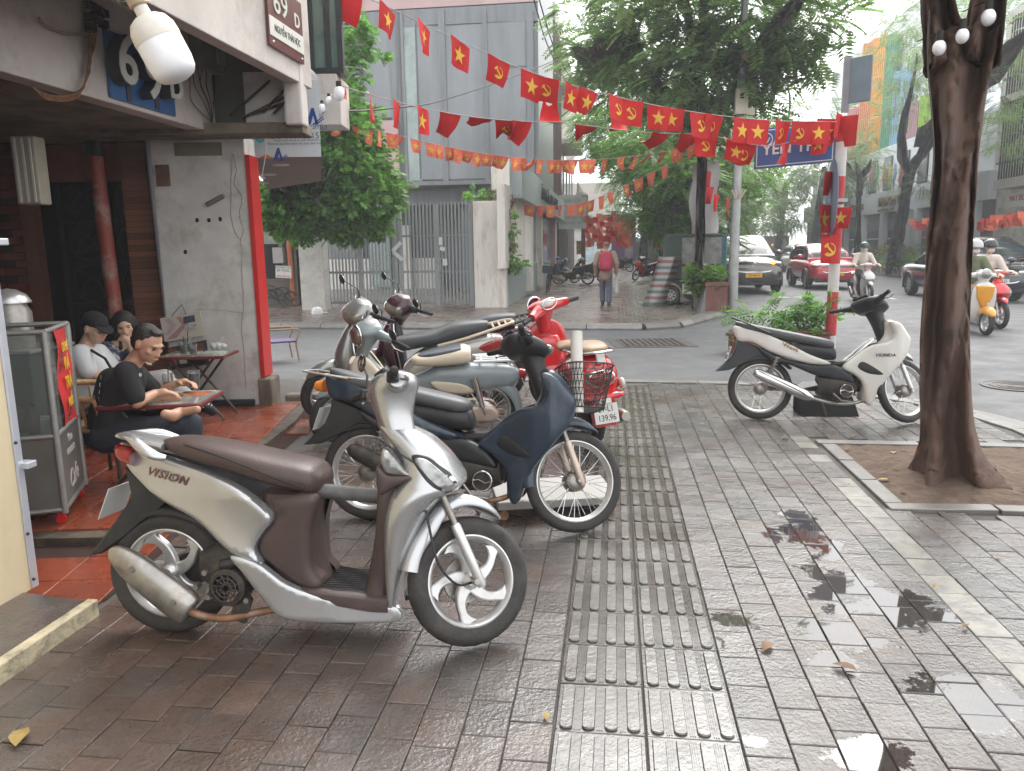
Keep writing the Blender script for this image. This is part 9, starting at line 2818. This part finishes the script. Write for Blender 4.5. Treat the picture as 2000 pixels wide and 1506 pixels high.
arch(MB(), .64, .225, [(150, .272, .08, .09), (120, .275, .095, .11), (90, .285, .098, .12), (60, .28, .09, .10), (35, .27, .05, .05), (28, .26, .01, .01)]).build('front_mudguard', M_YOR, t, smooth=70)
rider('rider in olive hoodie with pale grey helmet and white mask beside the big tree', p2, M_OLIV, M_GREYC, hel('pale grey', (.5, .5, .52)))
p3 = p2 + N2 * .75 - fwd * 1.1
ride('crimson_scooter', 'red scooter mostly hidden behind the amber orange one', p3, lambda t: scooter(t, M_REDV, M_PBLK, M_DSEAT, 0))
rider('rider in cream jacket with black helmet behind the person in olive', p3, M_BEIG, M_DENIM, hel('black', (.03, .03, .03)))
p4 = G(1560, 548, -.05) - fwd * .6
ride('cream_scooter', 'cream scooter between the grey car and the red car', p4, lambda t: vespa(t, M_CREA, M_DSEAT, 0, ['29-E1', '118.43']))
rider('rider in dark jacket with beige helmet between grey and red cars', p4, M_BLKC, M_BLKC, hel('beige', (.5, .37, .24)))
for k, (px, py, c, hc, lab, vis_) in enumerate(((1388, 538, (.05, .30, .14), (.5, .06, .05), 'far rider in bright green shirt left of the grey car', 1), (1405, 530, (.10, .12, .18), (.55, .5, .5), 'far rider in navy shirt just left of the grey car', 0), (1376, 527, (.4, .2, .2), (.5, .1, .12), 'furthest rider in faded red behind the banner tree', 0), (1507, 528, (.06, .12, .14), (.72, .34, .02), 'rider with yellow orange helmet behind the grey car', 0), (1672, 530, (.30, .34, .42), (.72, .20, .03), 'rider with orange helmet behind the red car', 0))):
	p = G(px, py, -.05)
	rider(lab, p, mat('rider shirt %d' % k, c, .8), M_DENIM, hel('rider%d' % k, hc))
	ride('far_motorbike', 'motorbike under the ' + lab, p, lambda t: underbone(t, M_REDV if k in (0, 2) else M_NAVY, M_PBLK, M_DSEAT, 0))
def walkbike(name, label, a, ang, z, fn, cat='motorbike'):
	t = thing(name, label, cat, (a[0], a[1], z), rot=(math.radians(-6), 0, ang))
	fn(t)
walkbike('red_motorbike', 'red motorbike parked under the kerb trees beyond the trike', G(1262, 548, .06), PI + .5, .06, lambda t: underbone(t, M_REDV, M_PBLK, M_DSEAT, 20))
for k, (px, py, an, lab) in enumerate(((1120, 556, 2.9, 'dark motorbike nearest the seated man by the shop'), (1150, 553, 3.0, 'dark motorbike with grey box behind the walking man'), (1215, 531, 2.4, 'distant dark motorbike left of the utility cabinet'), (1203, 528, 2.6, 'distant motorbike before the violet booth'))):
	walkbike('dark_motorbike', lab, G(px, py, .06), an, .06, lambda t: underbone(t, M_DKP, M_PBLK, M_DSEAT, 20))
w0 = G(1183, 597, .06)
wk = thing('person', 'walking man seen from behind in beige jacket with crimson backpack and plastic bag', 'person', (w0.x, w0.y, .06), PI / 2 - AZ)
caps, hp, hR = head_caps(V3(.03, 0, 1.55), V3(1, 0, -.12), V3(0, 0, 1), 1.0)
hip, ch, nk = V3(0, 0, .90), V3(-.01, 0, 1.22), V3(0, 0, 1.42)
caps += [(hp(0, -.02, -.06), .05, nk, .05), (nk, .06, ch, .1), (ch, .1, hip, .1)]
ja, tr_ = [(ch, .155, hip + V3(0, 0, -.02), .17), (nk + V3(0, 0, -.05), .10, ch, .15), (hip, .165, hip + V3(-.01, .02, -.10), .17)], []
for s_, (ex, wx, kx, ax_) in ((1, (-.02, .12, .16, .10)), (-1, (-.06, -.02, -.02, -.22))):
	sh_, el, wr = nk + V3(0, s_ * .19, -.07), V3(ex - .02, s_ * .27, 1.10), V3(wx, s_ * .27, .86)
	kn, an = V3(kx, s_ * .09, .48), V3(ax_, s_ * .085, .09)
	caps += [(sh_, .05, el, .042), (el, .04, wr, .028), (hip, .08, kn, .055), (kn, .05, an, .035)]
	hand(caps, wr, V3(.1, 0, -1), V3(0, s_, 0), 1.0, .8, s_)
	ja += [(nk + V3(0, 0, -.06), .08, sh_, .09), (sh_, .09, el, .075), (el, .075, wr, .055)]
	tr_ += [(hip + V3(0, s_ * .06, -.05), .115, kn, .085), (kn, .085, an + V3(0, 0, .04), .075)]
	MB().ell(an + V3(.06, 0, -.045), (.14, .05, .045), 12, 8).build('shoe', mat('grey shoe', (.07, .07, .075), .7), wk, smooth=80)
blob('body', caps, M_SKIN, wk, .012, 3)
blob('jacket', ja, mat('beige jacket', (.36, .245, .18), .85, var=.08, bump=.2, bscale=9), wk, .016, 4)
blob('trousers', tr_, mat('blue grey trousers', (.10, .105, .155), .85, var=.08), wk, .016, 4)
MB().ell(hp(0, -.03, .04), (.082, .088, .075), 14, 8).build('hair', mat('cropped grey hair', (.22, .15, .11), .8), wk, smooth=80)
bp2 = thing('backpack', 'crimson backpack with front pocket on the walking man', 'backpack', (w0.x, w0.y, .06), PI / 2 - AZ)
MB().secz([(.93, -.30, -.16, .15), (1.0, -.33, -.15, .175), (1.2, -.32, -.14, .17), (1.36, -.28, -.13, .13), (1.42, -.22, -.14, .08)], 22, 4, 3).build('pack', mat('crimson nylon', (.42, .025, .07), .6, var=.1, bump=.15, bscale=14), bp2, smooth=60)
MB().secz([(.96, -.37, -.28, .11), (1.04, -.385, -.28, .13), (1.14, -.37, -.28, .12)], 18, 3, 3).build('front_pocket', mat('crimson nylon', (0, 0, 0)), bp2, smooth=60)
for s_ in (1, -1):
	MB().tube([(-.2, s_ * .08, 1.38), (-.05, s_ * .12, 1.44), (.13, s_ * .13, 1.30), (.1, s_ * .15, 1.05)], .02, 6).build('strap', M_BLKC, bp2)
pb = thing('carrier_bag', 'pale plastic carrier bag held in the right hand of the walking man', 'bag', w0 + N2 * .28 + U2 * .0 + V3(0, 0, .36))
MB().secz([(-.05, -.05, .05, .05), (.02, -.07, .07, .08), (.18, -.05, .05, .06), (.42, -.01, .01, .02)], 14, 3).build('bag_film', mat('white film', (.55, .54, .52), .4), pb, smooth=60)
s0 = G(1093, 560, .06)
sm_ = rider('seated man in navy shirt with bright blue cap on a small wooden stool', s0, mat('navy shirt', (.04, .05, .075), .8), mat('khaki shorts', (.30, .22, .13), .8), None, False, -.2, seat=.32, skin=M_SKIN)
sm_.location.z = .06
MB().ell((-.05, 0, 1.12), (.105, .10, .075), 14, 8).prism([(.0, -.08), (.14, -.06), (.16, 0), (.14, .06), (.0, .08)], (0, 0, 1.09), (1, 0, 0), (0, 1, 0), (0, 0, 1), 0, .015).build('cap', mat('bright blue cap', (.05, .13, .42), .7), sm_, smooth=60)
t = thing('wooden_stool', 'small pale wooden stool under the seated man', 'stool', (s0.x - .2, s0.y, .06))
MB().bx((-.2, -.17, .26), (.2, .17, .3)).build('seat', M_WD, t)
for sx in (-1, 1):
	for sy in (-1, 1):
		MB().bx((sx * .16 - .02, sy * .13 - .02, 0), (sx * .16 + .02, sy * .13 + .02, .26)).build('leg', M_WD, t)
b0 = G(1068, 573, .06)
t = thing('bicycle', 'old bicycle with dark rear basket leaning at the teal wall', 'bicycle', b0 + U2 * .4, rot=(.08, 0, PI / 2 - AZ))
for x in (-.5, .5):
	o = MB().tube([(x + .33 * math.cos(a), 0, .34 + .33 * math.sin(a)) for a in np.linspace(0, 6.28, 30, endpoint=False)], .018, 6, closed=True).build('wheel', M_TYRE, t, smooth=60)
	mb = MB()
	for k in range(14):
		a = 2 * PI * k / 14
		mb.tube([(x, 0, .34), (x + .32 * math.cos(a), 0, .34 + .32 * math.sin(a))], .003, 4)
	mb.build('spokes', M_CHROME, o)
mb = MB()
for a, b in (((-.5, .34), (-.12, .30)), ((-.12, .30), (-.22, .78)), ((-.12, .30), (.36, .72)), ((-.2, .70), (.36, .78)), ((-.5, .34), (-.2, .70)), ((.5, .34), (.34, .95))):
	mb.tube([(a[0], 0, a[1]), (b[0], 0, b[1])], .016, 6)
mb.tube([(.30, -.25, 1.0), (.36, 0, .98), (.30, .25, 1.0)], .012, 6)
mb.build('frame', M_ENG, t)
MB().ell((-.24, 0, .82), (.13, .09, .04), 12, 6).build('saddle', M_BLACK, t, smooth=80)
MB().prism([(-.85, .70), (-.4, .70), (-.36, .95), (-.9, .95)], (0, -.18, 0), (1, 0, 0), (0, 0, 1), (0, 1, 0), 0, .36, .02).build('basket', mat('dark bag', (.05, .05, .055), .7), t)
q = G(1335, 597, .06)
t = thing('cargo_trike', 'three wheeled cargo trike with green and clear plastic hood', 'trike', (q.x + .45, q.y + .9, .06), -AZ - .15)
MB().bx((-.72, -.55, 1.0), (.75, .9, 1.06)).build('cargo_bed', M_ENG, t)
MB().prism([(-.78, .66), (.78, .66), (.80, 1.75), (.70, 1.84), (-.70, 1.84), (-.78, 1.76)], (0, -.5, 0), (1, 0, 0), (0, 0, 1), (0, 1, 0), 0, 1.4, .03).build('hood', mat('dull green canvas', (.055, .085, .065), .7, var=.15, bump=.2, bscale=6), t, smooth=40)
MB().bx((-.28, -.53, .68), (.72, -.505, 1.74)).build('clear_window', mat('cloudy plastic window', (.26, .26, .245), .15, var=.4, scale=4, bump=.5, bscale=5), t)
MB().bx((.72, -.515, .66), (.84, .8, 1.8)).build('side_flap', mat('teal canvas', (.05, .15, .17), .7), t)
for x in (-.55, .62):
	o = MB().lathe([(.13, -.06), (.23, -.075), (.25, -.04), (.25, .04), (.23, .075), (.13, .06)], (x, -.62, .25), 26, 'y').build('wheel', M_TYRE, t, smooth=60)
	mb = MB()
	for k in range(8):
		a = 2 * PI * k / 8
		mb.box((x + .08 * math.cos(a), -.68, .25 + .08 * math.sin(a)), (.13, .02, .03), (0, -a, 0))
	mb.tube([(x + .14 * math.cos(a), -.68, .25 + .14 * math.sin(a)) for a in np.linspace(0, 6.28, 24, endpoint=False)], .014, 6, closed=True).build('rim', M_RIM, o)
	arch(MB(Matrix.Translation((x, -.62, 0)) @ Matrix.Rotation(0, 4, 'Z')), 0, .25, [(170, .31, .09, .03), (120, .32, .1, .03), (60, .32, .1, .03), (10, .31, .09, .03)]).build('mudguard', M_CREA, t, smooth=60)
MB().lathe([(.1, -.05), (.24, -.06), (.25, 0), (.24, .06), (.1, .05)], (-.1, 1.2, .25), 24, 'y').build('wheel', M_TYRE, t, smooth=60)
MB().bx((-.6, -.6, .5), (.6, .7, .62)).build('chassis', M_ENG, t)
MB().bx((-.25, -.66, .28), (.0, -.64, .55)).build('number_plate', M_PLATE, t)
tp = thing('striped_tarpaulin', 'red green and white striped tarpaulin draped on the left side of the cargo trike', 'tarpaulin', (q.x - .34, q.y + .55, .06), -AZ)
STR = [mat('tarp stripe %d' % k, c, .6, var=.08) for k, c in enumerate(((.42, .41, .39), (.27, .13, .12), (.42, .41, .39), (.13, .19, .18)))]
for k in range(16):
	z0, z1 = 1.25 - k * .078, 1.25 - (k + 1) * .078
	def rg(z):
		s_ = 1 + (1.25 - z) * .35
		return [((-.22 * s_ - .28 * (1.25 - z)) + .62 * u * (1 + .0) + .03 * math.sin(u * 9 + z * 3), -.28 * s_ + .06 * math.sin(u * 7) + .5 * max(0, u - .55), z) for u in np.linspace(0, 1, 9)] + [(.4, .5, z), (-.2, .5, z)]
	MB().loft([rg(z0), rg(z1)]).build('stripe', STR[k % 4], tp, smooth=40)
# ------------------------------------------------------------------ damp air
hz = MB().bx((-45, -12, -1.2), (75, 135, 18)).build('haze', None)
hm_ = bpy.data.materials.new('damp air')
hm_.use_nodes = True
hm_.node_tree.nodes.clear()
pv = hm_.node_tree.nodes.new('ShaderNodeVolumePrincipled')
pv.inputs['Color'].default_value = (.92, .94, .96, 1)
pv.inputs['Density'].default_value = .0026
mo = hm_.node_tree.nodes.new('ShaderNodeOutputMaterial')
hm_.node_tree.links.new(pv.outputs[0], mo.inputs['Volume'])
hz.data.materials.clear()
hz.data.materials.append(hm_)
kind(hz, 'stuff')
